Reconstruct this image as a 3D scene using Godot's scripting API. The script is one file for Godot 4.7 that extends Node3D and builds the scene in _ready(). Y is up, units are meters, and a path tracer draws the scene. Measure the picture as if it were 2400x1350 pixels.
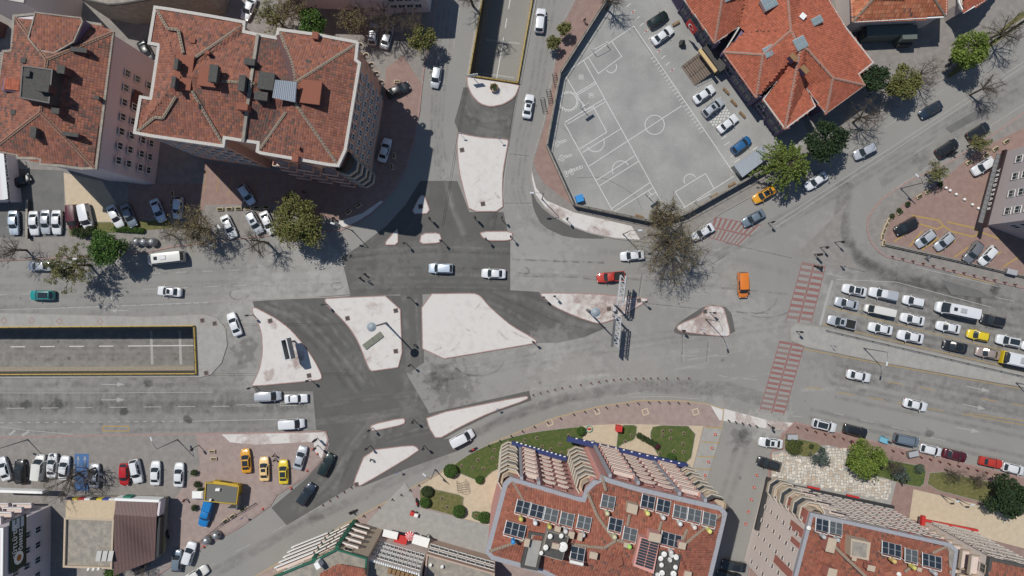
extends Node3D
# A street junction seen from a drone 134 m up. Ground positions are laid out on a survey grid: one grid unit is 8.4 cm, origin under the drone.
const S := 0.084
const EYE := 134.4
var M := {}
var rng := RandomNumberGenerator.new()
var used := {}

func P(x: float, y: float, h: float = 0.0) -> Vector3:
	var k := S * (EYE - h) / EYE
	return Vector3((x - 1200.0) * k, h, (y - 675.0) * k)

class MB:
	var v := PackedVector3Array()
	var n := PackedVector3Array()
	var c := PackedColorArray()
	var u := PackedVector2Array()
	var col := Color(1, 1, 1)
	var xf := Transform3D.IDENTITY
	func tri(a: Vector3, b: Vector3, d: Vector3) -> void:
		a = xf * a; b = xf * b; d = xf * d
		var nn := (b - a).cross(d - a).normalized()
		v.append(a); v.append(d); v.append(b)
		for i in 3:
			n.append(nn); c.append(col)
		u.append(Vector2(a.x, a.z)); u.append(Vector2(d.x, d.z)); u.append(Vector2(b.x, b.z))
	func tri_n(a: Vector3, b: Vector3, d: Vector3, na: Vector3, nb: Vector3, nd: Vector3) -> void:
		v.append(xf * a); v.append(xf * d); v.append(xf * b)
		n.append((xf.basis * na).normalized()); n.append((xf.basis * nd).normalized()); n.append((xf.basis * nb).normalized())
		for i in 3:
			c.append(col); u.append(Vector2(v[v.size() - 3 + i].x, v[v.size() - 3 + i].z))
	func quad(a: Vector3, b: Vector3, d: Vector3, e: Vector3) -> void:
		tri(a, b, d); tri(a, d, e)
	func quad_uv(a: Vector3, b: Vector3, d: Vector3, e: Vector3) -> void:
		quad(a, b, d, e)
		var k := u.size() - 6
		u[k] = Vector2(0, 1); u[k + 1] = Vector2(1, 0); u[k + 2] = Vector2(1, 1)
		u[k + 3] = Vector2(0, 1); u[k + 4] = Vector2(0, 0); u[k + 5] = Vector2(1, 0)
	# box from centre and size
	func box(p: Vector3, s: Vector3) -> void:
		var h := s * 0.5
		var q: Array[Vector3] = []
		for i in 8:
			q.append(p + Vector3(h.x if i & 1 else -h.x, h.y if i & 2 else -h.y, h.z if i & 4 else -h.z))
		quad(q[2], q[6], q[7], q[3]); quad(q[0], q[1], q[5], q[4])
		quad(q[4], q[5], q[7], q[6]); quad(q[1], q[0], q[2], q[3])
		quad(q[5], q[1], q[3], q[7]); quad(q[0], q[4], q[6], q[2])
	# bevelled box: chamfered top edges
	func bbox(p: Vector3, s: Vector3, b: float = 0.03) -> void:
		var h := s * 0.5
		var lo := [Vector3(-h.x, -h.y, -h.z), Vector3(-h.x, -h.y, h.z), Vector3(h.x, -h.y, h.z), Vector3(h.x, -h.y, -h.z)]
		var mid := []; var top := []
		for q in lo:
			mid.append(p + Vector3(q.x, h.y - b, q.z))
			top.append(p + Vector3(q.x - b * signf(q.x), h.y, q.z - b * signf(q.z)))
		for i in 4:
			var j := (i + 1) % 4
			quad(p + lo[i], p + lo[j], mid[j], mid[i])
			quad(mid[i], mid[j], top[j], top[i])
		quad(top[0], top[1], top[2], top[3])
		quad(p + lo[0], p + lo[3], p + lo[2], p + lo[1])
	# box whose long axis runs from a to b (any direction)
	func beam(a: Vector3, b: Vector3, w: float, hh: float = -1.0) -> void:
		if hh < 0.0: hh = w
		var d := (b - a).normalized()
		var s := d.cross(Vector3.UP)
		if s.length() < 0.01: s = Vector3.RIGHT
		s = s.normalized() * w * 0.5
		var t := s.cross(d).normalized() * hh * 0.5
		var q := [a - s - t, a + s - t, a + s + t, a - s + t]
		var r := []
		for p in q: r.append(p + b - a)
		for i in 4:
			var j := (i + 1) % 4
			quad(q[j], q[i], r[i], r[j])
		quad(q[0], q[1], q[2], q[3]); quad(r[3], r[2], r[1], r[0])
	func tube(a: Vector3, b: Vector3, ra: float, rb: float, k: int = 8, cap: bool = true) -> void:
		var d := (b - a).normalized()
		var s := d.cross(Vector3.UP if absf(d.y) < 0.95 else Vector3.RIGHT).normalized()
		var t := s.cross(d)
		for i in k:
			var a0 := TAU * i / k; var a1 := TAU * (i + 1) / k
			var u0 := s * cos(a0) + t * sin(a0); var u1 := s * cos(a1) + t * sin(a1)
			tri_n(a + u1 * ra, a + u0 * ra, b + u0 * rb, u1, u0, u0)
			tri_n(a + u1 * ra, b + u0 * rb, b + u1 * rb, u1, u0, u1)
			if cap:
				tri(b, b + u1 * rb, b + u0 * rb)
				tri(a, a + u0 * ra, a + u1 * ra)
	# surface of revolution about y at p; prof = [Vector2(r, y), ...] from bottom to top
	func lathe(p: Vector3, prof: Array, k: int = 14, open := false) -> void:
		for j in prof.size() - 1:
			var q0: Vector2 = prof[j]; var q1: Vector2 = prof[j + 1]
			var sl := Vector2(q1.y - q0.y, q0.x - q1.x).normalized()
			for i in k:
				var a0 := TAU * i / k; var a1 := TAU * (i + 1) / k
				var d0 := Vector3(cos(a0), 0, sin(a0)); var d1 := Vector3(cos(a1), 0, sin(a1))
				var n0 := d0 * sl.x + Vector3.UP * sl.y; var n1 := d1 * sl.x + Vector3.UP * sl.y
				var A := p + d0 * q0.x + Vector3.UP * q0.y; var B := p + d1 * q0.x + Vector3.UP * q0.y
				var D := p + d1 * q1.x + Vector3.UP * q1.y; var E := p + d0 * q1.x + Vector3.UP * q1.y
				if q0.x > 0.0001: tri_n(A, D, B, n0, n1, n1)
				if q1.x > 0.0001: tri_n(A, E, D, n0, n0, n1)
	# flat polygon at height y (world xz points)
	func poly(pts: PackedVector2Array, y: float) -> void:
		var ix := Geometry2D.triangulate_polygon(pts)
		for i in range(0, ix.size(), 3):
			var a := pts[ix[i]]; var b := pts[ix[i + 1]]; var d := pts[ix[i + 2]]
			var A := Vector3(a.x, y, a.y); var B := Vector3(b.x, y, b.y); var D := Vector3(d.x, y, d.y)
			if (B - A).cross(D - A).y < 0: tri(A, D, B)
			else: tri(A, B, D)
	func wall(pts: PackedVector2Array, y0: float, y1: float, out: bool = true) -> void:
		var k := pts.size()
		var cw := Geometry2D.is_polygon_clockwise(pts)
		for i in k:
			var a := pts[i]; var b := pts[(i + 1) % k]
			var A := Vector3(a.x, y0, a.y); var B := Vector3(b.x, y0, b.y)
			var up := Vector3(0, y1 - y0, 0)
			if cw == out: quad(A, B, B + up, A + up)
			else: quad(B, A, A + up, B + up)
	func prism(pts: PackedVector2Array, y0: float, y1: float) -> void:
		poly(pts, y1); wall(pts, y0, y1)
	# average the normals of faces that meet at less than the given angle
	func soften(deg: float) -> void:
		var at := {}
		var lim := cos(deg_to_rad(deg))
		for i in v.size():
			var key := Vector3i((v[i] * 2000.0).round())
			if not at.has(key): at[key] = []
			at[key].append(i)
		var r := n.duplicate()
		for key in at:
			for i in at[key]:
				var s := Vector3.ZERO
				for j in at[key]:
					if n[i].dot(n[j]) > lim: s += n[j]
				r[i] = s.normalized()
		n = r
	func mesh(mat: Material, uvk: Vector2 = Vector2(1, 1), uvo: Vector2 = Vector2.ZERO) -> ArrayMesh:
		var m := ArrayMesh.new()
		if v.is_empty(): return m
		var a := []
		a.resize(Mesh.ARRAY_MAX)
		a[Mesh.ARRAY_VERTEX] = v; a[Mesh.ARRAY_NORMAL] = n; a[Mesh.ARRAY_COLOR] = c
		if uvk != Vector2(1, 1) or uvo != Vector2.ZERO:
			for i in u.size(): u[i] = u[i] * uvk + uvo
		a[Mesh.ARRAY_TEX_UV] = u
		m.add_surface_from_arrays(Mesh.PRIMITIVE_TRIANGLES, a)
		m.surface_set_material(0, mat)
		return m

func numbered(called: String) -> String:
	if not used.has(called):
		used[called] = 0
		return called
	used[called] += 1
	return "%s_%03d" % [called, used[called]]

func node(called: String, m: Mesh, parent: Node = null) -> MeshInstance3D:
	var o := MeshInstance3D.new()
	o.mesh = m
	if parent == null:
		o.name = numbered(called)
		add_child(o)
	else:
		o.name = called
		parent.add_child(o, true)
	return o

func part(called: String, b: MB, mat: Material, parent: Node = null) -> MeshInstance3D:
	return node(called, b.mesh(mat), parent)

func thing(called: String, label: String, category: String, at: Vector3 = Vector3.ZERO, turn: float = 0.0, group: String = "") -> Node3D:
	var o := Node3D.new()
	o.name = numbered(called)
	add_child(o)
	o.position = at
	o.rotation.y = turn
	tag(o, label, category, group)
	return o

func tag(o: Node, label: String, category: String, group: String = "", kind: String = "") -> void:
	o.set_meta("label", label)
	if category != "": o.set_meta("category", category)
	if group != "": o.set_meta("group", group)
	if kind != "": o.set_meta("kind", kind)

func copy(src: Node3D, label: String, at: Vector3, turn: float, group: String = "") -> Node3D:
	var o: Node3D = src.duplicate()
	var base := String(src.name)
	var rx := RegEx.create_from_string("_[0-9]{3}$")
	o.name = numbered(rx.sub(base, ""))
	add_child(o)
	o.position = at
	o.rotation.y = turn
	o.set_meta("label", label)
	if group != "": o.set_meta("group", group)
	return o

# flat list of grid numbers -> world xz points at height h
func W(a: Array, h: float = 0.0) -> PackedVector2Array:
	var r := PackedVector2Array()
	for i in range(0, a.size(), 2):
		var p := P(a[i], a[i + 1], h)
		r.append(Vector2(p.x, p.z))
	return r

func smooth(a: Array) -> Array:   # one Chaikin pass on a closed outline
	var r := []
	var k := a.size() / 2
	for i in k:
		var x0: float = a[2 * i]; var y0: float = a[2 * i + 1]
		var x1: float = a[2 * ((i + 1) % k)]; var y1: float = a[2 * ((i + 1) % k) + 1]
		r.append_array([x0 * 0.8 + x1 * 0.2, y0 * 0.8 + y1 * 0.2, x0 * 0.2 + x1 * 0.8, y0 * 0.2 + y1 * 0.8])
	return r

func inset(p: PackedVector2Array, d: float) -> PackedVector2Array:
	var r := Geometry2D.offset_polygon(p, -d, Geometry2D.JOIN_MITER)
	var best := p
	var ba := 0.0
	for q in r:
		var ar := 0.0
		for i in q.size(): ar += q[i].cross(q[(i + 1) % q.size()])
		if absf(ar) > ba: ba = absf(ar); best = q
	return best

func flat(called: String, pts: PackedVector2Array, y: float, mat: Material, parent: Node = null) -> MeshInstance3D:
	var b := MB.new()
	b.poly(pts, y)
	var o := node(called, b.mesh(mat, Vector2(1.0 / 224.0, 1.0 / 126.0), Vector2(0.5, 0.5)), parent)
	if parent == null: o.set_meta("kind", "structure")
	return o

# raised paved area with a kerb of its own along the rim
func slab(called: String, pts: PackedVector2Array, top: float, mat: Material, kerb_mat: Material, kw: float = 0.22) -> MeshInstance3D:
	var inner := inset(pts, kw)
	var o := flat(called, inner, top, mat)
	var b := MB.new()
	b.wall(pts, -0.05, top + 0.02)
	# rim strip: walk both outlines by nearest points
	var k := pts.size()
	for i in k:
		var a := pts[i]; var d := pts[(i + 1) % k]
		var ia := nearest(inner, a, pts, i, kw); var id := nearest(inner, d, pts, (i + 1) % k, kw)
		var A := Vector3(a.x, top + 0.02, a.y); var D := Vector3(d.x, top + 0.02, d.y)
		var IA := Vector3(ia.x, top + 0.02, ia.y); var ID := Vector3(id.x, top + 0.02, id.y)
		if (D - A).cross(ID - A).y > 0: b.quad(A, D, ID, IA)
		else: b.quad(A, IA, ID, D)
	b.wall(inner, top - 0.05, top + 0.02, false)
	part("kerb", b, kerb_mat, o)
	return o

func nearest(inner: PackedVector2Array, a: Vector2, _p: PackedVector2Array, _i: int, _w: float) -> Vector2:
	var best := inner[0]
	for q in inner:
		if q.distance_squared_to(a) < best.distance_squared_to(a): best = q
	return best

func lin(r: float, g: float, b: float, a: float = 1.0) -> Color:
	var q := Color(r, g, b).linear_to_srgb()
	q.a = a
	return q

func mat(r: float, g: float, b: float, rough: float = 0.85, metal: float = 0.0) -> StandardMaterial3D:
	var m := StandardMaterial3D.new()
	m.albedo_color = lin(r, g, b)
	m.roughness = rough
	m.metallic = metal
	return m

func vmat(rough: float = 0.85) -> StandardMaterial3D:
	var m := mat(1, 1, 1, rough)
	m.vertex_color_use_as_albedo = true
	return m

func nbytes(size: int, freq: float, oct: int, sd: int, cell: bool = false) -> PackedByteArray:
	var f := FastNoiseLite.new()
	f.seed = sd
	f.frequency = freq
	f.fractal_octaves = oct
	f.fractal_gain = 0.62
	f.noise_type = FastNoiseLite.TYPE_CELLULAR if cell else FastNoiseLite.TYPE_SIMPLEX_SMOOTH
	var im := f.get_seamless_image(size, size)
	im.convert(Image.FORMAT_L8)
	return im.get_data()

# tiling surface texture: linear base colour, blotches towards second colour, fine grain
func grain(size: int, a: Color, b: Color, f1: float, f2: float, amt: float, sd: int) -> ImageTexture:
	var n1 := nbytes(size, f1, 5, sd)
	var n2 := nbytes(size, f2, 2, sd + 7)
	var lut := PackedByteArray()
	lut.resize(256 * 3)
	for i in 256:
		var t := i / 255.0
		var q := a.lerp(b, t)
		lut[i * 3] = int(q.r * 255); lut[i * 3 + 1] = int(q.g * 255); lut[i * 3 + 2] = int(q.b * 255)
	var out := PackedByteArray()
	out.resize(size * size * 3)
	for i in size * size:
		var k := 1.0 + amt * (n2[i] / 127.5 - 1.0)
		var j := n1[i] * 3
		out[i * 3] = clampi(int(lut[j] * k), 0, 255)
		out[i * 3 + 1] = clampi(int(lut[j + 1] * k), 0, 255)
		out[i * 3 + 2] = clampi(int(lut[j + 2] * k), 0, 255)
	return ImageTexture.create_from_image(Image.create_from_data(size, size, false, Image.FORMAT_RGB8, out))

func surf(a: Color, b: Color, metres: float, rough: float = 0.9, f1: float = 0.006, f2: float = 0.2, amt: float = 0.12, sd: int = 1) -> StandardMaterial3D:
	var m := StandardMaterial3D.new()
	m.albedo_texture = grain(512, a, b, f1, f2, amt, sd)
	m.roughness = rough
	m.uv1_triplanar = true
	m.uv1_world_triplanar = true
	m.uv1_scale = Vector3.ONE / metres
	return m

# ------------------------------------------------------------------ road surface: one map, 224 x 126 m, of grain, patches, tyre marks, oil and dust
const RW := 2048
const RH := 1152
var rmap := PackedFloat32Array()
var gain := 1.0

func to_map(x: float, y: float) -> Vector2:
	return Vector2(((x - 1200.0) * S + 112.0) / 224.0 * RW, ((y - 675.0) * S + 63.0) / 126.0 * RH)

# worn track, skid mark, dust streak: a soft broken band along a path; amount < 0 darkens
func stroke(path: Array, width: float, amount: float, broken: float = 0.5, soft: float = 1.0) -> void:
	var pts := PackedVector2Array()
	for i in range(0, path.size(), 2): pts.append(to_map(path[i], path[i + 1]))
	var f := FastNoiseLite.new()
	f.seed = rng.randi() % 1000
	f.frequency = 0.04
	var hw := maxf(width / 224.0 * RW * 0.5, 0.6)
	var t := 0.0
	for i in pts.size() - 1:
		var d := pts[i + 1] - pts[i]
		var l := d.length()
		var dir := d / maxf(l, 0.001)
		var nn := Vector2(-dir.y, dir.x)
		var k := 0.0
		while k < l:
			var c := pts[i] + dir * k
			var w := 1.0 - broken + broken * clampf(f.get_noise_1d(t) * 1.6 + 0.5, 0.0, 1.0) * 1.4
			var q := -hw - 1.0
			while q <= hw + 1.0:
				var e := clampf((hw - absf(q)) / (hw * soft + 0.5) + 0.3, 0.0, 1.0)
				var g := c + nn * (q + f.get_noise_2d(t, 7.0) * hw * 0.3)
				var xi := int(g.x); var yi := int(g.y)
				if xi >= 0 and yi >= 0 and xi < RW and yi < RH:
					var fine := 0.7 + 0.6 * absf(f.get_noise_2d(q * 9.0, t * 2.0))
					var id := yi * RW + xi
					rmap[id] = clampf(rmap[id] + amount * gain * w * e * fine * 0.75, 0.25, 1.9)
				q += 0.9
			k += 0.9
			t += 0.9

func blot(x: float, y: float, r: float, amount: float, sd: int) -> void:
	var c := to_map(x, y)
	var f := FastNoiseLite.new()
	f.seed = sd
	f.frequency = 0.05
	var rr := r / 224.0 * RW
	for yi in range(maxi(0, int(c.y - rr * 1.4)), mini(RH, int(c.y + rr * 1.4))):
		for xi in range(maxi(0, int(c.x - rr * 1.4)), mini(RW, int(c.x + rr * 1.4))):
			var d := Vector2(xi, yi).distance_to(c) / rr + f.get_noise_2d(xi, yi) * 0.9
			if d < 1.0:
				rmap[yi * RW + xi] = clampf(rmap[yi * RW + xi] + amount * gain * 0.8 * smoothstep(1.0, 0.4, d) * (0.6 + 0.8 * absf(f.get_noise_2d(xi * 5.0, yi * 5.0))), 0.25, 1.9)

func make_road_texture() -> ImageTexture:
	var big := nbytes(1024, 0.004, 5, 11)
	var mid := nbytes(1024, 0.03, 4, 12)
	var fine := nbytes(1024, 0.35, 2, 13)
	rmap.resize(RW * RH)
	gain = 2.3
	for y in RH:
		for x in RW:
			var i := (y & 1023) * 1024 + (x & 1023)
			var j := ((y + 300) & 1023) * 1024 + ((x + 517) & 1023)
			rmap[y * RW + x] = 1.0 + (big[j] - 128) / 255.0 * 0.14 + (mid[i] - 128) / 255.0 * 0.05 + (fine[i] - 128) / 255.0 * 0.22
	# darker, younger asphalt on the outer stretches of the roads
	for a in [[1960, 800, 2420, 890], [1990, 640, 2420, 740], [-60, 930, 700, 950], [-60, 800, 460, 810]]:
		for k in 7: blot(lerpf(a[0], a[2], k / 6.0), lerpf(a[1], a[3], k / 6.0) + rng.randf_range(-20, 20), 8.0, -0.09, 40 + k)
	# wheel tracks, lane by lane
	for a in [[1960, 912, 2420, 1010], [1950, 880, 2420, 980], [1960, 855, 2420, 952], [1900, 960, 2420, 1075], [1960, 672, 2420, 772], [1950, 700, 2420, 805], [1940, 740, 2420, 842], [2060, 655, 2420, 712]]:
		stroke([a[0], a[1], a[2], a[3]], 0.9, -0.13, 0.5); stroke([a[0] - 4, a[1] + 18, a[2] - 4, a[3] + 18], 0.9, -0.12, 0.5)
	for y in [640, 662, 690, 712, 632, 672]: stroke([-60, y + 8, 300, y + 3, 800, y - 8], 0.8, -0.07, 0.7)
	for y in [902, 921, 944, 966, 990, 1008]: stroke([-60, y + 2, 400, y, 735, y - 4], 1.0, -0.08, 0.6)
	for y in [930, 948, 953]: stroke([-60, y, 300, y + 4, 720, y - 2], 2.0, -0.09, 0.7)
	for y in [808, 822, 838, 848]: stroke([-60, y, 460, y], 0.8, -0.06, 0.6)
	stroke([1400, 590, 1700, 600, 1850, 640], 1.5, -0.06, 0.7); stroke([1210, 640, 1500, 655, 1850, 690], 0.5, -0.14, 0.8)
	stroke([1200, 608, 1300, 612, 1420, 616], 0.35, -0.28, 0.9); stroke([1200, 647, 1350, 650, 1450, 662], 0.3, -0.22, 0.9)
	for k in 4: stroke([1995 - k * 9, 430 - k * 2, 1985 - k * 8, 500, 1992 - k * 6, 560, 2030 - k * 5, 608 + k * 3, 2100, 640 + k * 8, 2300, 690 + k * 6], 1.3, -0.12, 0.5)
	for k in 3: stroke([1660 + k * 10, 590 + k * 8, 1900, 470 + k * 12, 2100, 350 + k * 14, 2420, 160 + k * 12], 0.9, -0.10, 0.6)
	for k in 3: stroke([2060 + k * 3, 420 + k * 8, 2200, 330 + k * 10, 2420, 190 + k * 10], 0.9, -0.10, 0.6)
	for k in 4: stroke([1065 - k * 12, 20, 1045 - k * 10, 180, 1035 - k * 8, 300, 1050 - k * 8, 420], 0.6, -0.10, 0.7)
	for k in 3: stroke([1272 + k * 14, 0, 1245 + k * 13, 200, 1212 + k * 12, 330, 1200 + k * 12, 440, 1225 + k * 9, 510, 1300, 560 - k * 8], 0.7, -0.08, 0.7)
	for k in 3: stroke([1000 + k * 14, 880 + k * 6, 1150, 850 + k * 11, 1400, 800 + k * 14, 1700, 760 + k * 14, 1850, 740 + k * 12], 0.8, -0.07, 0.8)
	for k in 4: stroke([1050, 1060 - k * 6, 1180, 990 - k * 5, 1330, 940 - k * 6, 1500, 915 - k * 7, 1700, 925 - k * 9, 1850, 965 - k * 8], 0.9, -0.12, 0.5)
	for k in 3: stroke([470 + k * 18, 1350, 700 + k * 12, 1225, 860, 1150 + k * 8, 1050, 1050 + k * 10], 0.9, -0.10, 0.6)
	stroke([1760, 1020, 1700, 1200, 1660, 1370], 1.4, -0.09, 0.6); stroke([1735, 1020, 1680, 1200, 1640, 1370], 1.2, -0.08, 0.6)
	# tight turning circles scrubbed into the dust
	for a in [[1120, 845, 60, 0.1, 3.0], [965, 640, 18, 0.0, 6.0], [1224, 635, 16, -1.2, 1.6], [1760, 700, 60, 0.0, 2.2], [1790, 690, 90, 0.3, 1.9], [560, 690, 22, 0.0, 5.0], [790, 670, 14, 0.0, 6.0]]:
		var arc := []
		for k in 15:
			var t: float = lerpf(a[3], a[4], k / 14.0)
			arc.append_array([a[0] + cos(t) * a[2], a[1] + sin(t) * a[2] * 0.6])
		stroke(arc, 0.3, -0.22, 0.6)
	# oil, soot, damp
	for a in [[1060, 905, 5.5, -0.22], [1020, 880, 3.5, -0.18], [575, 820, 3.2, -0.24], [560, 870, 2.0, -0.16], [1730, 1030, 2.6, -0.22], [1745, 1015, 1.5, -0.2], [2330, 676, 1.2, -0.35], [350, 900, 1.2, -0.25], [293, 965, 0.9, -0.4], [440, 980, 1.0, -0.35], [130, 948, 1.6, -0.2], [60, 945, 1.2, -0.25], [2180, 1015, 1.0, -0.3], [740, 1210, 2.0, -0.12], [1130, 1240, 3.0, -0.14], [1005, 1235, 2.5, -0.12], [2160, 380, 2.2, -0.16]]:
		blot(a[0], a[1], a[2], a[3], int(a[0]))
	# stone dust carried out of the island works
	for a in [[1260, 600, 9, 0.10], [1180, 880, 8, 0.08], [1330, 860, 9, 0.10], [1650, 690, 9, 0.08], [700, 640, 9, 0.12], [780, 650, 6, 0.14], [560, 730, 6, 0.12], [620, 690, 7, 0.12], [1210, 480, 5, 0.06], [1060, 400, 3, 0.1], [1760, 760, 7, 0.09], [1980, 690, 6, 0.10], [2060, 700, 5, 0.08], [1290, 820, 4, 0.12], [1680, 960, 4, 0.12], [1800, 985, 5, 0.18], [585, 890, 3, 0.12], [920, 1000, 3, 0.1], [1930, 560, 6, 0.07], [1500, 840, 8, 0.06], [1060, 1180, 4, 0.05]]:
		blot(a[0], a[1], a[2], a[3], int(a[1]))
	for k in 30:
		var x := rng.randf_range(960, 1900); var y := rng.randf_range(820, 930)
		stroke([x, y, x + rng.randf_range(60, 160), y - rng.randf_range(5, 22)], rng.randf_range(0.3, 1.0), rng.randf_range(0.03, 0.09), 0.8)
	for k in 26:
		var x := rng.randf_range(1210, 1800); var y := rng.randf_range(575, 690)
		stroke([x, y, x + rng.randf_range(60, 160), y + rng.randf_range(-4, 12)], rng.randf_range(0.3, 0.8), rng.randf_range(-0.06, 0.08), 0.8)
	# cracks and trench cuts
	for a in [[1855, 605, 1700, 570], [1660, 800, 1655, 850], [1180, 476, 1245, 477], [1195, 361, 1240, 366], [1020, 424, 1048, 424], [1520, 712, 1640, 724], [1950, 620, 2030, 638], [1690, 730, 1800, 735], [1505, 640, 1497, 695], [1650, 630, 1700, 600], [1600, 770, 1598, 850], [1740, 745, 1760, 752]]:
		stroke(a, 0.16, -0.4, 0.4); stroke([a[0] + 3, a[1] + 2, a[2] + 3, a[3] + 2], 0.3, 0.1, 0.6)
	for k in 70:
		var x := rng.randf_range(-40, 2440); var y := rng.randf_range(560, 1130)
		blot(x, y, rng.randf_range(0.15, 0.5), rng.randf_range(-0.3, -0.12), k)
	return map_texture(131.0)

func map_texture(level: float) -> ImageTexture:
	var lut := PackedByteArray()
	lut.resize(1024)
	for i in 1024: lut[i] = clampi(int(pow(i / 512.0, 0.45) * level), 0, 255)
	var out := PackedByteArray()
	out.resize(RW * RH * 3)
	for i in RW * RH:
		var q := lut[clampi(int(rmap[i] * 512.0), 0, 1023)]
		out[i * 3] = q; out[i * 3 + 1] = q * 99 / 100; out[i * 3 + 2] = q * 96 / 100
	return ImageTexture.create_from_image(Image.create_from_data(RW, RH, false, Image.FORMAT_RGB8, out))

# the new asphalt: rolled and swept lengthways, pale stone dust dragged along it by tyres
func make_fresh_texture() -> ImageTexture:
	var mid := nbytes(1024, 0.02, 4, 21)
	var fine := nbytes(1024, 0.35, 2, 22)
	for y in RH:
		for x in RW:
			var i := (y & 1023) * 1024 + (x & 1023)
			rmap[y * RW + x] = 1.0 + (mid[i] - 128) / 255.0 * 0.25 + (fine[i] - 128) / 255.0 * 0.25
	gain = 2.6
	var lanes := [[600, 712, 680, 740, 760, 820, 830, 920], [640, 708, 740, 760, 800, 830, 860, 900], [690, 704, 770, 740, 830, 820, 880, 900], [960, 700, 964, 780, 970, 860, 960, 940], [1110, 690, 1180, 720, 1260, 770, 1340, 800], [1150, 686, 1230, 720, 1320, 760, 1400, 775], [1200, 684, 1270, 712, 1340, 750, 1400, 765], [820, 600, 900, 590, 1040, 585, 1190, 590], [825, 640, 1000, 636, 1190, 640], [825, 672, 1000, 668, 1190, 672], [1090, 225, 1110, 265, 1150, 280, 1200, 270], [1080, 250, 1110, 290, 1160, 305, 1200, 295], [760, 950, 860, 935, 980, 925], [750, 985, 860, 975, 980, 955], [690, 1200, 770, 1120, 810, 1050, 850, 1000], [740, 1180, 800, 1130, 830, 1060, 870, 1010], [890, 1030, 960, 1010, 1010, 1000], [1040, 430, 1060, 500, 1085, 560], [1010, 440, 1000, 500, 950, 560]]
	for a in lanes:
		for k in 5:
			var p := []
			var ox := rng.randf_range(-16, 16); var oy := rng.randf_range(-12, 12)
			for i in range(0, a.size(), 2): p.append_array([a[i] + ox, a[i + 1] + oy])
			stroke(p, rng.randf_range(0.3, 1.3), rng.randf_range(-0.10, 0.20), 0.8)
	for a in [[1258, 800, 2.2, 0.5], [1290, 790, 4, 0.3], [1320, 798, 4, 0.22], [830, 850, 2.5, 0.16], [905, 600, 4, 0.14], [990, 600, 4, 0.16], [1080, 600, 4, 0.12], [860, 660, 4, 0.12], [930, 650, 4, 0.14], [880, 1000, 3, 0.26], [960, 960, 3, 0.18], [1150, 300, 4, 0.22], [1110, 240, 3, 0.12], [780, 1150, 2, 0.14], [970, 870, 3, 0.12], [660, 715, 3, 0.16], [1160, 540, 3, -0.12], [1240, 710, 4, -0.08], [700, 780, 4, -0.06], [1340, 780, 4, 0.14]]: blot(a[0], a[1], a[2], a[3], int(a[0]))
	return map_texture(86.0)

# dusted island paving: pale stone dust over pinkish pavers, scraped thin by boots, brooms and tyres
func make_dust_texture() -> ImageTexture:
	var big := nbytes(1024, 0.012, 4, 31)
	var mid := nbytes(1024, 0.06, 4, 32)
	var fine := nbytes(1024, 0.35, 2, 33)
	for y in RH:
		for x in RW:
			var i := (y & 1023) * 1024 + (x & 1023)
			rmap[y * RW + x] = 0.98 + (big[i] - 128) / 255.0 * 0.22 + (mid[i] - 128) / 255.0 * 0.35 + (fine[i] - 128) / 255.0 * 0.3
	gain = 2.0
	for k in 420:
		var x := rng.randf_range(590, 1720); var y := rng.randf_range(180, 1140)
		var d := Vector2.from_angle(rng.randf_range(-0.9, 0.9)) * rng.randf_range(10, 50)
		stroke([x, y, x + d.x * 0.5, y + d.y * 0.5 + rng.randf_range(-5, 5), x + d.x, y + d.y], rng.randf_range(0.12, 0.5), rng.randf_range(-0.22, 0.12), 0.8)
	for a in [[1400, 703, 6, -0.22], [1440, 712, 5, -0.2], [1480, 705, 3, -0.2], [1340, 705, 3, -0.16], [1660, 752, 5, -0.22], [1640, 760, 4, -0.2], [690, 830, 2.6, -0.25], [700, 850, 1.6, -0.25], [630, 880, 1.5, -0.25], [880, 720, 2, -0.14], [640, 755, 1.2, -0.3], [1300, 500, 3, -0.3], [1400, 545, 3, -0.25], [1750, 990, 3, -0.3], [1820, 1000, 3, -0.35], [600, 1030, 4, -0.3], [700, 1030, 3, -0.25], [1150, 700, 2, -0.12], [820, 790, 2.5, -0.16], [860, 830, 2, -0.14]]: blot(a[0], a[1], a[2], a[3], int(a[0] + a[1]))
	var lut := PackedByteArray()
	lut.resize(1024 * 3)
	for i in 1024:
		var q := Color(0.51, 0.43, 0.405).lerp(Color(0.765, 0.752, 0.735), smoothstep(0.05, 1.05, i / 512.0))
		lut[i * 3] = int(q.r * 255); lut[i * 3 + 1] = int(q.g * 255); lut[i * 3 + 2] = int(q.b * 255)
	var out := PackedByteArray()
	out.resize(RW * RH * 3)
	for i in RW * RH:
		var q := clampi(int(rmap[i] * 512.0), 0, 1023) * 3
		out[i * 3] = lut[q]; out[i * 3 + 1] = lut[q + 1]; out[i * 3 + 2] = lut[q + 2]
	rmap.clear()
	return ImageTexture.create_from_image(Image.create_from_data(RW, RH, false, Image.FORMAT_RGB8, out))

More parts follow.
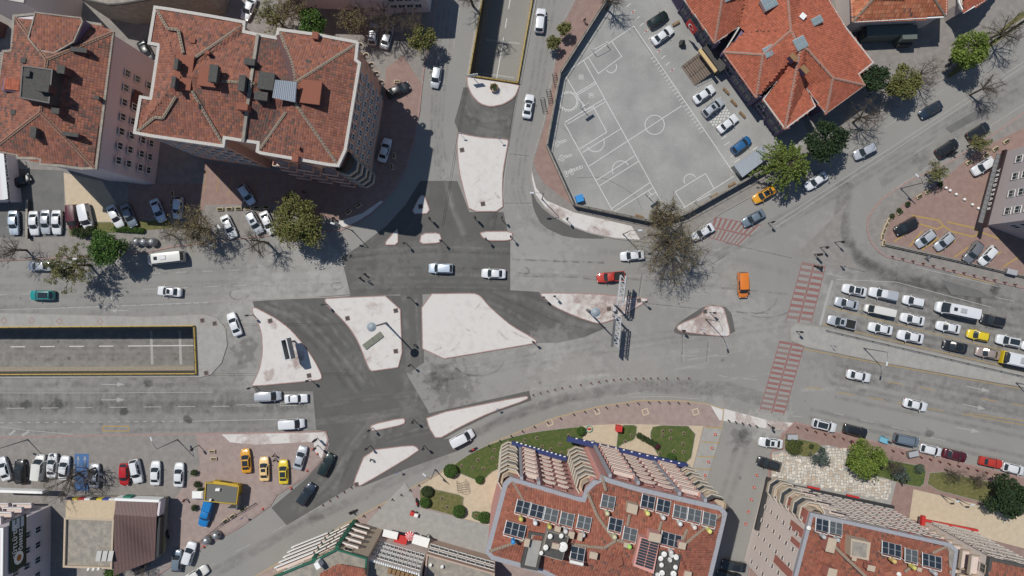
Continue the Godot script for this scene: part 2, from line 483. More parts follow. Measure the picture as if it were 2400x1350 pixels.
func make_materials() -> void:
	var road := StandardMaterial3D.new()
	road.albedo_texture = make_road_texture()
	road.roughness = 0.88
	M.road = road
	M.ground = surf(Color(0.42, 0.41, 0.39), Color(0.5, 0.48, 0.46), 12.0)
	M.fresh = StandardMaterial3D.new()
	M.fresh.albedo_texture = make_fresh_texture()
	M.fresh.roughness = 0.86
	M.patch = surf(Color(0.36, 0.36, 0.355), Color(0.42, 0.418, 0.41), 18.0, 0.9, 0.008, 0.3, 0.12, 4)
	M.concrete = surf(Color(0.54, 0.535, 0.52), Color(0.61, 0.60, 0.58), 9.0, 0.9, 0.01, 0.2, 0.1, 5)
	M.yard = surf(Color(0.50, 0.50, 0.49), Color(0.60, 0.597, 0.585), 40.0, 0.9, 0.008, 0.3, 0.08, 6)
	M.island = StandardMaterial3D.new()
	M.island.albedo_texture = make_dust_texture()
	M.island.roughness = 0.95
	M.dusty = M.island
	M.red_paving = surf(Color(0.50, 0.41, 0.385), Color(0.56, 0.475, 0.44), 10.0, 0.9, 0.012, 0.25, 0.14, 9)
	M.pink_paving = surf(Color(0.53, 0.465, 0.445), Color(0.60, 0.54, 0.515), 12.0, 0.9, 0.012, 0.25, 0.12, 10)
	M.grey_paving = surf(Color(0.46, 0.445, 0.43), Color(0.54, 0.52, 0.50), 12.0, 0.9, 0.012, 0.25, 0.12, 14)
	M.beige_paving = surf(Color(0.68, 0.62, 0.53), Color(0.74, 0.68, 0.59), 8.0, 0.9, 0.012, 0.25, 0.1, 15)
	M.kerb = surf(Color(0.62, 0.565, 0.55), Color(0.56, 0.40, 0.37), 7.0, 0.9, 0.02, 0.2, 0.1, 16)
	M.kerb_grey = surf(Color(0.60, 0.585, 0.56), Color(0.52, 0.50, 0.48), 7.0, 0.9, 0.02, 0.2, 0.1, 17)
	M.kerb_ochre = surf(Color(0.66, 0.58, 0.45), Color(0.60, 0.54, 0.45), 5.0, 0.9, 0.03, 0.2, 0.1, 18)
	M.grass = surf(Color(0.22, 0.30, 0.13), Color(0.36, 0.37, 0.20), 8.0, 0.95, 0.014, 0.3, 0.25, 19)
	M.grass_dry = surf(Color(0.30, 0.33, 0.17), Color(0.46, 0.42, 0.28), 7.0, 0.95, 0.016, 0.3, 0.25, 20)
	M.earth = mat(0.10, 0.07, 0.045, 0.95)
	M.white_paint = surf(Color(0.80, 0.80, 0.79), Color(0.66, 0.66, 0.65), 5.0, 0.8, 0.03, 0.3, 0.12, 21)
	M.worn_paint = surf(Color(0.66, 0.66, 0.64), Color(0.52, 0.52, 0.51), 4.0, 0.85, 0.03, 0.3, 0.2, 22)
	M.yellow_paint = surf(Color(0.68, 0.54, 0.24), Color(0.56, 0.50, 0.38), 4.0, 0.85, 0.03, 0.3, 0.2, 23)
	M.red_paint = surf(Color(0.50, 0.31, 0.295), Color(0.53, 0.41, 0.395), 5.0, 0.9, 0.02, 0.3, 0.18, 24)
	M.faded_paint = surf(Color(0.57, 0.56, 0.545), Color(0.50, 0.495, 0.48), 4.0, 0.9, 0.03, 0.3, 0.16, 25)
	M.red_paint_worn = surf(Color(0.50, 0.365, 0.35), Color(0.51, 0.455, 0.44), 5.0, 0.9, 0.03, 0.3, 0.2, 26)
	M.bitumen_line = mat(0.10, 0.10, 0.098, 0.9)
	M.grey_metal = mat(0.30, 0.31, 0.32, 0.45, 0.6)
	M.galv = mat(0.42, 0.43, 0.44, 0.5, 0.3)
	M.dark_metal = mat(0.03, 0.03, 0.032, 0.5)
	M.black = mat(0.012, 0.012, 0.013, 0.6)
	M.yellow = mat(0.62, 0.43, 0.03, 0.5)
	M.white = mat(0.72, 0.72, 0.70, 0.6)
	M.red = mat(0.45, 0.03, 0.025, 0.5)
	M.blue = mat(0.02, 0.22, 0.55, 0.5)
	M.wood = mat(0.22, 0.13, 0.06, 0.8)
	M.leafv = vmat(0.8)
	M.v = vmat(0.9)
	M.glass = mat(0.025, 0.032, 0.038, 0.08)
	M.rubber = mat(0.015, 0.015, 0.015, 0.9)

func keyhole(box: float) -> PackedVector2Array:
	# outer square with the two underpass ramps cut out (joined to the rim by hairline slits far outside the view)
	var w := W(TW)
	var n := W(TN)
	var r := PackedVector2Array()
	r.append(Vector2(-box, -box))
	r.append(Vector2(n[0].x, -box)); r.append(n[0]); r.append(n[1]); r.append(n[2]); r.append(n[3]); r.append(Vector2(n[0].x + 0.001, n[0].y)); r.append(Vector2(n[0].x + 0.001, -box))
	r.append(Vector2(box, -box)); r.append(Vector2(box, box)); r.append(Vector2(-box, box))
	r.append(Vector2(-box, w[3].y)); r.append(w[3]); r.append(w[2]); r.append(w[1]); r.append(w[0]); r.append(Vector2(w[3].x, w[3].y - 0.001)); r.append(Vector2(-box, w[3].y - 0.001))
	return r

const TW := [-330, 770, 457, 764, 462, 876, -330, 879]     # west ramp rim: NW, NE, SE, SW
const TN := [1187, -330, 1100, 178, 1214, 195, 1306, -330]  # north ramp rim: NW, SW, SE, NE

func bars(parent: Node, q: Array, rows: int, matr: Material, y: float) -> void:
	# q: corners TL TR BR BL; two columns of painted bars with a middle band and two rims
	var tl := P(q[0], q[1]); var tr := P(q[2], q[3]); var br := P(q[4], q[5]); var bl := P(q[6], q[7])
	for cpart in [[0.03, 0.45], [0.55, 0.97]]:
		for i in rows:
			var f0 := (i + 0.06) / rows; var f1 := (i + 0.52) / rows
			var b := MB.new()
			var c0: float = cpart[0]; var c1: float = cpart[1]
			var p := [tl.lerp(bl, f0).lerp(tr.lerp(br, f0), c0), tl.lerp(bl, f0).lerp(tr.lerp(br, f0), c1), tl.lerp(bl, f1).lerp(tr.lerp(br, f1), c1), tl.lerp(bl, f1).lerp(tr.lerp(br, f1), c0)]
			var w := PackedVector2Array()
			for v in p: w.append(Vector2(v.x + rng.randf_range(-0.05, 0.05), v.z + rng.randf_range(-0.04, 0.04)))
			b.poly(w, y)
			part("crossing_bar", b, matr if rng.randf() < 0.6 else M.red_paint_worn, parent)
			b = MB.new()
			f0 = (i + 0.54) / rows; f1 = (i + 1.04) / rows
			w = PackedVector2Array()
			for v in [tl.lerp(bl, f0).lerp(tr.lerp(br, f0), c0), tl.lerp(bl, f0).lerp(tr.lerp(br, f0), c1), tl.lerp(bl, f1).lerp(tr.lerp(br, f1), c1), tl.lerp(bl, f1).lerp(tr.lerp(br, f1), c0)]: w.append(Vector2(v.x, v.z))
			b.poly(w, y - 0.004)
			part("crossing_bar", b, M.faded_paint, parent)
	for cc in [[0.0, 0.03], [0.47, 0.53], [0.97, 1.0]]:
		var b := MB.new()
		var w := PackedVector2Array()
		for v in [tl.lerp(tr, cc[0]), tl.lerp(tr, cc[1]), bl.lerp(br, cc[1]), bl.lerp(br, cc[0])]: w.append(Vector2(v.x, v.z))
		b.poly(w, y + 0.002)
		part("crossing_line", b, matr, parent)

func line(parent: Node, a: Array, wd: float, matr: Material, y: float, called: String = "lane_line") -> void:
	# painted line along a path of grid points
	var b := MB.new()
	var pts := []
	for i in range(0, a.size(), 2): pts.append(P(a[i], a[i + 1]))
	for i in pts.size() - 1:
		var d: Vector3 = (pts[i + 1] - pts[i]).normalized()
		var s := Vector3(-d.z, 0, d.x) * wd * 0.5
		var e := d * wd * 0.4 if i + 2 < pts.size() else Vector3.ZERO
		var A: Vector3 = pts[i] - s; var B: Vector3 = pts[i] + s; var D: Vector3 = pts[i + 1] + s + e; var E: Vector3 = pts[i + 1] - s + e
		var yy := Vector3(0, y + 0.0005 * (i % 2), 0)
		if (B - A).cross(D - A).y > 0: b.quad(A + yy, B + yy, D + yy, E + yy)
		else: b.quad(A + yy, E + yy, D + yy, B + yy)
	part(called, b, matr, parent)

func dashes(parent: Node, x0: float, y0: float, x1: float, y1: float, on: float, off: float, wd: float, matr: Material, y: float) -> void:
	var l := Vector2(x1 - x0, y1 - y0).length()
	var d := Vector2(x1 - x0, y1 - y0) / l
	var t := 0.0
	while t + on < l:
		line(parent, [x0 + d.x * t, y0 + d.y * t, x0 + d.x * (t + on), y0 + d.y * (t + on)], wd, matr, y, "lane_dash")
		t += on + off

func arrow(parent: Node, x: float, y: float, ang: float, len: float, matr: Material, yy: float) -> void:
	var b := MB.new()
	var p := P(x, y)
	var f := Vector2.from_angle(deg_to_rad(ang)); var s := Vector2(-f.y, f.x)
	var o := Vector2(p.x, p.z)
	b.poly(PackedVector2Array([o - f * len * 0.5 - s * 0.09, o + f * len * 0.16 - s * 0.09, o + f * len * 0.16 + s * 0.09, o - f * len * 0.5 + s * 0.09]), yy)
	b.poly(PackedVector2Array([o + f * len * 0.16 - s * 0.45, o + f * len * 0.5, o + f * len * 0.16 + s * 0.45]), yy)
	part("lane_arrow", b, matr, parent)

func build_ground() -> void:
	var g := MB.new()
	g.poly(keyhole(420.0), -0.06)
	var go := node("ground", g.mesh(M.ground)); go.set_meta("kind", "structure")
	var r := MB.new()
	r.poly(keyhole(150.0), 0.0)
	var road := node("road", r.mesh(M.road, Vector2(1.0 / 224.0, 1.0 / 126.0), Vector2(0.5, 0.5)))
	road.set_meta("kind", "structure")
	# ---- fresh asphalt laid around the new islands
	var fy := 0.004
	for a in [
		[800, 603, 850, 572, 905, 530, 950, 480, 985, 424, 1072, 424, 1100, 497, 1180, 497, 1196, 570, 1196, 681, 1160, 684, 985, 690, 940, 690, 822, 693],
		[592, 706, 700, 699, 822, 690, 940, 693, 945, 800, 955, 880, 1003, 962, 1010, 985, 870, 1010, 770, 1011, 741, 1008, 733, 917, 600, 918, 592, 906, 640, 880],
		[938, 690, 990, 688, 994, 850, 958, 875, 945, 866],
		[1100, 684, 1195, 680, 1262, 684, 1300, 716, 1350, 741, 1400, 757, 1422, 768, 1370, 790, 1310, 803, 1256, 804, 1180, 765],
		[1086, 205, 1217, 200, 1206, 250, 1194, 330, 1130, 322, 1076, 312, 1065, 285, 1078, 240],
		[760, 1010, 870, 1010, 960, 978, 1000, 965, 1028, 1032, 1058, 1026, 1075, 1056, 960, 1096, 850, 1140, 830, 1137, 672, 1231, 636, 1190, 722, 1118, 758, 1078, 772, 1040],
		[985, 973, 1240, 916, 1246, 938, 1150, 972, 1085, 1004, 1020, 1040],
		[1590, 756, 1660, 712, 1712, 722, 1726, 790, 1600, 786, 1576, 778],
		[950, 520, 1012, 455, 1040, 545, 1040, 575, 890, 576],
		[1243, 440, 1262, 480, 1300, 512, 1375, 546, 1430, 560, 1330, 558, 1270, 530, 1250, 490]]:
		var fb := MB.new()
		fb.poly(W(smooth(a) if a[0] in [1590, 1243] else a), fy)
		node("fresh_asphalt", fb.mesh(M.fresh, Vector2(1.0 / 224.0, 1.0 / 126.0), Vector2(0.5, 0.5))).set_meta("kind", "structure")
		fy += 0.0015
	for a in [[2215, 300, 2315, 243, 2322, 262, 2228, 312], [2205, 655, 2300, 682, 2320, 700, 2230, 690], [1955, 508, 1990, 468, 1975, 500, 1968, 540, 1975, 580, 2015, 632, 1938, 620, 1905, 605, 1862, 600]]:
		flat("asphalt_patch", W(a), fy, M.patch if a[0] != 1955 else M.grey_paving)
		fy += 0.0015
	# ---- paved blocks
	var k := 0.13
	slab("sidewalk_northwest", W([-400, -400, 1080, -400, 1027, -10, 1012, 80, 997, 150, 988, 220, 982, 270, 972, 330, 955, 390, 930, 440, 900, 475, 870, 502, 840, 522, 800, 541, 640, 553, 520, 565, 405, 580, 345, 592, 200, 603, 0, 612, -400, 615]), k, M.grey_paving, M.kerb)
	slab("sidewalk_northeast", W([1370, -400, 1345, 0, 1318, 50, 1303, 110, 1290, 200, 1275, 280, 1260, 330, 1245, 380, 1243, 420, 1252, 457, 1277, 490, 1300, 510, 1340, 533, 1383, 548, 1440, 560, 1510, 567, 1560, 568, 1612, 560, 1640, 535, 1690, 500, 1760, 462, 1900, 382, 2040, 300, 2200, 192, 2400, 62, 2700, -130, 2700, -400]), k, M.grey_paving, M.kerb_grey)
	slab("sidewalk_east", W([2700, 100, 2400, 262, 2330, 312, 2230, 375, 2153, 412, 2100, 440, 2067, 465, 2047, 487, 2033, 510, 2030, 533, 2037, 563, 2053, 587, 2077, 603, 2400, 677, 2700, 745]), k, M.grey_paving, M.kerb)
	slab("sidewalk_south", W([500, 1400, 600, 1348, 700, 1290, 800, 1232, 900, 1177, 1020, 1112, 1090, 1072, 1150, 1038, 1200, 1017, 1300, 978, 1400, 952, 1500, 937, 1600, 938, 1660, 946, 1697, 958, 1692, 1005, 1640, 1180, 1590, 1400, 1500, 1700, 300, 1700]), k, M.pink_paving, M.kerb_ochre)
	slab("sidewalk_southeast", W([1862, 988, 2100, 1046, 2400, 1119, 2700, 1192, 2700, 1700, 1650, 1700, 1752, 1350, 1790, 1180, 1806, 1060, 1832, 1016]), k, M.red_paving, M.kerb)
	slab("sidewalk_southwest", W([-400, 1030, 0, 1024, 170, 1020, 765, 1010, 771, 1030, 758, 1075, 722, 1115, 650, 1160, 634, 1186, 560, 1238, 430, 1308, 340, 1370, 200, 1500, -400, 1500]), k, M.grey_paving, M.kerb)
	slab("ramp_surround_west", W([-330, 736, 0, 733, 130, 736, 345, 742, 480, 736, 510, 745, 530, 770, 533, 810, 520, 850, 495, 878, 470, 884, -330, 888, -330, 880, 463, 877, 458, 763, -330, 769]), k, M.concrete, M.kerb_grey, 0.12)
	slab("median_east", W([1850, 772, 1863, 757, 1930, 767, 2400, 874, 2700, 945, 2700, 985, 2393, 907, 2067, 850, 1887, 813, 1853, 798]), k, M.concrete, M.kerb_grey)
	slab("underpass_head", W(smooth([1093, 180, 1098, 179, 1216, 197, 1218, 204, 1206, 230, 1180, 246, 1150, 252, 1125, 245, 1106, 226, 1094, 200])), k, M.island, M.kerb)
	for a in [[1099, 178, 1093, 178, 1177, -330, 1186, -330], [1216, 197, 1308, -330, 1318, -330, 1221, 198]]:
		slab("ramp_border", W(a), k, M.concrete, M.kerb_grey, 0.08)
	# ---- dusty white islands
	for a in [
		[1074, 309, 1090, 315, 1130, 322, 1180, 325, 1193, 328, 1190, 345, 1180, 400, 1178, 440, 1180, 496, 1100, 497, 1088, 455, 1075, 400, 1070, 340],
		[984, 457, 996, 457, 1011, 501, 961, 503], [931, 534, 934, 540, 934, 575, 896, 575], [987, 546, 1030, 545, 1036, 560, 1033, 570, 982, 573], [1123, 542, 1202, 541, 1201, 562, 1185, 565, 1142, 565, 1129, 556],
		[590, 722, 598, 719, 623, 732, 650, 747, 677, 767, 697, 788, 717, 813, 740, 847, 755, 878, 755, 888, 744, 892, 593, 906, 590, 902, 598, 887, 609, 861, 615, 825, 613, 782, 604, 755, 593, 736],
		[760, 703, 766, 698, 938, 691, 945, 860, 890, 868, 868, 871, 858, 850, 840, 803, 820, 770, 795, 742, 768, 718],
		[987, 688, 1110, 686, 1126, 692, 1145, 715, 1170, 738, 1200, 763, 1258, 796, 1257, 804, 1245, 807, 990, 850],
		[1265, 692, 1270, 685, 1400, 688, 1447, 693, 1510, 697, 1523, 702, 1483, 727, 1443, 748, 1412, 758, 1398, 759, 1350, 743, 1295, 718],
		[1655, 715, 1690, 717, 1698, 725, 1713, 784, 1702, 790, 1600, 779, 1587, 773, 1585, 764, 1600, 755, 1640, 740],
		[869, 994, 945, 978, 951, 984, 948, 995, 880, 1010, 868, 1008], [997, 973, 1230, 927, 1239, 929, 1236, 937, 1150, 967, 1080, 1000, 1024, 1032, 1005, 1003],
		[858, 1055, 965, 1042, 978, 1047, 984, 1057, 850, 1137, 834, 1141, 827, 1132]]:
		slab("traffic_island", W(smooth(a)), k + 0.02, M.dusty if a[0] in [1265, 1655] else M.island, M.kerb, 0.18)
	# ---- sheets on top of the blocks
	var y := k + 0.004
	for a in [
		["school_yard", M.yard, [1440, -400, 1438, -20, 1420, 10, 1314, 180, 1283, 345, 1345, 483, 1540, 522, 1600, 498, 1785, 398, 1900, 330, 1830, 160, 1700, -100, 1600, -400]],
		["brick_paving", M.red_paving, [1352, -300, 1350, 0, 1322, 55, 1307, 112, 1294, 205, 1279, 285, 1264, 335, 1250, 380, 1256, 400, 1275, 430, 1345, 483, 1283, 345, 1314, 180, 1420, 8, 1440, -300]],
		["brick_paving", M.red_paving, [905, 160, 945, 130, 990, 200, 985, 260, 968, 335, 950, 390, 925, 440, 890, 478, 800, 520, 640, 480, 480, 480, 480, 380, 880, 430]],
		["dusted_paving", M.island, [1246, 400, 1256, 440, 1280, 470, 1345, 498, 1480, 530, 1500, 562, 1440, 557, 1383, 545, 1342, 530, 1303, 507, 1279, 487, 1255, 455, 1247, 421]],
		["dusted_paving", M.dusty, [790, 520, 850, 500, 893, 470, 898, 474, 868, 500, 838, 519, 805, 533]],
		["parking_yard", M.patch, [-300, 380, 150, 400, 152, 555, -300, 560]],
		["parking_yard", M.beige_paving, [150, 405, 240, 425, 300, 520, 158, 520]],
		["parking_yard", M.red_paving, [300, 430, 480, 430, 480, 492, 302, 522]],
		["garden_bed", M.grass_dry, [160, 525, 400, 515, 405, 535, 165, 553]],
		["parking_yard", M.grey_paving, [440, 500, 640, 490, 642, 550, 520, 562, 440, 570]],
		["brick_paving", M.red_paving, [2071, 566, 2085, 517, 2112, 480, 2152, 455, 2202, 428, 2290, 352, 2420, 290, 2420, 650]],
		["brick_paving", M.pink_paving, [460, 1018, 520, 1016, 762, 1013, 767, 1030, 754, 1074, 718, 1112, 646, 1157, 630, 1184, 556, 1234, 480, 1275, 380, 1330, 400, 1180, 470, 1090]],
		["dusted_paving", M.island, [520, 1018, 762, 1013, 767, 1030, 754, 1074, 740, 1060, 735, 1035, 600, 1042, 540, 1036]],
		["dusted_paving", M.island, [1665, 950, 1697, 960, 1691, 985, 1686, 985]],
		["garden_paving", M.beige_paving, [985, 1138, 1040, 1105, 1196, 1024, 1372, 997, 1455, 993, 1648, 998, 1622, 1100, 1500, 1250, 1150, 1232, 985, 1187]],
		["parking_bay", M.concrete, [1650, 1000, 1692, 1002, 1658, 1120, 1618, 1120]],
		["street_yard", M.concrete, [950, 1130, 985, 1190, 1150, 1233, 1140, 1330, 900, 1260, 860, 1225]],
		["promenade", M.beige_paving, [2140, 1146, 2420, 1212, 2420, 1290, 2130, 1215]],
		["stone_yard", M.concrete, [1810, 1058, 1937, 1042, 2060, 1073, 2100, 1128, 2085, 1190, 1925, 1150, 1806, 1122]]]:
		flat(a[0], W(a[2]), y, a[1])
		y += 0.0012
	flat("dusted_paving", W([1697, 958, 1800, 985, 1866, 992, 1862, 1012, 1790, 1003, 1692, 985]), 0.03, M.island)
	# lawns
	var ly := 0.19
	for a in [[1040, 1108, 1085, 1072, 1137, 1044, 1196, 1024, 1252, 1011, 1372, 997, 1368, 1020, 1362, 1040, 1345, 1075, 1200, 1042, 1185, 1060, 1175, 1095, 1150, 1108, 1130, 1130, 1115, 1125, 1075, 1108],
		[983, 1139, 1022, 1146, 1089, 1161, 1085, 1180, 1092, 1194, 1089, 1215, 985, 1187], [1107, 1194, 1152, 1205, 1146, 1228, 1104, 1215],
		[1448, 1009, 1455, 995, 1493, 995, 1492, 1013, 1487, 1031, 1461, 1039, 1443, 1053], [1531, 995, 1633, 998, 1617, 1091, 1550, 1078, 1544, 1072, 1528, 1043, 1522, 1017],
		[1837, 1019, 1935, 1041, 1900, 1072, 1874, 1068, 1837, 1057], [1987, 1054, 2059, 1072, 2172, 1094, 2163, 1143, 2126, 1137, 2059, 1117, 1976, 1098],
		[2178, 1098, 2333, 1130, 2430, 1152, 2430, 1212, 2318, 1180, 2170, 1143], [2210, 180, 2330, 80, 2400, 20, 2420, 40, 2330, 105, 2230, 185]]:
		var lawn := slab("lawn", W(smooth(a)), ly, M.grass_dry if a[0] in [1837, 2210, 2178, 983] else M.grass, M.kerb_grey, 0.1)
		lawn.set_meta("kind", "structure")
	build_markings(road)
	build_ramps()

func build_markings(road: Node) -> void:
	var y := 0.022
	var wp: Material = M.worn_paint
	# western carriageways
	dashes(road, 350, 641, 820, 622, 26, 36, 0.14, wp, y)
	dashes(road, -20, 692, 800, 660, 34, 37, 0.14, wp, y)
	line(road, [-30, 727, 250, 719, 457, 709], 0.13, wp, y)
	line(road, [457, 709, 593, 703, 760, 697, 820, 693], 0.22, M.kerb_grey, y)
	dashes(road, 140, 722, 500, 709, 12, 9, 0.2, wp, y + 0.002)
	line(road, [-30, 921, 240, 921, 500, 919], 0.11, wp, y)
	dashes(road, 16, 957, 740, 950, 41, 39, 0.14, wp, y)
	dashes(road, 0, 991, 430, 987, 9, 12, 0.16, wp, y)
	line(road, [450, 987, 650, 983], 0.13, wp, y)
	line(road, [552, 949, 728, 944], 0.13, wp, y)
	line(road, [-30, 996, 60, 1008, 170, 1018], 0.12, wp, y)
	line(road, [22, 1020, 36, 1008], 0.5, wp, y); line(road, [52, 1021, 68, 1011], 0.5, wp, y)
	arrow(road, 266, 901, 0, 4.6, wp, y); arrow(road, 265, 937, 0, 4.6, wp, y)
	line(road, [241, 999, 301, 999, 301, 1010, 241, 1010, 241, 999], 0.2, M.yellow_paint, y)
	arrow(road, 280, 728, 180, 3.6, wp, y); arrow(road, 270, 698, 180, 3.4, wp, y)
	# north street
	line(road, [1077, 18, 1063, 112], 0.13, wp, y); line(road, [1192, 345, 1182, 420, 1179, 470], 0.15, wp, y)
	line(road, [1290, 190, 1272, 300, 1255, 345], 0.1, wp, y)
	# eastern upper carriageway
	line(road, [1960, 655, 2100, 661, 2323, 720], 0.13, wp, y); line(road, [2333, 697, 2378, 706], 0.13, wp, y)
	line(road, [1951, 657, 1935, 712, 1922, 763], 0.5, wp, y)
	line(road, [1929, 683, 1940, 686], 0.14, wp, y); line(road, [1936, 640, 1975, 650], 0.14, wp, y)
	line(road, [1937, 719, 2150, 772, 2420, 838], 0.13, M.yellow_paint, y)
	line(road, [1928, 759, 2150, 812, 2420, 874], 0.15, M.yellow_paint, y)
	line(road, [1885, 818, 2067, 853, 2393, 911], 0.15, M.yellow_paint, y)
	line(road, [2146, 626, 2250, 650, 2340, 672], 0.13, wp, y)
	line(road, [2240, 643, 2330, 665], 0.16, M.yellow_paint, y + 0.002)
	# eastern lower carriageway
	for a in [[1889, 907, 1926, 912], [1963, 919, 2002, 926], [2035, 931, 2072, 938], [2102, 943, 2119, 946], [2174, 957, 2211, 963], [2254, 970, 2400, 996], [2270, 968, 2400, 987], [2081, 895, 2117, 901], [2154, 907, 2191, 915], [2300, 934, 2337, 941], [2370, 946, 2410, 953]]:
		line(road, a, 0.13, M.yellow_paint, y, "lane_dash")
	for a in [[1956, 968, 1978, 973], [2015, 983, 2048, 990], [2089, 1000, 2125, 1008], [2180, 1025, 2215, 1033], [1855, 975, 1878, 976], [1685, 880, 1705, 884], [1742, 887, 1775, 890], [1595, 834, 1635, 834], [1670, 834, 1705, 834]]:
		line(road, a, 0.12, wp, y, "lane_dash")
	arrow(road, 2292, 911, 12, 4.8, wp, y); arrow(road, 2283, 953, 12, 4.8, wp, y); arrow(road, 2268, 1007, 12, 4.8, wp, y)
	# north-east street
	line(road, [1812, 525, 2430, 125], 0.14, wp, y); line(road, [1817, 533, 2430, 136], 0.14, wp, y)
	dashes(road, 1890, 416, 2420, 78, 58, 50, 0.12, wp, y)
	line(road, [2090, 447, 2193, 380], 0.11, wp, y); line(road, [2267, 330, 2420, 232], 0.12, wp, y); line(road, [2140, 362, 2190, 330], 0.1, wp, y)
	# south-west street
	dashes(road, 470, 1338, 800, 1160, 36, 60, 0.11, wp, y)
	line(road, [1475, 931, 1560, 929, 1640, 935], 0.12, wp, y)
	# side street
	line(road, [1665, 1150, 1640, 1230], 0.1, wp, y)
	# crossings
	bars(road, [1880, 613, 1936, 623, 1901, 759, 1841, 752], 10, M.red_paint, y)
	bars(road, [1827, 798, 1886, 808, 1837, 974, 1779, 964], 14, M.red_paint, y)
	bars(road, [1675, 508, 1661, 557, 1733, 577, 1786, 528], 9, M.red_paint, y)
	# parking bay
	var bay := get_node("parking_bay")
	for a in [[1652, 1001, 1692, 1003], [1643, 1035, 1686, 1037], [1634, 1069, 1676, 1071], [1626, 1098, 1667, 1100]]: line(bay, a, 0.18, M.yellow_paint, 0.165, "bay_line")
	# plaza bays in the north-west shade and on the eastern brick car park
	var lot := get_node("brick_paving_001")
	for a in [[484, 400, 480, 450], [515, 402, 508, 452], [545, 405, 537, 460], [575, 408, 566, 462], [602, 414, 595, 468], [630, 418, 622, 472]]: line(lot, a, 0.12, M.yellow_paint, 0.165, "bay_line")
	lot = get_node("brick_paving_002")
	for a in [[2095, 566, 2125, 545], [2130, 578, 2160, 542], [2160, 585, 2200, 557], [2195, 595, 2238, 563], [2235, 603, 2268, 580], [2265, 610, 2290, 588], [2300, 618, 2345, 590], [2350, 625, 2390, 600], [2135, 505, 2200, 517, 2210, 530, 2195, 537, 2148, 523], [2218, 520, 2285, 535, 2293, 547, 2280, 555, 2230, 543, 2210, 530], [2300, 545, 2340, 560]]: line(lot, a, 0.3, M.yellow_paint, 0.165, "bay_line")
	# schoolyard games
	var yard := get_node("school_yard")
	var yy := 0.15
	for a in [[1485, 62, 1315, 178], [1485, 62, 1600, 231, 1717, 403], [1368, 143, 1460, 310, 1550, 475], [1326, 180, 1372, 257, 1325, 287], [1323, 290, 1400, 430, 1435, 493], [1598, 248, 1380, 390],
		[1582, 450, 1653, 407, 1673, 442], [1582, 450, 1605, 486], [1590, 495, 1720, 413], [1380, 137, 1402, 173, 1457, 133, 1433, 97], [1390, 250, 1422, 310, 1358, 350], [1365, 358, 1455, 302], [1350, 220, 1396, 192], [1352, 224, 1398, 196], [1417, 232, 1323, 287], [1420, 238, 1330, 291],
		[1398, 423, 1488, 365], [1403, 437, 1497, 378], [1432, 490, 1523, 428], [1440, 496, 1530, 440], [1370, 260, 1392, 250]]:
		line(yard, a, 0.15, M.white_paint, yy, "court_line")
		yy += 0.0006
	for a in [[1534, 293, 22.6, 0, 360], [1617, 423, 14.5, 150, 330], [1432, 158, 13, -30, 150], [1395, 335, 21, -30, 150], [1455, 398, 20.5, 150, 330], [1332, 238, 20, 0, 360], [1717, 410, 5, 120, 230]]:
		var arc := []
		for k in 25:
			var t := deg_to_rad(lerpf(a[3], a[4], k / 24.0))
			arc.append_array([a[0] + cos(t) * a[2], a[1] + sin(t) * a[2]])
		line(yard, arc, 0.15, M.white_paint, yy, "court_line")
	for k in 24:
		var x := 1530.0 + k * 5.0; var z := 136.0 + k * 7.5
		line(yard, [x - 5, z + 3, x + 4, z - 2.5], 0.12, M.white_paint, 0.166, "court_line")
	for k in 11:
		var x := 1473.0 + k * 10.2; var z := 13.0 + k * 15.2
		line(yard, [x - 5, z + 4, x + 5, z - 4], 0.16, M.white_paint, 0.166, "bay_line")
		if k % 3 == 1: line(yard, [x - 2, z + 1.6, x + 2, z - 1.6], 0.16, M.red, 0.169, "bay_line")
	for a in [[1696, 323], [1703, 337], [1770, 348], [1717, 365], [1727, 377], [1688, 310]]: line(yard, [a[0] - 6, a[1] + 4, a[0] + 6, a[1] - 4], 0.16, M.white_paint, 0.166, "bay_line")
	# number squares and hopscotch
	for a in [[1362, 181, 4.5], [1385, 224, 4.5]]:
		for s in [[-1, -1], [1, -1], [-1, 1], [1, 1]]: square(yard, a[0] + s[0] * 2.6, a[1] + s[1] * 2.6, 2.4, 28)
	for a in [[1304, 337, 6.5], [1317, 371, 6.5]]:
		square(yard, a[0], a[1], a[2], 25)
		line(yard, [a[0] - 5, a[1] - 6, a[0] + 5, a[1] + 6], 0.09, M.white_paint, 0.168, "court_line"); line(yard, [a[0] + 6, a[1] - 5, a[0] - 6, a[1] + 5], 0.09, M.white_paint, 0.169, "court_line")
		for k in 3: square(yard, a[0] + 9 + k * 5.6, a[1] - 3 - k * 1.8, 2.7, -18)
	for k in 6: square(yard, 1330 + k * 6.4, 405 - k * 2.6, 3.0, -22)
	for k in 2:
		square(yard, 1328 + k * 13, 412 - k * 5, 3.0, -22); square(yard, 1325 + k * 13, 404 - k * 5, 3.0, -22)
	for k in 22:
		var t := TAU * k / 22.0
		line(yard, [1332 + cos(t) * 21, 238 + sin(t) * 21, 1332 + cos(t + 0.14) * 25, 238 + sin(t + 0.14) * 25, 1332 + cos(t + 0.28) * 21, 238 + sin(t + 0.28) * 21], 0.1, M.white_paint, 0.167, "court_line")
	for a in [[1352, 417, 1395, 415, 1425, 421, 1460, 440, 1492, 462, 1504, 492], [1462, 30, 1500, 90, 1560, 175], [1320, 300, 1352, 330]]: line(yard, a, 0.07, M.bitumen_line, 0.148, "joint_line")
	var ch := MB.new()
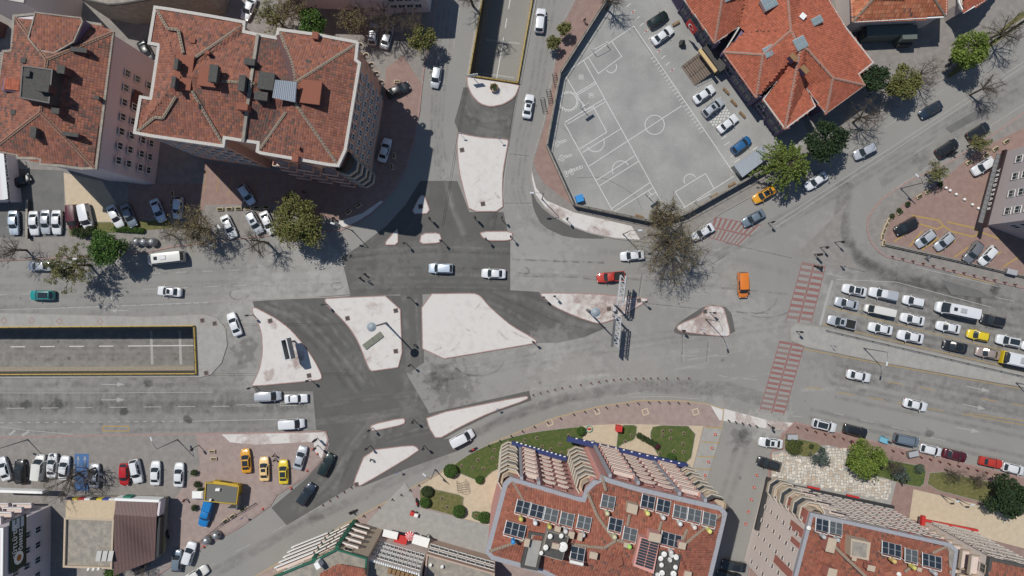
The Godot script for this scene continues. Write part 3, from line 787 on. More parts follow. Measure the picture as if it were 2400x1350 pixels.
	for i in 9:
		for j in 6:
			if (i + j) % 2: continue
			var o := P(1662.0 + i * 4.6 + j * 2.2, 280.0 - i * 3.4 + j * 3.2)
			var e := Vector3(0.84, 0, -0.54) * 0.19; var f := Vector3(0.54, 0, 0.84) * 0.19
			o.y = 0.168
			ch.quad(o - e - f, o - e + f, o + e + f, o + e - f)
	part("chessboard_paint", ch, M.white_paint, yard)

func square(parent: Node, x: float, z: float, r: float, ang: float) -> void:
	var a := []
	for k in 5:
		var v := Vector2.from_angle(deg_to_rad(ang + 45 + 90 * k)) * r * 1.3
		a.append_array([x + v.x, z + v.y])
	line(parent, a, 0.1, M.white_paint, 0.166, "court_line")

func build_ramps() -> void:
	M.ramp_wall = surf(Color(0.58, 0.55, 0.49), Color(0.50, 0.47, 0.43), 6.0, 0.9, 0.02, 0.2, 0.1, 31)
	for tr in [["underpass_west", TW, 6.0, 5.0], ["underpass_north", TN, 7.2, 6.4]]:
		var w := W(tr[1])
		var d1: float = tr[2]; var d0: float = tr[3]
		# rims given NW, NE/SW ...: sides run from the far end (0, 3) to the near end (1, 2)
		var f0 := Vector3(w[0].x, -d0, w[0].y); var f1 := Vector3(w[1].x, -d1, w[1].y); var f2 := Vector3(w[2].x, -d1, w[2].y); var f3 := Vector3(w[3].x, -d0, w[3].y)
		# the carriageway goes on under the junction beyond the near end
		var on1 := f1 + (f1 - f0).normalized() * 30.0; var on2 := f2 + (f2 - f3).normalized() * 30.0
		var fl := MB.new()
		if (f1 - f0).cross(f2 - f0).y > 0: fl.quad(f0, on1, on2, f3)
		else: fl.quad(f0, f3, on2, on1)
		var floor_o := node(tr[0] + "_road", fl.mesh(M.road, Vector2(1.0 / 224.0, 1.0 / 126.0), Vector2(0.5, 0.5)))
		floor_o.set_meta("kind", "structure")
		var wl := MB.new()
		for s in [[f0, on1, w[0], w[1]], [on2, f3, w[2], w[3]]]:
			var a: Vector3 = s[0]; var b: Vector3 = s[1]
			var A := Vector3(a.x, 0.1, a.z); var B := Vector3(b.x, 0.1, b.z)
			wl.quad(a, b, B, A); wl.quad(b, a, A, B)
			var out := (b - a).cross(Vector3.UP).normalized() * 0.35
			if out.dot((f0 + f2) * 0.5 - a) > 0: out = -out
			wl.quad(a + out, b + out, B + out, A + out)
		wl.quad(Vector3(f0.x, -d0, f0.z), Vector3(f3.x, -d0, f3.z), Vector3(f3.x, 0.1, f3.z), Vector3(f0.x, 0.1, f0.z))
		wl.quad(f1 + Vector3(0, d1 - 1.0, 0), f2 + Vector3(0, d1 - 1.0, 0), f2 + Vector3(0, d1 + 0.1, 0), f1 + Vector3(0, d1 + 0.1, 0))
		wl.quad(f1 + Vector3(0, d1 - 1.0, 0), on1 + Vector3(0, d1 - 1.0, 0), on2 + Vector3(0, d1 - 1.0, 0), f2 + Vector3(0, d1 - 1.0, 0))
		var wo := part(tr[0] + "_wall", wl, M.ramp_wall)
		wo.set_meta("kind", "structure")
		# raised service walk along each wall foot
		for s in [[f0, f1, f2], [f3, f2, f1]]:
			var b := MB.new()
			var inw: Vector3 = (s[2] - s[1]).normalized() * 0.9
			var up := Vector3(0, 0.25, 0)
			var q := [s[0] + up, s[1] + up, s[1] + inw + up, s[0] + inw + up]
			if (q[1] - q[0]).cross(q[2] - q[0]).y > 0: b.quad(q[0], q[1], q[2], q[3])
			else: b.quad(q[0], q[3], q[2], q[1])
			b.quad(q[3] - up, q[2] - up, q[2], q[3])
			part("service_walk", b, M.ramp_wall, floor_o)
		# markings on the ramp floor
		for a in ([[0.5, 0.36, 0.985, 0.36]] if tr[0] == "underpass_west" else [[0.2, 0.5, 0.99, 0.5]]):
			var k := 0.30
			while k < 0.985:
				var e: float = minf(k + (0.045 if k < 0.72 else 0.3), 0.985)
				floor_line(floor_o, f0, f1, f2, f3, k, a[1] + (0.1 if tr[0] == "underpass_west" else 0.0), e, 0.2)
				k = e + 0.045
		for k in ([0.822, 0.91] if tr[0] == "underpass_west" else [0.77, 0.93]):
			var b := MB.new()
			for q in [[k - 0.004, k + 0.004]]:
				var A := f0.lerp(f1, q[0]).lerp(f3.lerp(f2, q[0]), 0.13); var B := f0.lerp(f1, q[1]).lerp(f3.lerp(f2, q[1]), 0.13)
				var D := f0.lerp(f1, q[1]).lerp(f3.lerp(f2, q[1]), 0.87); var E := f0.lerp(f1, q[0]).lerp(f3.lerp(f2, q[0]), 0.87)
				var up := Vector3(0, 0.02, 0)
				if (B - A).cross(D - A).y > 0: b.quad(A + up, B + up, D + up, E + up)
				else: b.quad(A + up, E + up, D + up, B + up)
			part("expansion_joint", b, M.worn_paint, floor_o)
		# railing round the rim: yellow capped parapet, dark posts, two rails
		var rail := thing("railing", "yellow painted parapet with dark railing round the %s underpass ramp" % ("west" if tr[0] == "underpass_west" else "north"), "railing")
		var path := [Vector3(w[0].x, 0, w[0].y), Vector3(w[1].x, 0, w[1].y), Vector3(w[2].x, 0, w[2].y), Vector3(w[3].x, 0, w[3].y)]
		for i in 3:
			var b := MB.new()
			var ex: Vector3 = (path[i + 1] - path[i]).normalized() * 0.12
			b.beam(path[i] + Vector3(0, 0.32, 0) - ex, path[i + 1] + Vector3(0, 0.32, 0) + ex, 0.26, 0.44)
			part("parapet", b, M.yellow_parapet, rail)
			var r := MB.new()
			for hh in [0.75, 1.0]: r.beam(path[i] + Vector3(0, hh, 0), path[i + 1] + Vector3(0, hh, 0), 0.05)
			part("rail", r, M.dark_metal, rail)
			var l: float = path[i].distance_to(path[i + 1])
			var cnt := int(l / 2.0)
			for j in cnt + 1:
				var p: Vector3 = path[i].lerp(path[i + 1], float(j) / cnt)
				if absf(p.x) > 106 or absf(p.z) > 62: continue
				var b2 := MB.new()
				b2.tube(p + Vector3(0, 0.5, 0), p + Vector3(0, 1.03, 0), 0.05, 0.05, 6)
				part("post", b2, M.dark_metal, rail)

func floor_line(parent: Node, f0: Vector3, f1: Vector3, f2: Vector3, f3: Vector3, k0: float, t: float, k1: float, wd: float) -> void:
	var a := f0.lerp(f1, k0).lerp(f3.lerp(f2, k0), t); var d := f0.lerp(f1, k1).lerp(f3.lerp(f2, k1), t)
	var s := (d - a).normalized().cross(Vector3.UP) * wd * 0.5
	var up := Vector3(0, 0.03, 0)
	var b := MB.new()
	b.quad(a - s + up, d - s + up, d + s + up, a + s + up)
	if b.n[0].y < 0:
		b = MB.new()
		b.quad(a + s + up, d + s + up, d - s + up, a - s + up)
	part("lane_dash", b, M.white_paint, parent)

# ------------------------------------------------------------------ vehicles (local axes: +x forward, y up)
# kind: L, W, H, belt stations [x/L, width, top], windscreen base/top, rear top/base (x/L), cabin base and top half-width share, pane splits along the side
var KINDS := {
	"sedan": [4.55, 1.80, 1.44, [[-0.5, 0.70, 0.66], [-0.488, 0.84, 0.82], [-0.45, 0.93, 0.95], [-0.36, 0.985, 0.98], [-0.2, 1.0, 0.93], [0.1, 1.0, 0.92], [0.2, 0.995, 0.93], [0.34, 0.97, 0.86], [0.43, 0.91, 0.78], [0.48, 0.80, 0.68], [0.5, 0.62, 0.54]], 0.215, 0.06, -0.20, -0.36, 0.90, 0.70, [0.05, 0.44, 0.48, 0.86]],
	"old_sedan": [4.3, 1.66, 1.40, [[-0.5, 0.88, 0.74], [-0.49, 0.95, 0.88], [-0.44, 0.97, 0.93], [-0.2, 1.0, 0.92], [0.1, 1.0, 0.90], [0.2, 1.0, 0.91], [0.4, 0.97, 0.86], [0.48, 0.94, 0.80], [0.5, 0.86, 0.66]], 0.19, 0.09, -0.20, -0.31, 0.91, 0.77, [0.04, 0.46, 0.50, 0.92]],
	"hatch": [4.15, 1.77, 1.48, [[-0.5, 0.74, 0.62], [-0.488, 0.88, 0.86], [-0.45, 0.96, 0.95], [-0.2, 1.0, 0.95], [0.1, 1.0, 0.93], [0.22, 0.99, 0.94], [0.34, 0.96, 0.87], [0.43, 0.90, 0.79], [0.48, 0.78, 0.68], [0.5, 0.60, 0.54]], 0.235, 0.07, -0.35, -0.46, 0.90, 0.72, [0.05, 0.40, 0.44, 0.80]],
	"suv": [4.5, 1.86, 1.68, [[-0.5, 0.78, 0.70], [-0.488, 0.91, 1.0], [-0.45, 0.97, 1.08], [-0.2, 1.0, 1.06], [0.1, 1.0, 1.04], [0.22, 0.995, 1.05], [0.34, 0.975, 0.99], [0.44, 0.92, 0.92], [0.485, 0.82, 0.80], [0.5, 0.66, 0.62]], 0.225, 0.08, -0.37, -0.465, 0.91, 0.74, [0.05, 0.38, 0.42, 0.72]],
	"van": [4.75, 1.86, 1.92, [[-0.5, 0.86, 0.70], [-0.492, 0.95, 1.08], [-0.45, 0.99, 1.12], [-0.2, 1.0, 1.1], [0.1, 1.0, 1.1], [0.24, 0.995, 1.08], [0.36, 0.96, 0.98], [0.45, 0.88, 0.86], [0.488, 0.78, 0.74], [0.5, 0.64, 0.58]], 0.30, 0.16, -0.455, -0.485, 0.94, 0.86, [0.04, 0.24, 0.28, 0.56]],
	"minibus": [6.9, 2.02, 2.65, [[-0.5, 0.90, 0.8], [-0.495, 0.97, 1.3], [-0.47, 1.0, 1.35], [0.1, 1.0, 1.35], [0.3, 1.0, 1.30], [0.41, 0.95, 1.15], [0.47, 0.86, 1.0], [0.492, 0.76, 0.85], [0.5, 0.62, 0.65]], 0.385, 0.27, -0.478, -0.492, 0.965, 0.88, [0.03, 0.14, 0.18, 0.94]],
	"pickup": [5.2, 1.84, 1.76, [[-0.5, 0.90, 0.95], [-0.495, 0.97, 1.02], [-0.2, 1.0, 1.02], [0.0, 1.0, 1.02], [0.2, 1.0, 1.04], [0.33, 0.975, 1.0], [0.44, 0.92, 0.93], [0.485, 0.84, 0.82], [0.5, 0.70, 0.64]], 0.22, 0.11, -0.085, -0.125, 0.91, 0.76, [0.05, 0.48, 0.52, 0.93]]}
var protos := {}
var paints := {}

func paint(c: String) -> Material:
	if not paints.has(c):
		var t := {"white": [0.60, 0.615, 0.63], "offwhite": [0.58, 0.575, 0.54], "silver": [0.44, 0.46, 0.49], "ice": [0.50, 0.58, 0.66], "grey": [0.17, 0.18, 0.195], "slate": [0.16, 0.20, 0.24], "black": [0.012, 0.013, 0.015], "darkblue": [0.014, 0.025, 0.045], "darkgreen": [0.008, 0.018, 0.016], "blue": [0.02, 0.10, 0.24], "brightblue": [0.01, 0.16, 0.42], "teal": [0.01, 0.22, 0.22], "red": [0.38, 0.012, 0.015], "orangered": [0.42, 0.05, 0.02], "maroon": [0.07, 0.007, 0.014], "orange": [0.60, 0.17, 0.02], "amber": [0.60, 0.28, 0.015], "cream": [0.72, 0.50, 0.22], "yellow": [0.62, 0.47, 0.02], "bronze": [0.34, 0.28, 0.25], "brick": [0.40, 0.035, 0.02]}
		var q: Array = t[c]
		var m := mat(q[0], q[1], q[2], 0.32)
		m.metallic = 0.25 if c in ["silver", "ice", "grey", "slate", "bronze"] else 0.0
		m.clearcoat_enabled = true
		m.clearcoat = 0.7
		m.clearcoat_roughness = 0.06
		paints[c] = m
	return paints[c]

func car_proto(kind: String) -> Node3D:
	if protos.has(kind): return protos[kind]
	var K: Array = KINDS[kind]
	var L: float = K[0]; var hw: float = K[1] * 0.5; var H: float = K[2]
	var st: Array = K[3]
	var root := Node3D.new()
	root.name = "car"
	var b := MB.new()
	var rings := []
	for s in st:
		var w: float = s[1] * hw; var yt: float = s[2]
		var lo := 0.26 if absf(s[0]) < 0.47 else 0.34
		rings.append([Vector3(s[0] * L, lo, w * 0.90), Vector3(s[0] * L, minf(0.45, yt - 0.05), w), Vector3(s[0] * L, lerpf(0.45, yt, 0.55), w * 0.99), Vector3(s[0] * L, yt - 0.05, w * 0.955), Vector3(s[0] * L, yt, w * 0.86), Vector3(s[0] * L, yt + 0.025, w * 0.45), Vector3(s[0] * L, yt + 0.03, 0)])
	for side in [1.0, -1.0]:
		for i in rings.size() - 1:
			for j in 6:
				var A: Vector3 = rings[i][j]; var B: Vector3 = rings[i + 1][j]; var D: Vector3 = rings[i + 1][j + 1]; var E: Vector3 = rings[i][j + 1]
				if side < 0:
					A.z = -A.z; B.z = -B.z; D.z = -D.z; E.z = -E.z
					b.quad(A, E, D, B)
				else: b.quad(A, B, D, E)
		for e in [0, rings.size() - 1]:
			var c := Vector3(rings[e][0].x, 0.34, 0)
			for j in 6:
				var A: Vector3 = rings[e][j]; var B: Vector3 = rings[e][j + 1]
				A.z *= side; B.z *= side
				if (side > 0) == (e > 0): b.tri(c, B, A)
				else: b.tri(c, A, B)
	# cabin shell
	var belt := 0.0
	for s in st:
		if absf(s[0]) < 0.25: belt = maxf(belt, s[2])
	belt -= 0.02
	var xb: float = K[4] * L; var xt: float = K[5] * L; var rt: float = K[6] * L; var rb: float = K[7] * L
	var wb: float = K[8] * hw; var wt: float = K[9] * hw
	var front := func(t: float, s: float) -> Vector3: return Vector3(lerpf(xb + 0.16 * (1.0 - t * t), xt + 0.09 * (1.0 - t * t), s), lerpf(belt, H - 0.07, s), t * lerpf(wb, wt, s))
	var rear := func(t: float, s: float) -> Vector3: return Vector3(lerpf(rb - 0.10 * (1.0 - t * t), rt - 0.06 * (1.0 - t * t), s), lerpf(belt, H - 0.08, s), t * lerpf(wb * 0.96, wt * 0.96, s))
	var side_f := func(z: float, u: float, s: float) -> Vector3:
		var a: Vector3 = front.call(z, s); var c: Vector3 = rear.call(z, s)
		var p := a.lerp(c, u)
		p.z += z * 0.03 * sin(PI * u)
		return p
	patch(b, front, 6, 3, -1, 1, 0, 1, false)
	patch(b, rear, 6, 2, -1, 1, 0, 1, true)
	for z in [1.0, -1.0]: patch(b, side_f.bind().call if false else func(u: float, s: float) -> Vector3: return side_f.call(z, u, s), 6, 2, 0, 1, 0, 1, z < 0)
	var roof := func(t: float, s: float) -> Vector3:
		var a: Vector3 = front.call(t, 1.0); var c: Vector3 = rear.call(t, 1.0)
		var p := a.lerp(c, s)
		p.y += 0.075 * (1.0 - t * t * t * t) * sin(PI * clampf(s * 0.9 + 0.05, 0, 1)) + 0.02 * (1.0 - t * t)
		p.z += signf(t) * absf(t) * 0.03 * sin(PI * s)
		return p
	patch(b, roof, 6, 5, -1, 1, 0, 1, false)
	if kind == "pickup":   # load bed hollow
		var z := hw * 0.84
		b.quad(Vector3(-0.48 * L, 1.058, -z), Vector3(-0.48 * L, 1.058, z), Vector3(-0.48 * L, 1.10, z), Vector3(-0.48 * L, 1.10, -z))
		for s in [1.0, -1.0]: b.beam(Vector3(-0.49 * L, 1.07, s * hw * 0.91), Vector3(-0.14 * L, 1.07, s * hw * 0.91), 0.09, 0.12)
		b.beam(Vector3(-0.487 * L, 1.07, -hw * 0.9), Vector3(-0.487 * L, 1.07, hw * 0.9), 0.09, 0.12)
	b.soften(38)
	part("body", b, paint("white"), root)
	if kind == "pickup":
		var q := MB.new()
		q.quad(Vector3(-0.478 * L, 1.062, -hw * 0.86), Vector3(-0.478 * L, 1.062, hw * 0.86), Vector3(-0.145 * L, 1.062, hw * 0.86), Vector3(-0.145 * L, 1.062, -hw * 0.86))
		part("load_bed", q, M.rubber, root)
	var g := MB.new()
	patch(g, func(t: float, s: float) -> Vector3: return front.call(t, s) + Vector3(0.012, 0.012, 0), 6, 3, -0.90, 0.90, 0.03, 0.95, false)
	g.soften(30)
	part("windscreen", g, M.glass, root)
	if not kind in ["van_panel"]:
		g = MB.new()
		patch(g, func(t: float, s: float) -> Vector3: return rear.call(t, s) + Vector3(-0.012, 0.012, 0), 6, 2, -0.86, 0.86, 0.10, 0.94, true)
		g.soften(30)
		part("rear_window", g, M.glass, root)
	var sp: Array = K[10]
	for z in [1.0, -1.0]:
		for k in range(0, sp.size(), 2):
			g = MB.new()
			patch(g, func(u: float, s: float) -> Vector3: return side_f.call(z, u, s) + Vector3(0, 0.004, z * 0.012), 2, 1, sp[k], sp[k + 1], 0.14, 0.88, z < 0)
			part("side_window", g, M.glass, root)
		var mm := MB.new()
		mm.bbox(Vector3(xb - 0.12, belt + 0.08, z * (hw + 0.07)), Vector3(0.12, 0.13, 0.2), 0.03)
		part("mirror", mm, paint("white"), root)
		var fs: Array = st[st.size() - 2]
		var hl := MB.new()
		hl.bbox(Vector3(fs[0] * L - 0.10, fs[2] - 0.02, z * fs[1] * hw * 0.78), Vector3(0.3, 0.1, 0.30), 0.03)
		part("headlight", hl, M.lamp_glass, root)
		var rs: Array = st[1]
		var tl := MB.new()
		tl.bbox(Vector3(rs[0] * L + 0.02, rs[2] - 0.12, z * rs[1] * hw * 0.84), Vector3(0.12, 0.2, 0.26), 0.02)
		part("tail_light", tl, M.tail, root)
		for x in [0.30, -0.31]:
			var wh := MB.new()
			var o := Vector3(x * L, 0.32, z * (hw - 0.12))
			wh.tube(o + Vector3(0, 0, -0.1), o + Vector3(0, 0, 0.1), 0.32, 0.32, 14)
			var wo := part("wheel", wh, M.rubber, root)
			var ri := MB.new()
			ri.tube(o + Vector3(0, 0, z * 0.08), o + Vector3(0, 0, z * 0.108), 0.2, 0.19, 12)
			part("rim", ri, M.galv, wo)
	protos[kind] = root
	return root

func patch(b: MB, f: Callable, nu: int, nv: int, u0: float, u1: float, v0: float, v1: float, flip: bool) -> void:
	for i in nu:
		for j in nv:
			var a0 := lerpf(u0, u1, float(i) / nu); var a1 := lerpf(u0, u1, float(i + 1) / nu)
			var b0 := lerpf(v0, v1, float(j) / nv); var b1 := lerpf(v0, v1, float(j + 1) / nv)
			var A: Vector3 = f.call(a0, b0); var B: Vector3 = f.call(a1, b0); var D: Vector3 = f.call(a1, b1); var E: Vector3 = f.call(a0, b1)
			if flip: b.quad(A, B, D, E)
			else: b.quad(A, E, D, B)

func car(kind: String, x: float, y: float, ang: float, color: String, label: String, opts: String = "", group: String = "", base: float = 0.0) -> Node3D:
	var src := car_proto(kind)
	var o: Node3D = src.duplicate()
	var K: Array = KINDS[kind]
	var nm: String = {"sedan": "sedan_car", "old_sedan": "sedan_car", "hatch": "hatchback_car", "suv": "suv_car", "van": "van", "minibus": "minibus", "pickup": "pickup_truck"}[kind]
	if "taxi" in opts: nm = "taxi_cab"
	o.name = numbered(nm)
	add_child(o)
	var p := P(x, y, 0.8)
	o.position = Vector3(p.x, base, p.z)
	o.rotation.y = -deg_to_rad(ang)
	var sc := 1.055
	if " x" in opts: sc = float(opts.get_slice(" x", 1))
	o.scale = Vector3.ONE * sc
	o.set_meta("label", label)
	o.set_meta("category", "taxi" if "taxi" in opts else {"van": "van", "minibus": "minibus", "pickup": "pickup truck"}.get(kind, "car"))
	if group != "": o.set_meta("group", group)
	for c in o.get_children():
		if String(c.name).begins_with("body") or String(c.name).begins_with("mirror"): c.material_override = paint(color)
	var L: float = K[0]; var hw: float = K[1] * 0.5; var H: float = K[2]
	if "sunroof" in opts:
		var g := MB.new()
		var xx: float = lerpf(K[5], K[6], 0.30) * L
		g.bbox(Vector3(xx, H + 0.022, 0), Vector3(0.62, 0.03, hw * 0.95), 0.015)
		part("sunroof", g, M.glass, o)
	if "glassroof" in opts:
		var g := MB.new()
		var x0: float = K[5] * L - 0.1; var x1: float = K[6] * L + 0.1
		g.bbox(Vector3((x0 + x1) * 0.5, H + 0.01, 0), Vector3(x0 - x1, 0.045, hw * 1.12), 0.03)
		part("glass_roof", g, M.glass, o)
	if "rails" in opts:
		for z in [1.0, -1.0]:
			var g := MB.new()
			g.beam(Vector3(K[5] * L - 0.1, H + 0.0, z * hw * 0.68), Vector3(K[6] * L + 0.1, H + 0.0, z * hw * 0.68), 0.05, 0.06)
			part("roof_rail", g, M.dark_metal, o)
	if "sign" in opts:
		var g := MB.new()
		g.bbox(Vector3(lerpf(K[5], K[6], 0.3) * L, H + 0.10, 0), Vector3(0.16, 0.14, 0.42), 0.03)
		part("taxi_sign", g, M.yellow, o)
	if "vents" in opts:
		for xx in [[-0.04, 1.1, 0.8], [0.16, 0.6, 0.6]]:
			var g := MB.new()
			g.bbox(Vector3(xx[0] * L, H + 0.06, 0), Vector3(xx[1], 0.12, xx[2]), 0.05)
			part("roof_hatch", g, M.galv if xx[0] < 0 else M.glass, o)
	if "doors" in opts:
		for z in [1.0, -1.0]:
			for xx in [0.14, -0.08]:
				var g := MB.new()
				var a := Vector3(xx * L, 0.75, z * hw * 0.98); var e := a + Vector3(-0.5, 0, z * 0.72)
				g.beam(a, e, 0.06, 0.75)
				part("open_door", g, paint(color), o)
	if "camper" in opts:
		var g := MB.new()
		g.bbox(Vector3(-0.29 * L, 1.42, 0), Vector3(0.36 * L, 0.62, hw * 1.76), 0.12)
		part("canopy", g, paint("silver"), o)
	return o

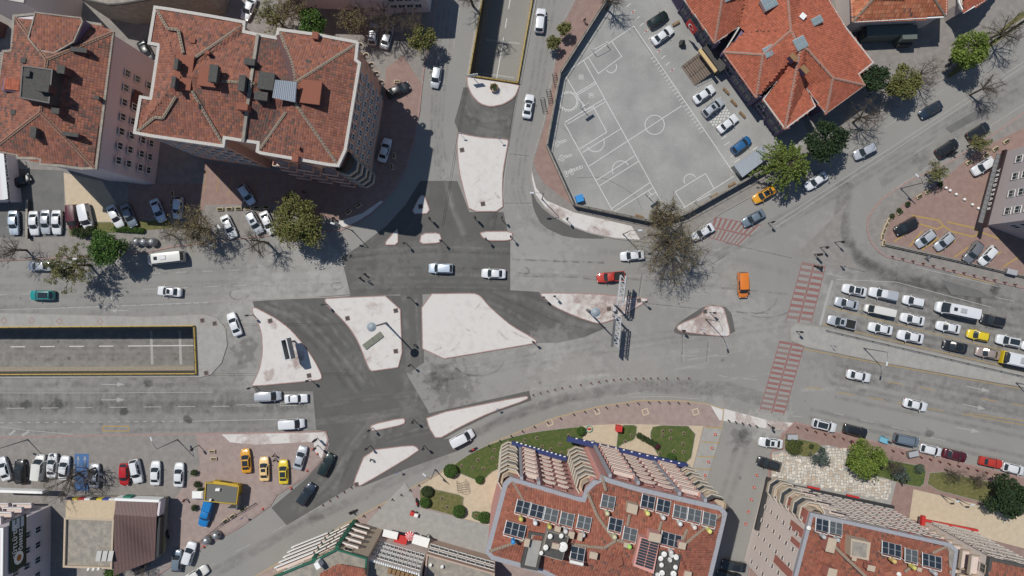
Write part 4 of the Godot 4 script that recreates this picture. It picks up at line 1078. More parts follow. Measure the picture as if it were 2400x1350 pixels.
func build_vehicles() -> void:
	M.lamp_glass = mat(0.55, 0.58, 0.6, 0.1)
	M.tail = mat(0.30, 0.01, 0.01, 0.25)
	var kb := 0.135
	# rows: kind, x, y, heading, paint, label, extras, group, base
	var q := "cars queuing at the eastern stop line"
	var pe := "cars parked along the south-east kerb"
	var pw := "cars parked in the south-west yard"
	var pn := "cars parked in the north-west yards"
	var ps := "cars parked in the school yard"
	for a in [
		["sedan", 493, 6, 100, "silver", "silver car parked behind the white-corniced block, trunk to the dark yard", "", "", kb],
		["sedan", 583, 20, 113, "white", "white sedan parked by the trees behind the white-corniced block", "", "", kb],
		["hatch", 875, 80, 276, "silver", "silver hatchback under bare trees beside another silver car", "", "", kb],
		["sedan", 907, 87, 286, "silver", "silver sedan parked under bare branches next to a hatchback", "", "", kb],
		["sedan", 933, 211, -25, "black", "black sedan parked against the ground-floor shops of the corniced block", "", "", kb],
		["sedan", 902, 352, 286, "white", "white sedan on the shaded pavement below the peach facade", "", "", kb],
		["sedan", 343, 122, 62, "black", "black car in the gap between the two western apartment blocks", "", "", kb],
		["hatch", 95, 22, 0, "silver", "silver car behind the brown-tiled apartment block", "", "", kb],
		["hatch", 1022, 180, 100, "silver", "silver hatchback driving south on the street beside the underpass", "", "", 0],
		["suv", 1266, 48, 276, "white", "white SUV driving north past the underpass railing", "", "", 0],
		["sedan", 1238, 249, 280, "white", "white sedan with dark sunroof driving north past the brick sidewalk", "sunroof", "", 0],
		["hatch", 1542, 46, -33, "darkgreen", "near-black hatchback parked in the school yard", "", ps, kb],
		["sedan", 1553, 83, -36, "white", "white sedan in the school yard beside the near-black hatchback", "", ps, kb],
		["sedan", 1650, 221, -35, "white", "white sedan in the school yard beside the wooden stairs", "", ps, kb],
		["suv", 1671, 252, -38, "silver", "silver SUV with sunroof in the school yard by the painted chessboard", "sunroof rails", ps, kb],
		["old_sedan", 1705, 290, -38, "white", "boxy white sedan parked on the edge of the painted chessboard", "", ps, kb],
		["hatch", 1737, 340, -37, "blue", "dark blue hatchback in the school yard near the metal shed", "", ps, kb],
		["sedan", 2182, 257, 150, "darkblue", "dark blue sedan with glass roof driving down the north-east street", "glassroof", "", 0],
		["suv", 2293, 308, -32, "black", "black SUV parked half under a budding tree", "", "", 0],
		["suv", 2220, 347, -33, "black", "black SUV parked at the kerb of the north-east street beside a cyclist", "rails", "", 0],
		["suv", 2027, 354, 153, "silver", "silver car speckled by twig shade on the north-east street", "", "", 0],
		["sedan", 1913, 424, 147, "white", "white sedan half under the bright green willow", "", "", 0],
		["suv", 2303, 390, 148, "white", "white SUV parked on red paving beside the grey hotel", "", "", kb],
		["sedan", 1791, 456, 150, "amber", "orange taxi with black glass roof under the bright green willow", "taxi glassroof", "", 0],
		["sedan", 1766, 511, 150, "slate", "grey-blue sedan reaching the diagonal red crossing", "", "", 0],
		["sedan", 1647, 544, 150, "white", "white sedan leaving the diagonal red crossing", "", "", 0],
		["suv", 2123, 530, 150, "black", "black SUV parked on the red brick car park", "rails", "", kb],
		["hatch", 2169, 559, 142, "silver", "silver hatchback on the brick car park next to the black SUV", "", "", kb],
		["hatch", 2213, 566, 140, "silver", "silver hatchback third from the planter curve on the brick car park", "", "", kb],
		["suv", 2280, 591, 128, "grey", "grey SUV on the brick car park beside a white hatchback", "", "", kb],
		["hatch", 2315, 599, 133, "white", "white hatchback on the brick car park beside the hotel shadow", "", "", kb],
		["sedan", 2003, 680, 192, "white", "white sedan with black glass roof leading the kerbside queue lane", "glassroof", q, 0],
		["pickup", 2069, 689, 192, "white", "white pickup with silver canopy second in the kerbside queue lane", "camper", q, 0],
		["hatch", 2142, 706, 192, "white", "white hatchback in the queue ahead of the long white minibus", "", q, 0],
		["minibus", 2238, 727, 192, "white", "long white minibus with roof hatch in the queue", "vents x1.13", q, 0],
		["suv", 2327, 751, 192, "black", "black SUV in the queue behind the long white minibus", "", q, 0],
		["sedan", 1985, 711, 193, "silver", "silver sedan leading the second queue lane", "", q, 0],
		["minibus", 2060, 728, 192, "offwhite", "short white minibus second in its queue lane", " x0.82", q, 0],
		["sedan", 2139, 748, 192, "white", "white sedan in the queue behind the short white minibus", "", q, 0],
		["sedan", 2223, 767, 192, "white", "white sedan in the queue ahead of the yellow hatchback", "", q, 0],
		["hatch", 2293, 786, 192, "yellow", "yellow hatchback cab waiting in the queue", "taxi", q, 0],
		["suv", 2363, 799, 192, "white", "white car with black glass roof behind the yellow hatchback", "glassroof", q, 0],
		["pickup", 1972, 755, 193, "silver", "silver pickup with dark load bed leading the lane by the median", "sunroof", q, 0],
		["sedan", 2064, 770, 192, "white", "white sedan behind the silver pickup by the median", "", q, 0],
		["sedan", 2134, 789, 192, "white", "white sedan ahead of the black sedan in the median lane", " x1.13", q, 0],
		["sedan", 2239, 812, 192, "black", "black sedan waiting in the lane by the median", "", q, 0],
		["sedan", 2316, 828, 192, "bronze", "bronze sedan behind the black sedan in the median lane", "", q, 0],
		["sedan", 2424, 814, 192, "white", "white car at the very edge of the queue behind the glass-roofed one", "", q, 0],
		["suv", 1033, 629, 181, "ice", "pale blue SUV crossing the fresh dark asphalt", "", "", 0],
		["sedan", 1157, 641, 182, "white", "white sedan following the pale blue SUV over fresh asphalt", "", "", 0],
		["sedan", 1482, 599, 175, "white", "white sedan passing beneath the big brown tree", "", "", 0],
		["pickup", 1431, 649, 175, "brick", "red pickup truck with black load bed beside the sign gantry", "", "", 0],
		["van", 1741, 668, 88, "orange", "orange van turning across the open junction", "", "", 0],
		["sedan", 549, 760, 249, "white", "white sedan turning round the end of the west ramp", "", "", 0],
		["sedan", 397, 683, 185, "white", "white sedan with sunroof driving west above the ramp", "sunroof", "", 0],
		["suv", 99, 692, 180, "teal", "teal SUV driving west", "glassroof", "", 0],
		["sedan", 93, 624, 180, "silver", "silver car partly under the olive budding tree", "", "", 0],
		["minibus", 390, 605, 174, "offwhite", "white minibus stopped beside the bottle banks", "vents", "", 0],
		["van", 629, 928, -2, "silver", "silver van waiting beside the western white island", "rails", "", 0],
		["old_sedan", 694, 934, -2, "white", "boxy old white sedan at the edge of the fresh asphalt", "", "", 0],
		["van", 684, 993, -3, "white", "white delivery van beside the taxi plaza", "", "", 0],
		["sedan", 2013, 881, 12, "white", "white sedan driving east just past the red crossing", "", "", 0],
		["sedan", 2146, 949, 14, "white", "white sedan driving east beside the lane arrows", "", "", 0],
		["suv", 1932, 997, 14, "white", "white SUV with glass roof parked first after the crossing", "glassroof", pe, 0],
		["suv", 2005, 1010, 14, "black", "black SUV parked at the south-east kerb", "", pe, 0],
		["van", 2125, 1031, 12, "slate", "blue-grey van parked behind the blue cart", "rails", pe, 0],
		["hatch", 2182, 1055, 14, "white", "white hatchback parked ahead of the maroon sedan", "", pe, 0],
		["sedan", 2239, 1067, 14, "maroon", "maroon sedan parked at the south-east kerb", "", pe, 0],
		["old_sedan", 2323, 1084, 12, "brick", "boxy red-orange car parked at the south-east kerb", "", pe, 0],
		["hatch", 2376, 1099, 14, "white", "white hatchback parked ahead of the boxy red car", "", pe, 0],
		["sedan", 1807, 1038, 187, "white", "white sedan with sunroof parked at the side street mouth", "sunroof", "", 0],
		["suv", 1802, 1087, 196, "black", "black SUV parked by the crazy-paved yard", "glassroof", "", 0],
		["sedan", 1720, 1327, 190, "black", "black sedan parked in the shadow of the pink block", "", "", 0],
		["sedan", 1708, 1352, 190, "black", "black car behind the sedan in the pink block's shadow", "", "", 0],
		["van", 1083, 1027, -28, "white", "white van driving past the pointed island and the garden", "", "", 0],
		["sedan", 10, 1099, 253, "white", "white sedan parked askew beside the black off-roader", "", pw, kb],
		["suv", 49, 1105, 266, "black", "black boxy off-roader in the south-west yard", "rails", pw, kb],
		["van", 93, 1095, 277, "offwhite", "white van in the south-west yard beside the black off-roader", "", pw, kb],
		["sedan", 123, 1091, 273, "white", "white sedan next to the white van under bare branches", "", pw, kb],
		["sedan", 151, 1097, 276, "white", "white sedan mostly under the bare tree by the blue bay", "", pw, kb],
		["sedan", 222, 1115, 272, "silver", "silver sedan with its doors open beside the blue bay", "doors", pw, kb],
		["hatch", 292, 1112, 90, "red", "bright red hatchback in the south-west yard", "", pw, kb],
		["suv", 320, 1104, 78, "white", "white SUV parked against the bright red hatchback", "rails", pw, kb],
		["sedan", 365, 1109, 271, "white", "white sedan between the white SUV and another white sedan", "", pw, kb],
		["sedan", 420, 1113, 272, "white", "white sedan parked last in the row before the kiosk bed", "", pw, kb],
		["sedan", 577, 1080, 265, "amber", "amber taxi with black glass roof on the taxi plaza", "taxi glassroof", "", kb],
		["sedan", 620, 1099, 268, "cream", "cream-yellow taxi with sunroof on the taxi plaza", "taxi sunroof", "", kb],
		["sedan", 665, 1106, 268, "yellow", "bright yellow taxi beside standing drivers on the plaza", "taxi glassroof", "", kb],
		["sedan", 704, 1073, 286, "silver", "silver sedan standing on the taxi plaza", "", "", kb],
		["suv", 765, 1089, 297, "darkgreen", "near-black SUV driving up the fresh asphalt slip road", "", "", 0],
		["suv", 718, 1158, 304, "darkblue", "dark blue SUV with glass roof on the fresh asphalt slip road", "glassroof", "", 0],
		["pickup", 484, 1202, 107, "brightblue", "bright blue van parked beside the yellow kiosk", "camperblue", "", kb],
		["suv", 444, 1297, 288, "white", "white SUV parked by the round bottle banks", "", "", kb],
		["hatch", 415, 1314, 274, "slate", "dark grey-blue car in the shade of the low shops", "", "", kb],
		["sedan", 461, 1346, 330, "offwhite", "white car with dark glass near the bare bush", "", "", 0],
		["sedan", 33, 522, 88, "ice", "blue-white sedan parked alone in the shaded yard", "", pn, kb],
		["sedan", 81, 523, 88, "white", "white sedan at the head of three parked beside the shaded wall", "", pn, kb],
		["sedan", 108, 520, 90, "silver", "silver sedan between two white ones in the shaded yard", "", pn, kb],
		["sedan", 134, 521, 90, "white", "white sedan under the olive budding tree's edge", "", pn, kb],
		["van", 173, 510, 86, "maroon", "dark red van parked on the pale paving", "", pn, kb],
		["van", 203, 508, 78, "white", "white van beside the dark red one", "", pn, kb],
		["sedan", 271, 507, 63, "white", "white sedan parked at the shadow's edge on pale paving", "", pn, kb],
		["sedan", 303, 505, 66, "slate", "slate blue sedan beside the hedge", "", pn, kb],
		["sedan", 371, 493, 68, "ice", "pale blue sedan parked in building shadow by the bare shrub", "", pn, kb],
		["hatch", 418, 487, 94, "ice", "pale blue hatchback beside the planters in shadow", "", pn, kb],
		["hatch", 578, 456, 57, "ice", "pale blue hatchback alone in the shaded brick bays", "", pn, kb],
		["sedan", 537, 531, 65, "white", "white sedan speckled by bare branches near the planters", "", pn, kb],
		["suv", 597, 522, 62, "silver", "silver SUV with sunroof near the planters", "sunroof", pn, kb],
		["sedan", 628, 522, 66, "white", "white sedan tucked under the yellow-green tree", "", pn, kb],
		["sedan", 45, 427, -28, "black", "black car in deep shade by the shop sign wall", "", "", kb]]:
		var o := car(a[0], a[1], a[2], a[3], a[4], a[5], a[6], a[7], a[8] + 0.008)
		if a[1] == 484:
			o.set_meta("category", "van")
			o.name = "blue_van"
			var g := MB.new()
			g.bbox(Vector3(-1.5, 1.42, 0), Vector3(1.95, 0.72, 1.62), 0.12)
			part("cargo_body", g, paint("brightblue"), o)
	build_truck()

func build_truck() -> void:
	var t := thing("city_bus", "white bus with yellow front waiting at the end of the queue", "bus", Vector3(P(2404, 848, 1.2).x, 0.008, P(2404, 848, 1.2).z), -deg_to_rad(192))
	var b := MB.new()
	b.bbox(Vector3(0, 1.5, 0), Vector3(8.6, 2.2, 2.4), 0.22)
	part("body", b, paint("white"), t)
	b = MB.new(); b.bbox(Vector3(4.4, 1.0, 0), Vector3(0.5, 1.3, 2.44), 0.2)
	part("front", b, paint("yellow"), t)
	b = MB.new(); b.bbox(Vector3(4.2, 2.0, 0), Vector3(0.75, 1.1, 2.1), 0.25)
	part("windscreen", b, M.glass, t)
	for k in 3:
		b = MB.new(); b.bbox(Vector3(1.6 - k * 2.2, 2.68, 0), Vector3(1.0, 0.16, 1.2), 0.05)
		part("roof_hatch", b, M.galv, t)
	for x in [2.8, -2.6]:
		for z in [1.0, -1.0]:
			var w := MB.new(); w.tube(Vector3(x, 0.45, z * 0.95), Vector3(x, 0.45, z * 1.19), 0.45, 0.45, 14)
			part("wheel", w, M.rubber, t)

# ------------------------------------------------------------------ buildings
var win_meshes := {}
var tone := FastNoiseLite.new()

func v3(a: Array) -> Array:   # flat list x, y, h -> world points
	var r := []
	for i in range(0, a.size(), 3): r.append(P(a[i], a[i + 1], a[i + 2]))
	return r

# roof plane covered with interlocking tiles, each its own little curved facet pair
func tile_plane(b: MB, base: MB, pts: Array, cols: Array, tw: float, tl: float, weather: float) -> void:
	var nrm := Vector3.ZERO
	for i in pts.size():
		var a: Vector3 = pts[i]; var d: Vector3 = pts[(i + 1) % pts.size()]
		nrm += Vector3((a.y - d.y) * (a.z + d.z), (a.z - d.z) * (a.x + d.x), (a.x - d.x) * (a.y + d.y))
	nrm = nrm.normalized()
	if nrm.y < 0: nrm = -nrm
	var dn := Vector2(nrm.x, nrm.z)
	if dn.length() < 0.02: dn = Vector2(0, -1)
	dn = dn.normalized()
	var du := Vector2(-dn.y, dn.x)
	var p2 := PackedVector2Array()
	for q in pts: p2.append(Vector2(q.x, q.z))
	var ix := Geometry2D.triangulate_polygon(p2)
	for t in range(0, ix.size(), 3):
		var A: Vector3 = pts[ix[t]]; var B: Vector3 = pts[ix[t + 1]]; var D: Vector3 = pts[ix[t + 2]]
		var tn := (B - A).cross(D - A)
		if tn.length() < 0.001: continue
		if tn.y < 0:
			tn = -tn
			base.tri(A, D, B)
		else: base.tri(A, B, D)
		var a2 := Vector2(A.x, A.z); var b2 := Vector2(B.x, B.z); var d2 := Vector2(D.x, D.z)
		var umin := minf(a2.dot(du), minf(b2.dot(du), d2.dot(du))); var umax := maxf(a2.dot(du), maxf(b2.dot(du), d2.dot(du)))
		var vmin := minf(a2.dot(dn), minf(b2.dot(dn), d2.dot(dn))); var vmax := maxf(a2.dot(dn), maxf(b2.dot(dn), d2.dot(dn)))
		var area := (b2 - a2).cross(d2 - a2)
		for i in range(int(floor(umin / tw)), int(ceil(umax / tw)) + 1):
			for j in range(int(floor(vmin / tl)), int(ceil(vmax / tl)) + 1):
				var c := du * (i + 0.5) * tw + dn * (j + 0.5) * tl
				if absf(c.x) > 108.0 or absf(c.y) > 63.0: continue
				var w0 := (b2 - a2).cross(c - a2) / area
				var w1 := (d2 - b2).cross(c - b2) / area
				var w2 := 1.0 - w0 - w1
				if w0 < 0.0 or w1 < 0.0 or w2 < 0.0: continue
				var yc := A.y - (tn.x * (c.x - A.x) + tn.z * (c.y - A.z)) / tn.y
				var k: Color = cols[rng.randi() % cols.size()]
				var pt := tone.get_noise_2d(c.x, c.y) + 0.45 * tone.get_noise_2d(c.x * 6.0, c.y * 6.0)
				if rng.randf() < weather * clampf(pt * 2.2 + 0.35, 0.0, 1.0): k = k.lerp(Color(0.075, 0.06, 0.052), rng.randf_range(0.35, 0.85))
				k = k * rng.randf_range(0.82, 1.16)
				b.col = k
				var sl := -(tn.x * dn.x + tn.z * dn.y) / tn.y
				var su := -(tn.x * du.x + tn.z * du.y) / tn.y
				var hx := tw * 0.5; var hl := tl * 0.54
				var v := []
				for e: float in [-1.0, 1.0]:
					for f: float in [-1.0, 0.0, 1.0]:
						var o := c + du * f * hx + dn * e * hl
						v.append(Vector3(o.x, yc + sl * e * hl + su * f * hx + 0.035 + (0.035 if e > 0 else 0.0) + (0.055 if f == 0.0 else 0.0), o.y))
				if (v[1] - v[0]).cross(v[4] - v[0]).y > 0:
					b.quad(v[0], v[1], v[4], v[3]); b.quad(v[1], v[2], v[5], v[4])
				else:
					b.quad(v[0], v[3], v[4], v[1]); b.quad(v[1], v[4], v[5], v[2])

func roof(parent: Node, planes: Array, cols: Array, weather: float = 0.3, tw: float = 0.42, tl: float = 0.46) -> MeshInstance3D:
	var b := MB.new(); var base := MB.new()
	for p in planes: tile_plane(b, base, v3(p), cols, tw, tl, weather)
	var o := part("roof", base, M.roof_base, parent)
	var t := part("roof_tiles", b, M.v, o)
	t.set_meta("kind", "stuff")
	return o

# ridge of half-round caps bedded in pale mortar
func ridge(parent: Node, a: Array, matr: Material, wd: float = 0.34) -> void:
	var p := v3(a)
	for i in p.size() - 1:
		var A: Vector3 = p[i] + Vector3(0, 0.10, 0); var B: Vector3 = p[i + 1] + Vector3(0, 0.10, 0)
		var b := MB.new()
		b.beam(A - Vector3(0, 0.04, 0), B - Vector3(0, 0.04, 0), wd * 1.5, 0.12)
		var o := part("ridge_mortar", b, M.mortar, parent)
		var c := MB.new()
		var n := maxi(1, int(A.distance_to(B) / 0.5))
		for k in n:
			var q := A.lerp(B, float(k) / n); var r := A.lerp(B, (k + 0.82) / n)
			c.tube(q + Vector3(0, -0.02, 0), r + Vector3(0, 0.02, 0), wd * 0.42, wd * 0.5, 6, false)
		part("ridge_cap", c, matr, o)

# cornice / gutter band round the top
func band(parent: Node, called: String, pts: PackedVector2Array, y0: float, y1: float, wd: float, matr: Material) -> void:
	var b := MB.new()
	var inn := inset(pts, wd)
	b.wall(pts, y0, y1); b.wall(inn, y0, y1, false)
	var k := pts.size()
	for i in k:
		var a := pts[i]; var d := pts[(i + 1) % k]
		var ia := nearest(inn, a, pts, i, wd); var id := nearest(inn, d, pts, i, wd)
		var A := Vector3(a.x, y1, a.y); var D := Vector3(d.x, y1, d.y); var IA := Vector3(ia.x, y1, ia.y); var ID := Vector3(id.x, y1, id.y)
		if (D - A).cross(ID - A).y > 0: b.quad(A, D, ID, IA)
		else: b.quad(A, IA, ID, D)
		var dn := Vector3(0, y0 - y1, 0)
		b.quad(A + dn, D + dn, ID + dn, IA + dn)
	part(called, b, matr, parent)

func walls(parent: Node, pts: PackedVector2Array, y0: float, y1: float, matr: Material, cap: bool = true) -> MeshInstance3D:
	var b := MB.new()
	b.wall(pts, y0, y1)
	if cap: b.poly(pts, y1)
	return part("wall", b, matr, parent)

func window_at(parent: Node, p: Vector3, n: Vector3, w: float, h: float, frame: Material = null, pane: Material = null, style: int = 0) -> void:
	var key := "%.2f_%.2f_%d" % [w, h, style]
	if not win_meshes.has(key):
		var f := MB.new()
		for s in [-1.0, 1.0]:
			f.box(Vector3(s * w * 0.5, 0, 0.03), Vector3(0.09, h + 0.09, 0.1))
			f.box(Vector3(0, s * h * 0.5, 0.03), Vector3(w - 0.09, 0.09, 0.1))
		f.box(Vector3(0, 0, 0.02), Vector3(0.06, h - 0.09, 0.06))
		if style == 1: f.box(Vector3(0, h * 0.2, 0.02), Vector3(w - 0.09, 0.05, 0.055))
		var g := MB.new()
		g.box(Vector3(0, 0, 0.01), Vector3(w - 0.08, h - 0.08, 0.03))
		var s2 := MB.new()
		s2.box(Vector3(0, -h * 0.5 - 0.09, 0.08), Vector3(w + 0.1, 0.06, 0.14))
		win_meshes[key] = [f.mesh(null), g.mesh(null), s2.mesh(null)]
	var ms: Array = win_meshes[key]
	var o := MeshInstance3D.new()
	o.name = "window"
	o.mesh = ms[0]
	o.material_override = frame if frame else M.white
	var z := n.normalized(); var x := Vector3.UP.cross(z)
	o.transform = Transform3D(Basis(x, Vector3.UP, z), p)
	parent.add_child(o, true)
	for i in [1, 2]:
		var c := MeshInstance3D.new()
		c.name = "pane" if i == 1 else "sill"
		c.mesh = ms[i]
		c.material_override = (pane if pane else M.pane) if i == 1 else M.sill
		o.add_child(c, true)

# windows in rows over one wall a -> b
func facade(parent: Node, a: Vector2, d: Vector2, y0: float, y1: float, rows: int, cols: int, w: float, h: float, m0: float = 0.05, m1: float = 0.95, frame: Material = null, style: int = 0, skip: float = 0.0) -> void:
	var t := Vector3(d.x - a.x, 0, d.y - a.y)
	var n := Vector3(-t.z, 0, t.x).normalized()
	if n.dot(Vector3(-a.x, 0, -a.y)) < 0: n = -n
	for r in rows:
		for c in cols:
			if rng.randf() < skip: continue
			var u := lerpf(m0, m1, (c + 0.5) / cols)
			var y := lerpf(y0, y1, (r + 0.5) / rows)
			window_at(parent, Vector3(a.x, y, a.y) + t * u + n * 0.01, n, w, h, frame, null, style)

func block(parent: Node, called: String, q: Array, h0: float, h1: float, matr: Material, over: float = 0.0) -> MeshInstance3D:
	# prism whose outline q is given at height h1
	var b := MB.new()
	b.prism(W(q, h1), h0, h1)
	return part(called, b, matr, parent)

func chimney(parent: Node, x: float, y: float, h: float, hh: float, sx: float, sz: float, ang: float, matr: Material, cap: Material) -> void:
	var p := P(x, y, h + hh)
	var o := Node3D.new()
	o.name = "chimney"
	parent.add_child(o, true)
	o.position = Vector3(p.x, h - 0.6, p.z); o.rotation.y = -deg_to_rad(ang)
	var b := MB.new()
	b.box(Vector3(0, (hh + 0.6) * 0.5, 0), Vector3(sx, hh + 0.6, sz))
	part("stack", b, matr, o)
	b = MB.new()
	b.bbox(Vector3(0, hh + 0.66, 0), Vector3(sx + 0.16, 0.12, sz + 0.16), 0.04)
	part("cap", b, cap, o)

func lettering(parent: Node, s: String, p: Vector3, right: Vector3, up: Vector3, size: float, matr: Material) -> void:
	var t := TextMesh.new()
	t.text = s
	var f := SystemFont.new()
	f.font_names = PackedStringArray(["Droid Sans"])
	f.font_weight = 700
	t.font = f
	t.font_size = 32
	t.pixel_size = size / 32.0
	t.depth = 0.04
	t.material = matr
	var o := MeshInstance3D.new()
	o.name = "lettering"
	o.mesh = t
	parent.add_child(o, true)
	o.transform = Transform3D(Basis(right.normalized(), up.normalized(), right.cross(up).normalized()), p)

func dish(called_parent: Node, label: String, at: Vector3, r: float, az: float, group: String) -> void:
	r *= 0.72
	var o := thing("satellite_dish", label, "satellite dish", at, az, group)
	var b := MB.new()
	b.tube(Vector3(0, 0, 0), Vector3(0, 0.5, 0), 0.035, 0.035, 6)
	part("mast", b, M.galv, o)
	b = MB.new()
	var prof := []
	for k in 6: prof.append(Vector2(r * k / 5.0, 0.28 * r * (k / 5.0) * (k / 5.0)))
	b.xf = Transform3D(Basis(Vector3.RIGHT, -0.75), Vector3(0, 0.55, 0))
	b.lathe(Vector3.ZERO, prof, 16)
	part("reflector", b, M.dish, o)
	b = MB.new()
	b.tube(Vector3(0, 0.5, 0), Vector3(0, 0.6 + r * 0.55, -r * 0.75), 0.02, 0.02, 5)
	part("feed_arm", b, M.dark_metal, o)

# roof-top solar water heater: tilted panels on a white pipe frame with a tank
func solar(label: String, x: float, y: float, h: float, panels: int, ang: float, tank: Color, flat_tank := false, grey := 0.0) -> void:
	var p := P(x, y, h)
	var o := thing("solar_heater", label, "solar heater", Vector3(p.x, h - 0.15, p.z), -deg_to_rad(ang), "solar water heaters on the roofs")
	var pw := 1.0; var pl := 1.9
	var w := panels * (pw + 0.08)
	var tl := Transform3D(Basis(Vector3.RIGHT, deg_to_rad(-22)), Vector3(0, 0.75, 0))
	for k in panels:
		var b := MB.new()
		b.xf = tl
		b.bbox(Vector3(-w * 0.5 + (k + 0.5) * (pw + 0.08), 0, 0), Vector3(pw, 0.09, pl), 0.02)
		var pn := part("panel", b, M.panel_grey if grey > 0 else M.panel, o)
		b = MB.new()
		b.xf = tl
		for s in [-1.0, 1.0]: b.box(Vector3(-w * 0.5 + (k + 0.5) * (pw + 0.08) + s * pw * 0.5, 0.01, 0), Vector3(0.05, 0.11, pl + 0.05))
		for s in [-1.0, 0.0, 1.0]: b.box(Vector3(-w * 0.5 + (k + 0.5) * (pw + 0.08), 0.011, s * pl * 0.5), Vector3(pw - 0.05, 0.11, 0.04 if s == 0.0 else 0.05))
		part("panel_frame", b, M.galv, pn)
	var b := MB.new()
	for s in [-1.0, 1.0]:
		b.tube(Vector3(s * w * 0.5, 0.35, -0.95), Vector3(s * w * 0.5, 1.15, 1.05), 0.05, 0.05, 6)
		b.tube(Vector3(s * w * 0.5, 0, 0.95), Vector3(s * w * 0.5, 1.15, 1.05), 0.04, 0.04, 6)
		b.tube(Vector3(s * w * 0.5, 0, -0.95), Vector3(s * w * 0.5, 0.4, -0.95), 0.04, 0.04, 6)
	b.tube(Vector3(-w * 0.5, 1.15, 1.2), Vector3(w * 0.5, 1.15, 1.2), 0.06, 0.06, 6)
	part("pipe_frame", b, M.white, o)
	b = MB.new()
	if flat_tank: b.tube(Vector3(-w * 0.5, 1.45, 1.2), Vector3(w * 0.5, 1.45, 1.2), 0.28, 0.28, 12)
	else: b.lathe(Vector3(0.1, 0.9, 1.5), [Vector2(0.0, 0), Vector2(0.36, 0.02), Vector2(0.36, 1.25), Vector2(0.28, 1.42), Vector2(0.0, 1.5)], 14)
	part("tank", b, mat(tank.r, tank.g, tank.b, 0.45), o)

func skylight(parent: Node, x: float, y: float, h: float, sx: float, sz: float, ang: float) -> void:
	var o := Node3D.new()
	o.name = "skylight"
	parent.add_child(o, true)
	var p := P(x, y, h + 0.4)
	o.position = Vector3(p.x, h - 0.5, p.z); o.rotation.y = -deg_to_rad(ang)
	var b := MB.new()
	b.box(Vector3(0, 0.5, 0), Vector3(sx, 1.0, sz))
	part("curb", b, M.galv, o)
	for i in 3:
		for j in 2:
			var g := MB.new()
			g.bbox(Vector3((i - 1) * sx * 0.325, 1.06, (j - 0.5) * sz * 0.47), Vector3(sx * 0.29, 0.07, sz * 0.41), 0.02)
			part("pane", g, M.sky_pane, o)

func balcony(parent: Node, a: Vector2, d: Vector2, u0: float, u1: float, y: float, depth: float, para: Material, capm: Material, style: int = 0) -> void:
	var t := Vector3(d.x - a.x, 0, d.y - a.y)
	var n := Vector3(-t.z, 0, t.x).normalized()
	if n.dot(Vector3(-a.x, 0, -a.y)) < 0: n = -n
	var A := Vector3(a.x, y, a.y) + t * u0; var B := Vector3(a.x, y, a.y) + t * u1
	var q := [A - n * 0.02, A + n * depth, B + n * depth, B - n * 0.02]
	var b := MB.new()
	var w := PackedVector2Array()
	for v in q: w.append(Vector2(v.x, v.z))
	b.prism(w, y - 0.15, y)
	var o := part("balcony", b, M.slab, parent)
	b = MB.new()
	var up := Vector3(0, 0.33, 0)
	var e := t.normalized()
	for s in ([[q[0], q[1]], [q[1] - e * 0.06, q[2] + e * 0.06], [q[2], q[3]]] if style == 0 else [[q[1], q[2]]]): b.beam(s[0] + up, s[1] + up, 0.12, 0.66)
	part("parapet", b, para, o)
	b = MB.new()
	up = Vector3(0, 0.70, 0)
	b.beam(q[1] + up, q[2] + up, 0.15, 0.07)
	part("parapet_cap", b, capm, o)
	var mid := (A + B) * 0.5 + n * 0.01
	window_at(o, mid + Vector3(0, 1.3, 0), n, snappedf(A.distance_to(B) * 0.45, 0.2), 1.3, para)

# stacked many-sided bay, one glazed tier per floor
func bay(parent: Node, at: Vector2, r: float, turn: float, y0: float, y1: float, floors: int, open: Array) -> void:
	for f in floors:
		var ya := lerpf(y0, y1, float(f) / floors); var yb := lerpf(y0, y1, float(f + 1) / floors)
		var ring := func(rr: float) -> PackedVector2Array:
			var w := PackedVector2Array()
			for k in 8: w.append(at + Vector2.from_angle(turn + TAU * (k + 0.5) / 8.0) * rr)
			return w
		var b := MB.new()
		b.prism(ring.call(r), ya - 0.18, ya + 0.02)
		b.wall(ring.call(r), ya, ya + 0.85); b.wall(ring.call(r - 0.14), ya, ya + 0.85, false)
		var o := part("bay_tier", b, M.cream_wall, parent)
		b = MB.new()
		var w: PackedVector2Array = ring.call(r - 0.07)
		for k in 8: b.beam(Vector3(w[k].x, ya + 0.88, w[k].y), Vector3(w[(k + 1) % 8].x, ya + 0.88, w[(k + 1) % 8].y), 0.2, 0.07)
		part("bay_rail", b, M.stone_trim, o)
		b = MB.new()
		b.wall(ring.call(r - (0.12 if open[f] else 0.9)), ya + 0.03, yb - 0.2)
		part("bay_glazing", b, M.pane if open[f] else M.cream_wall, o)

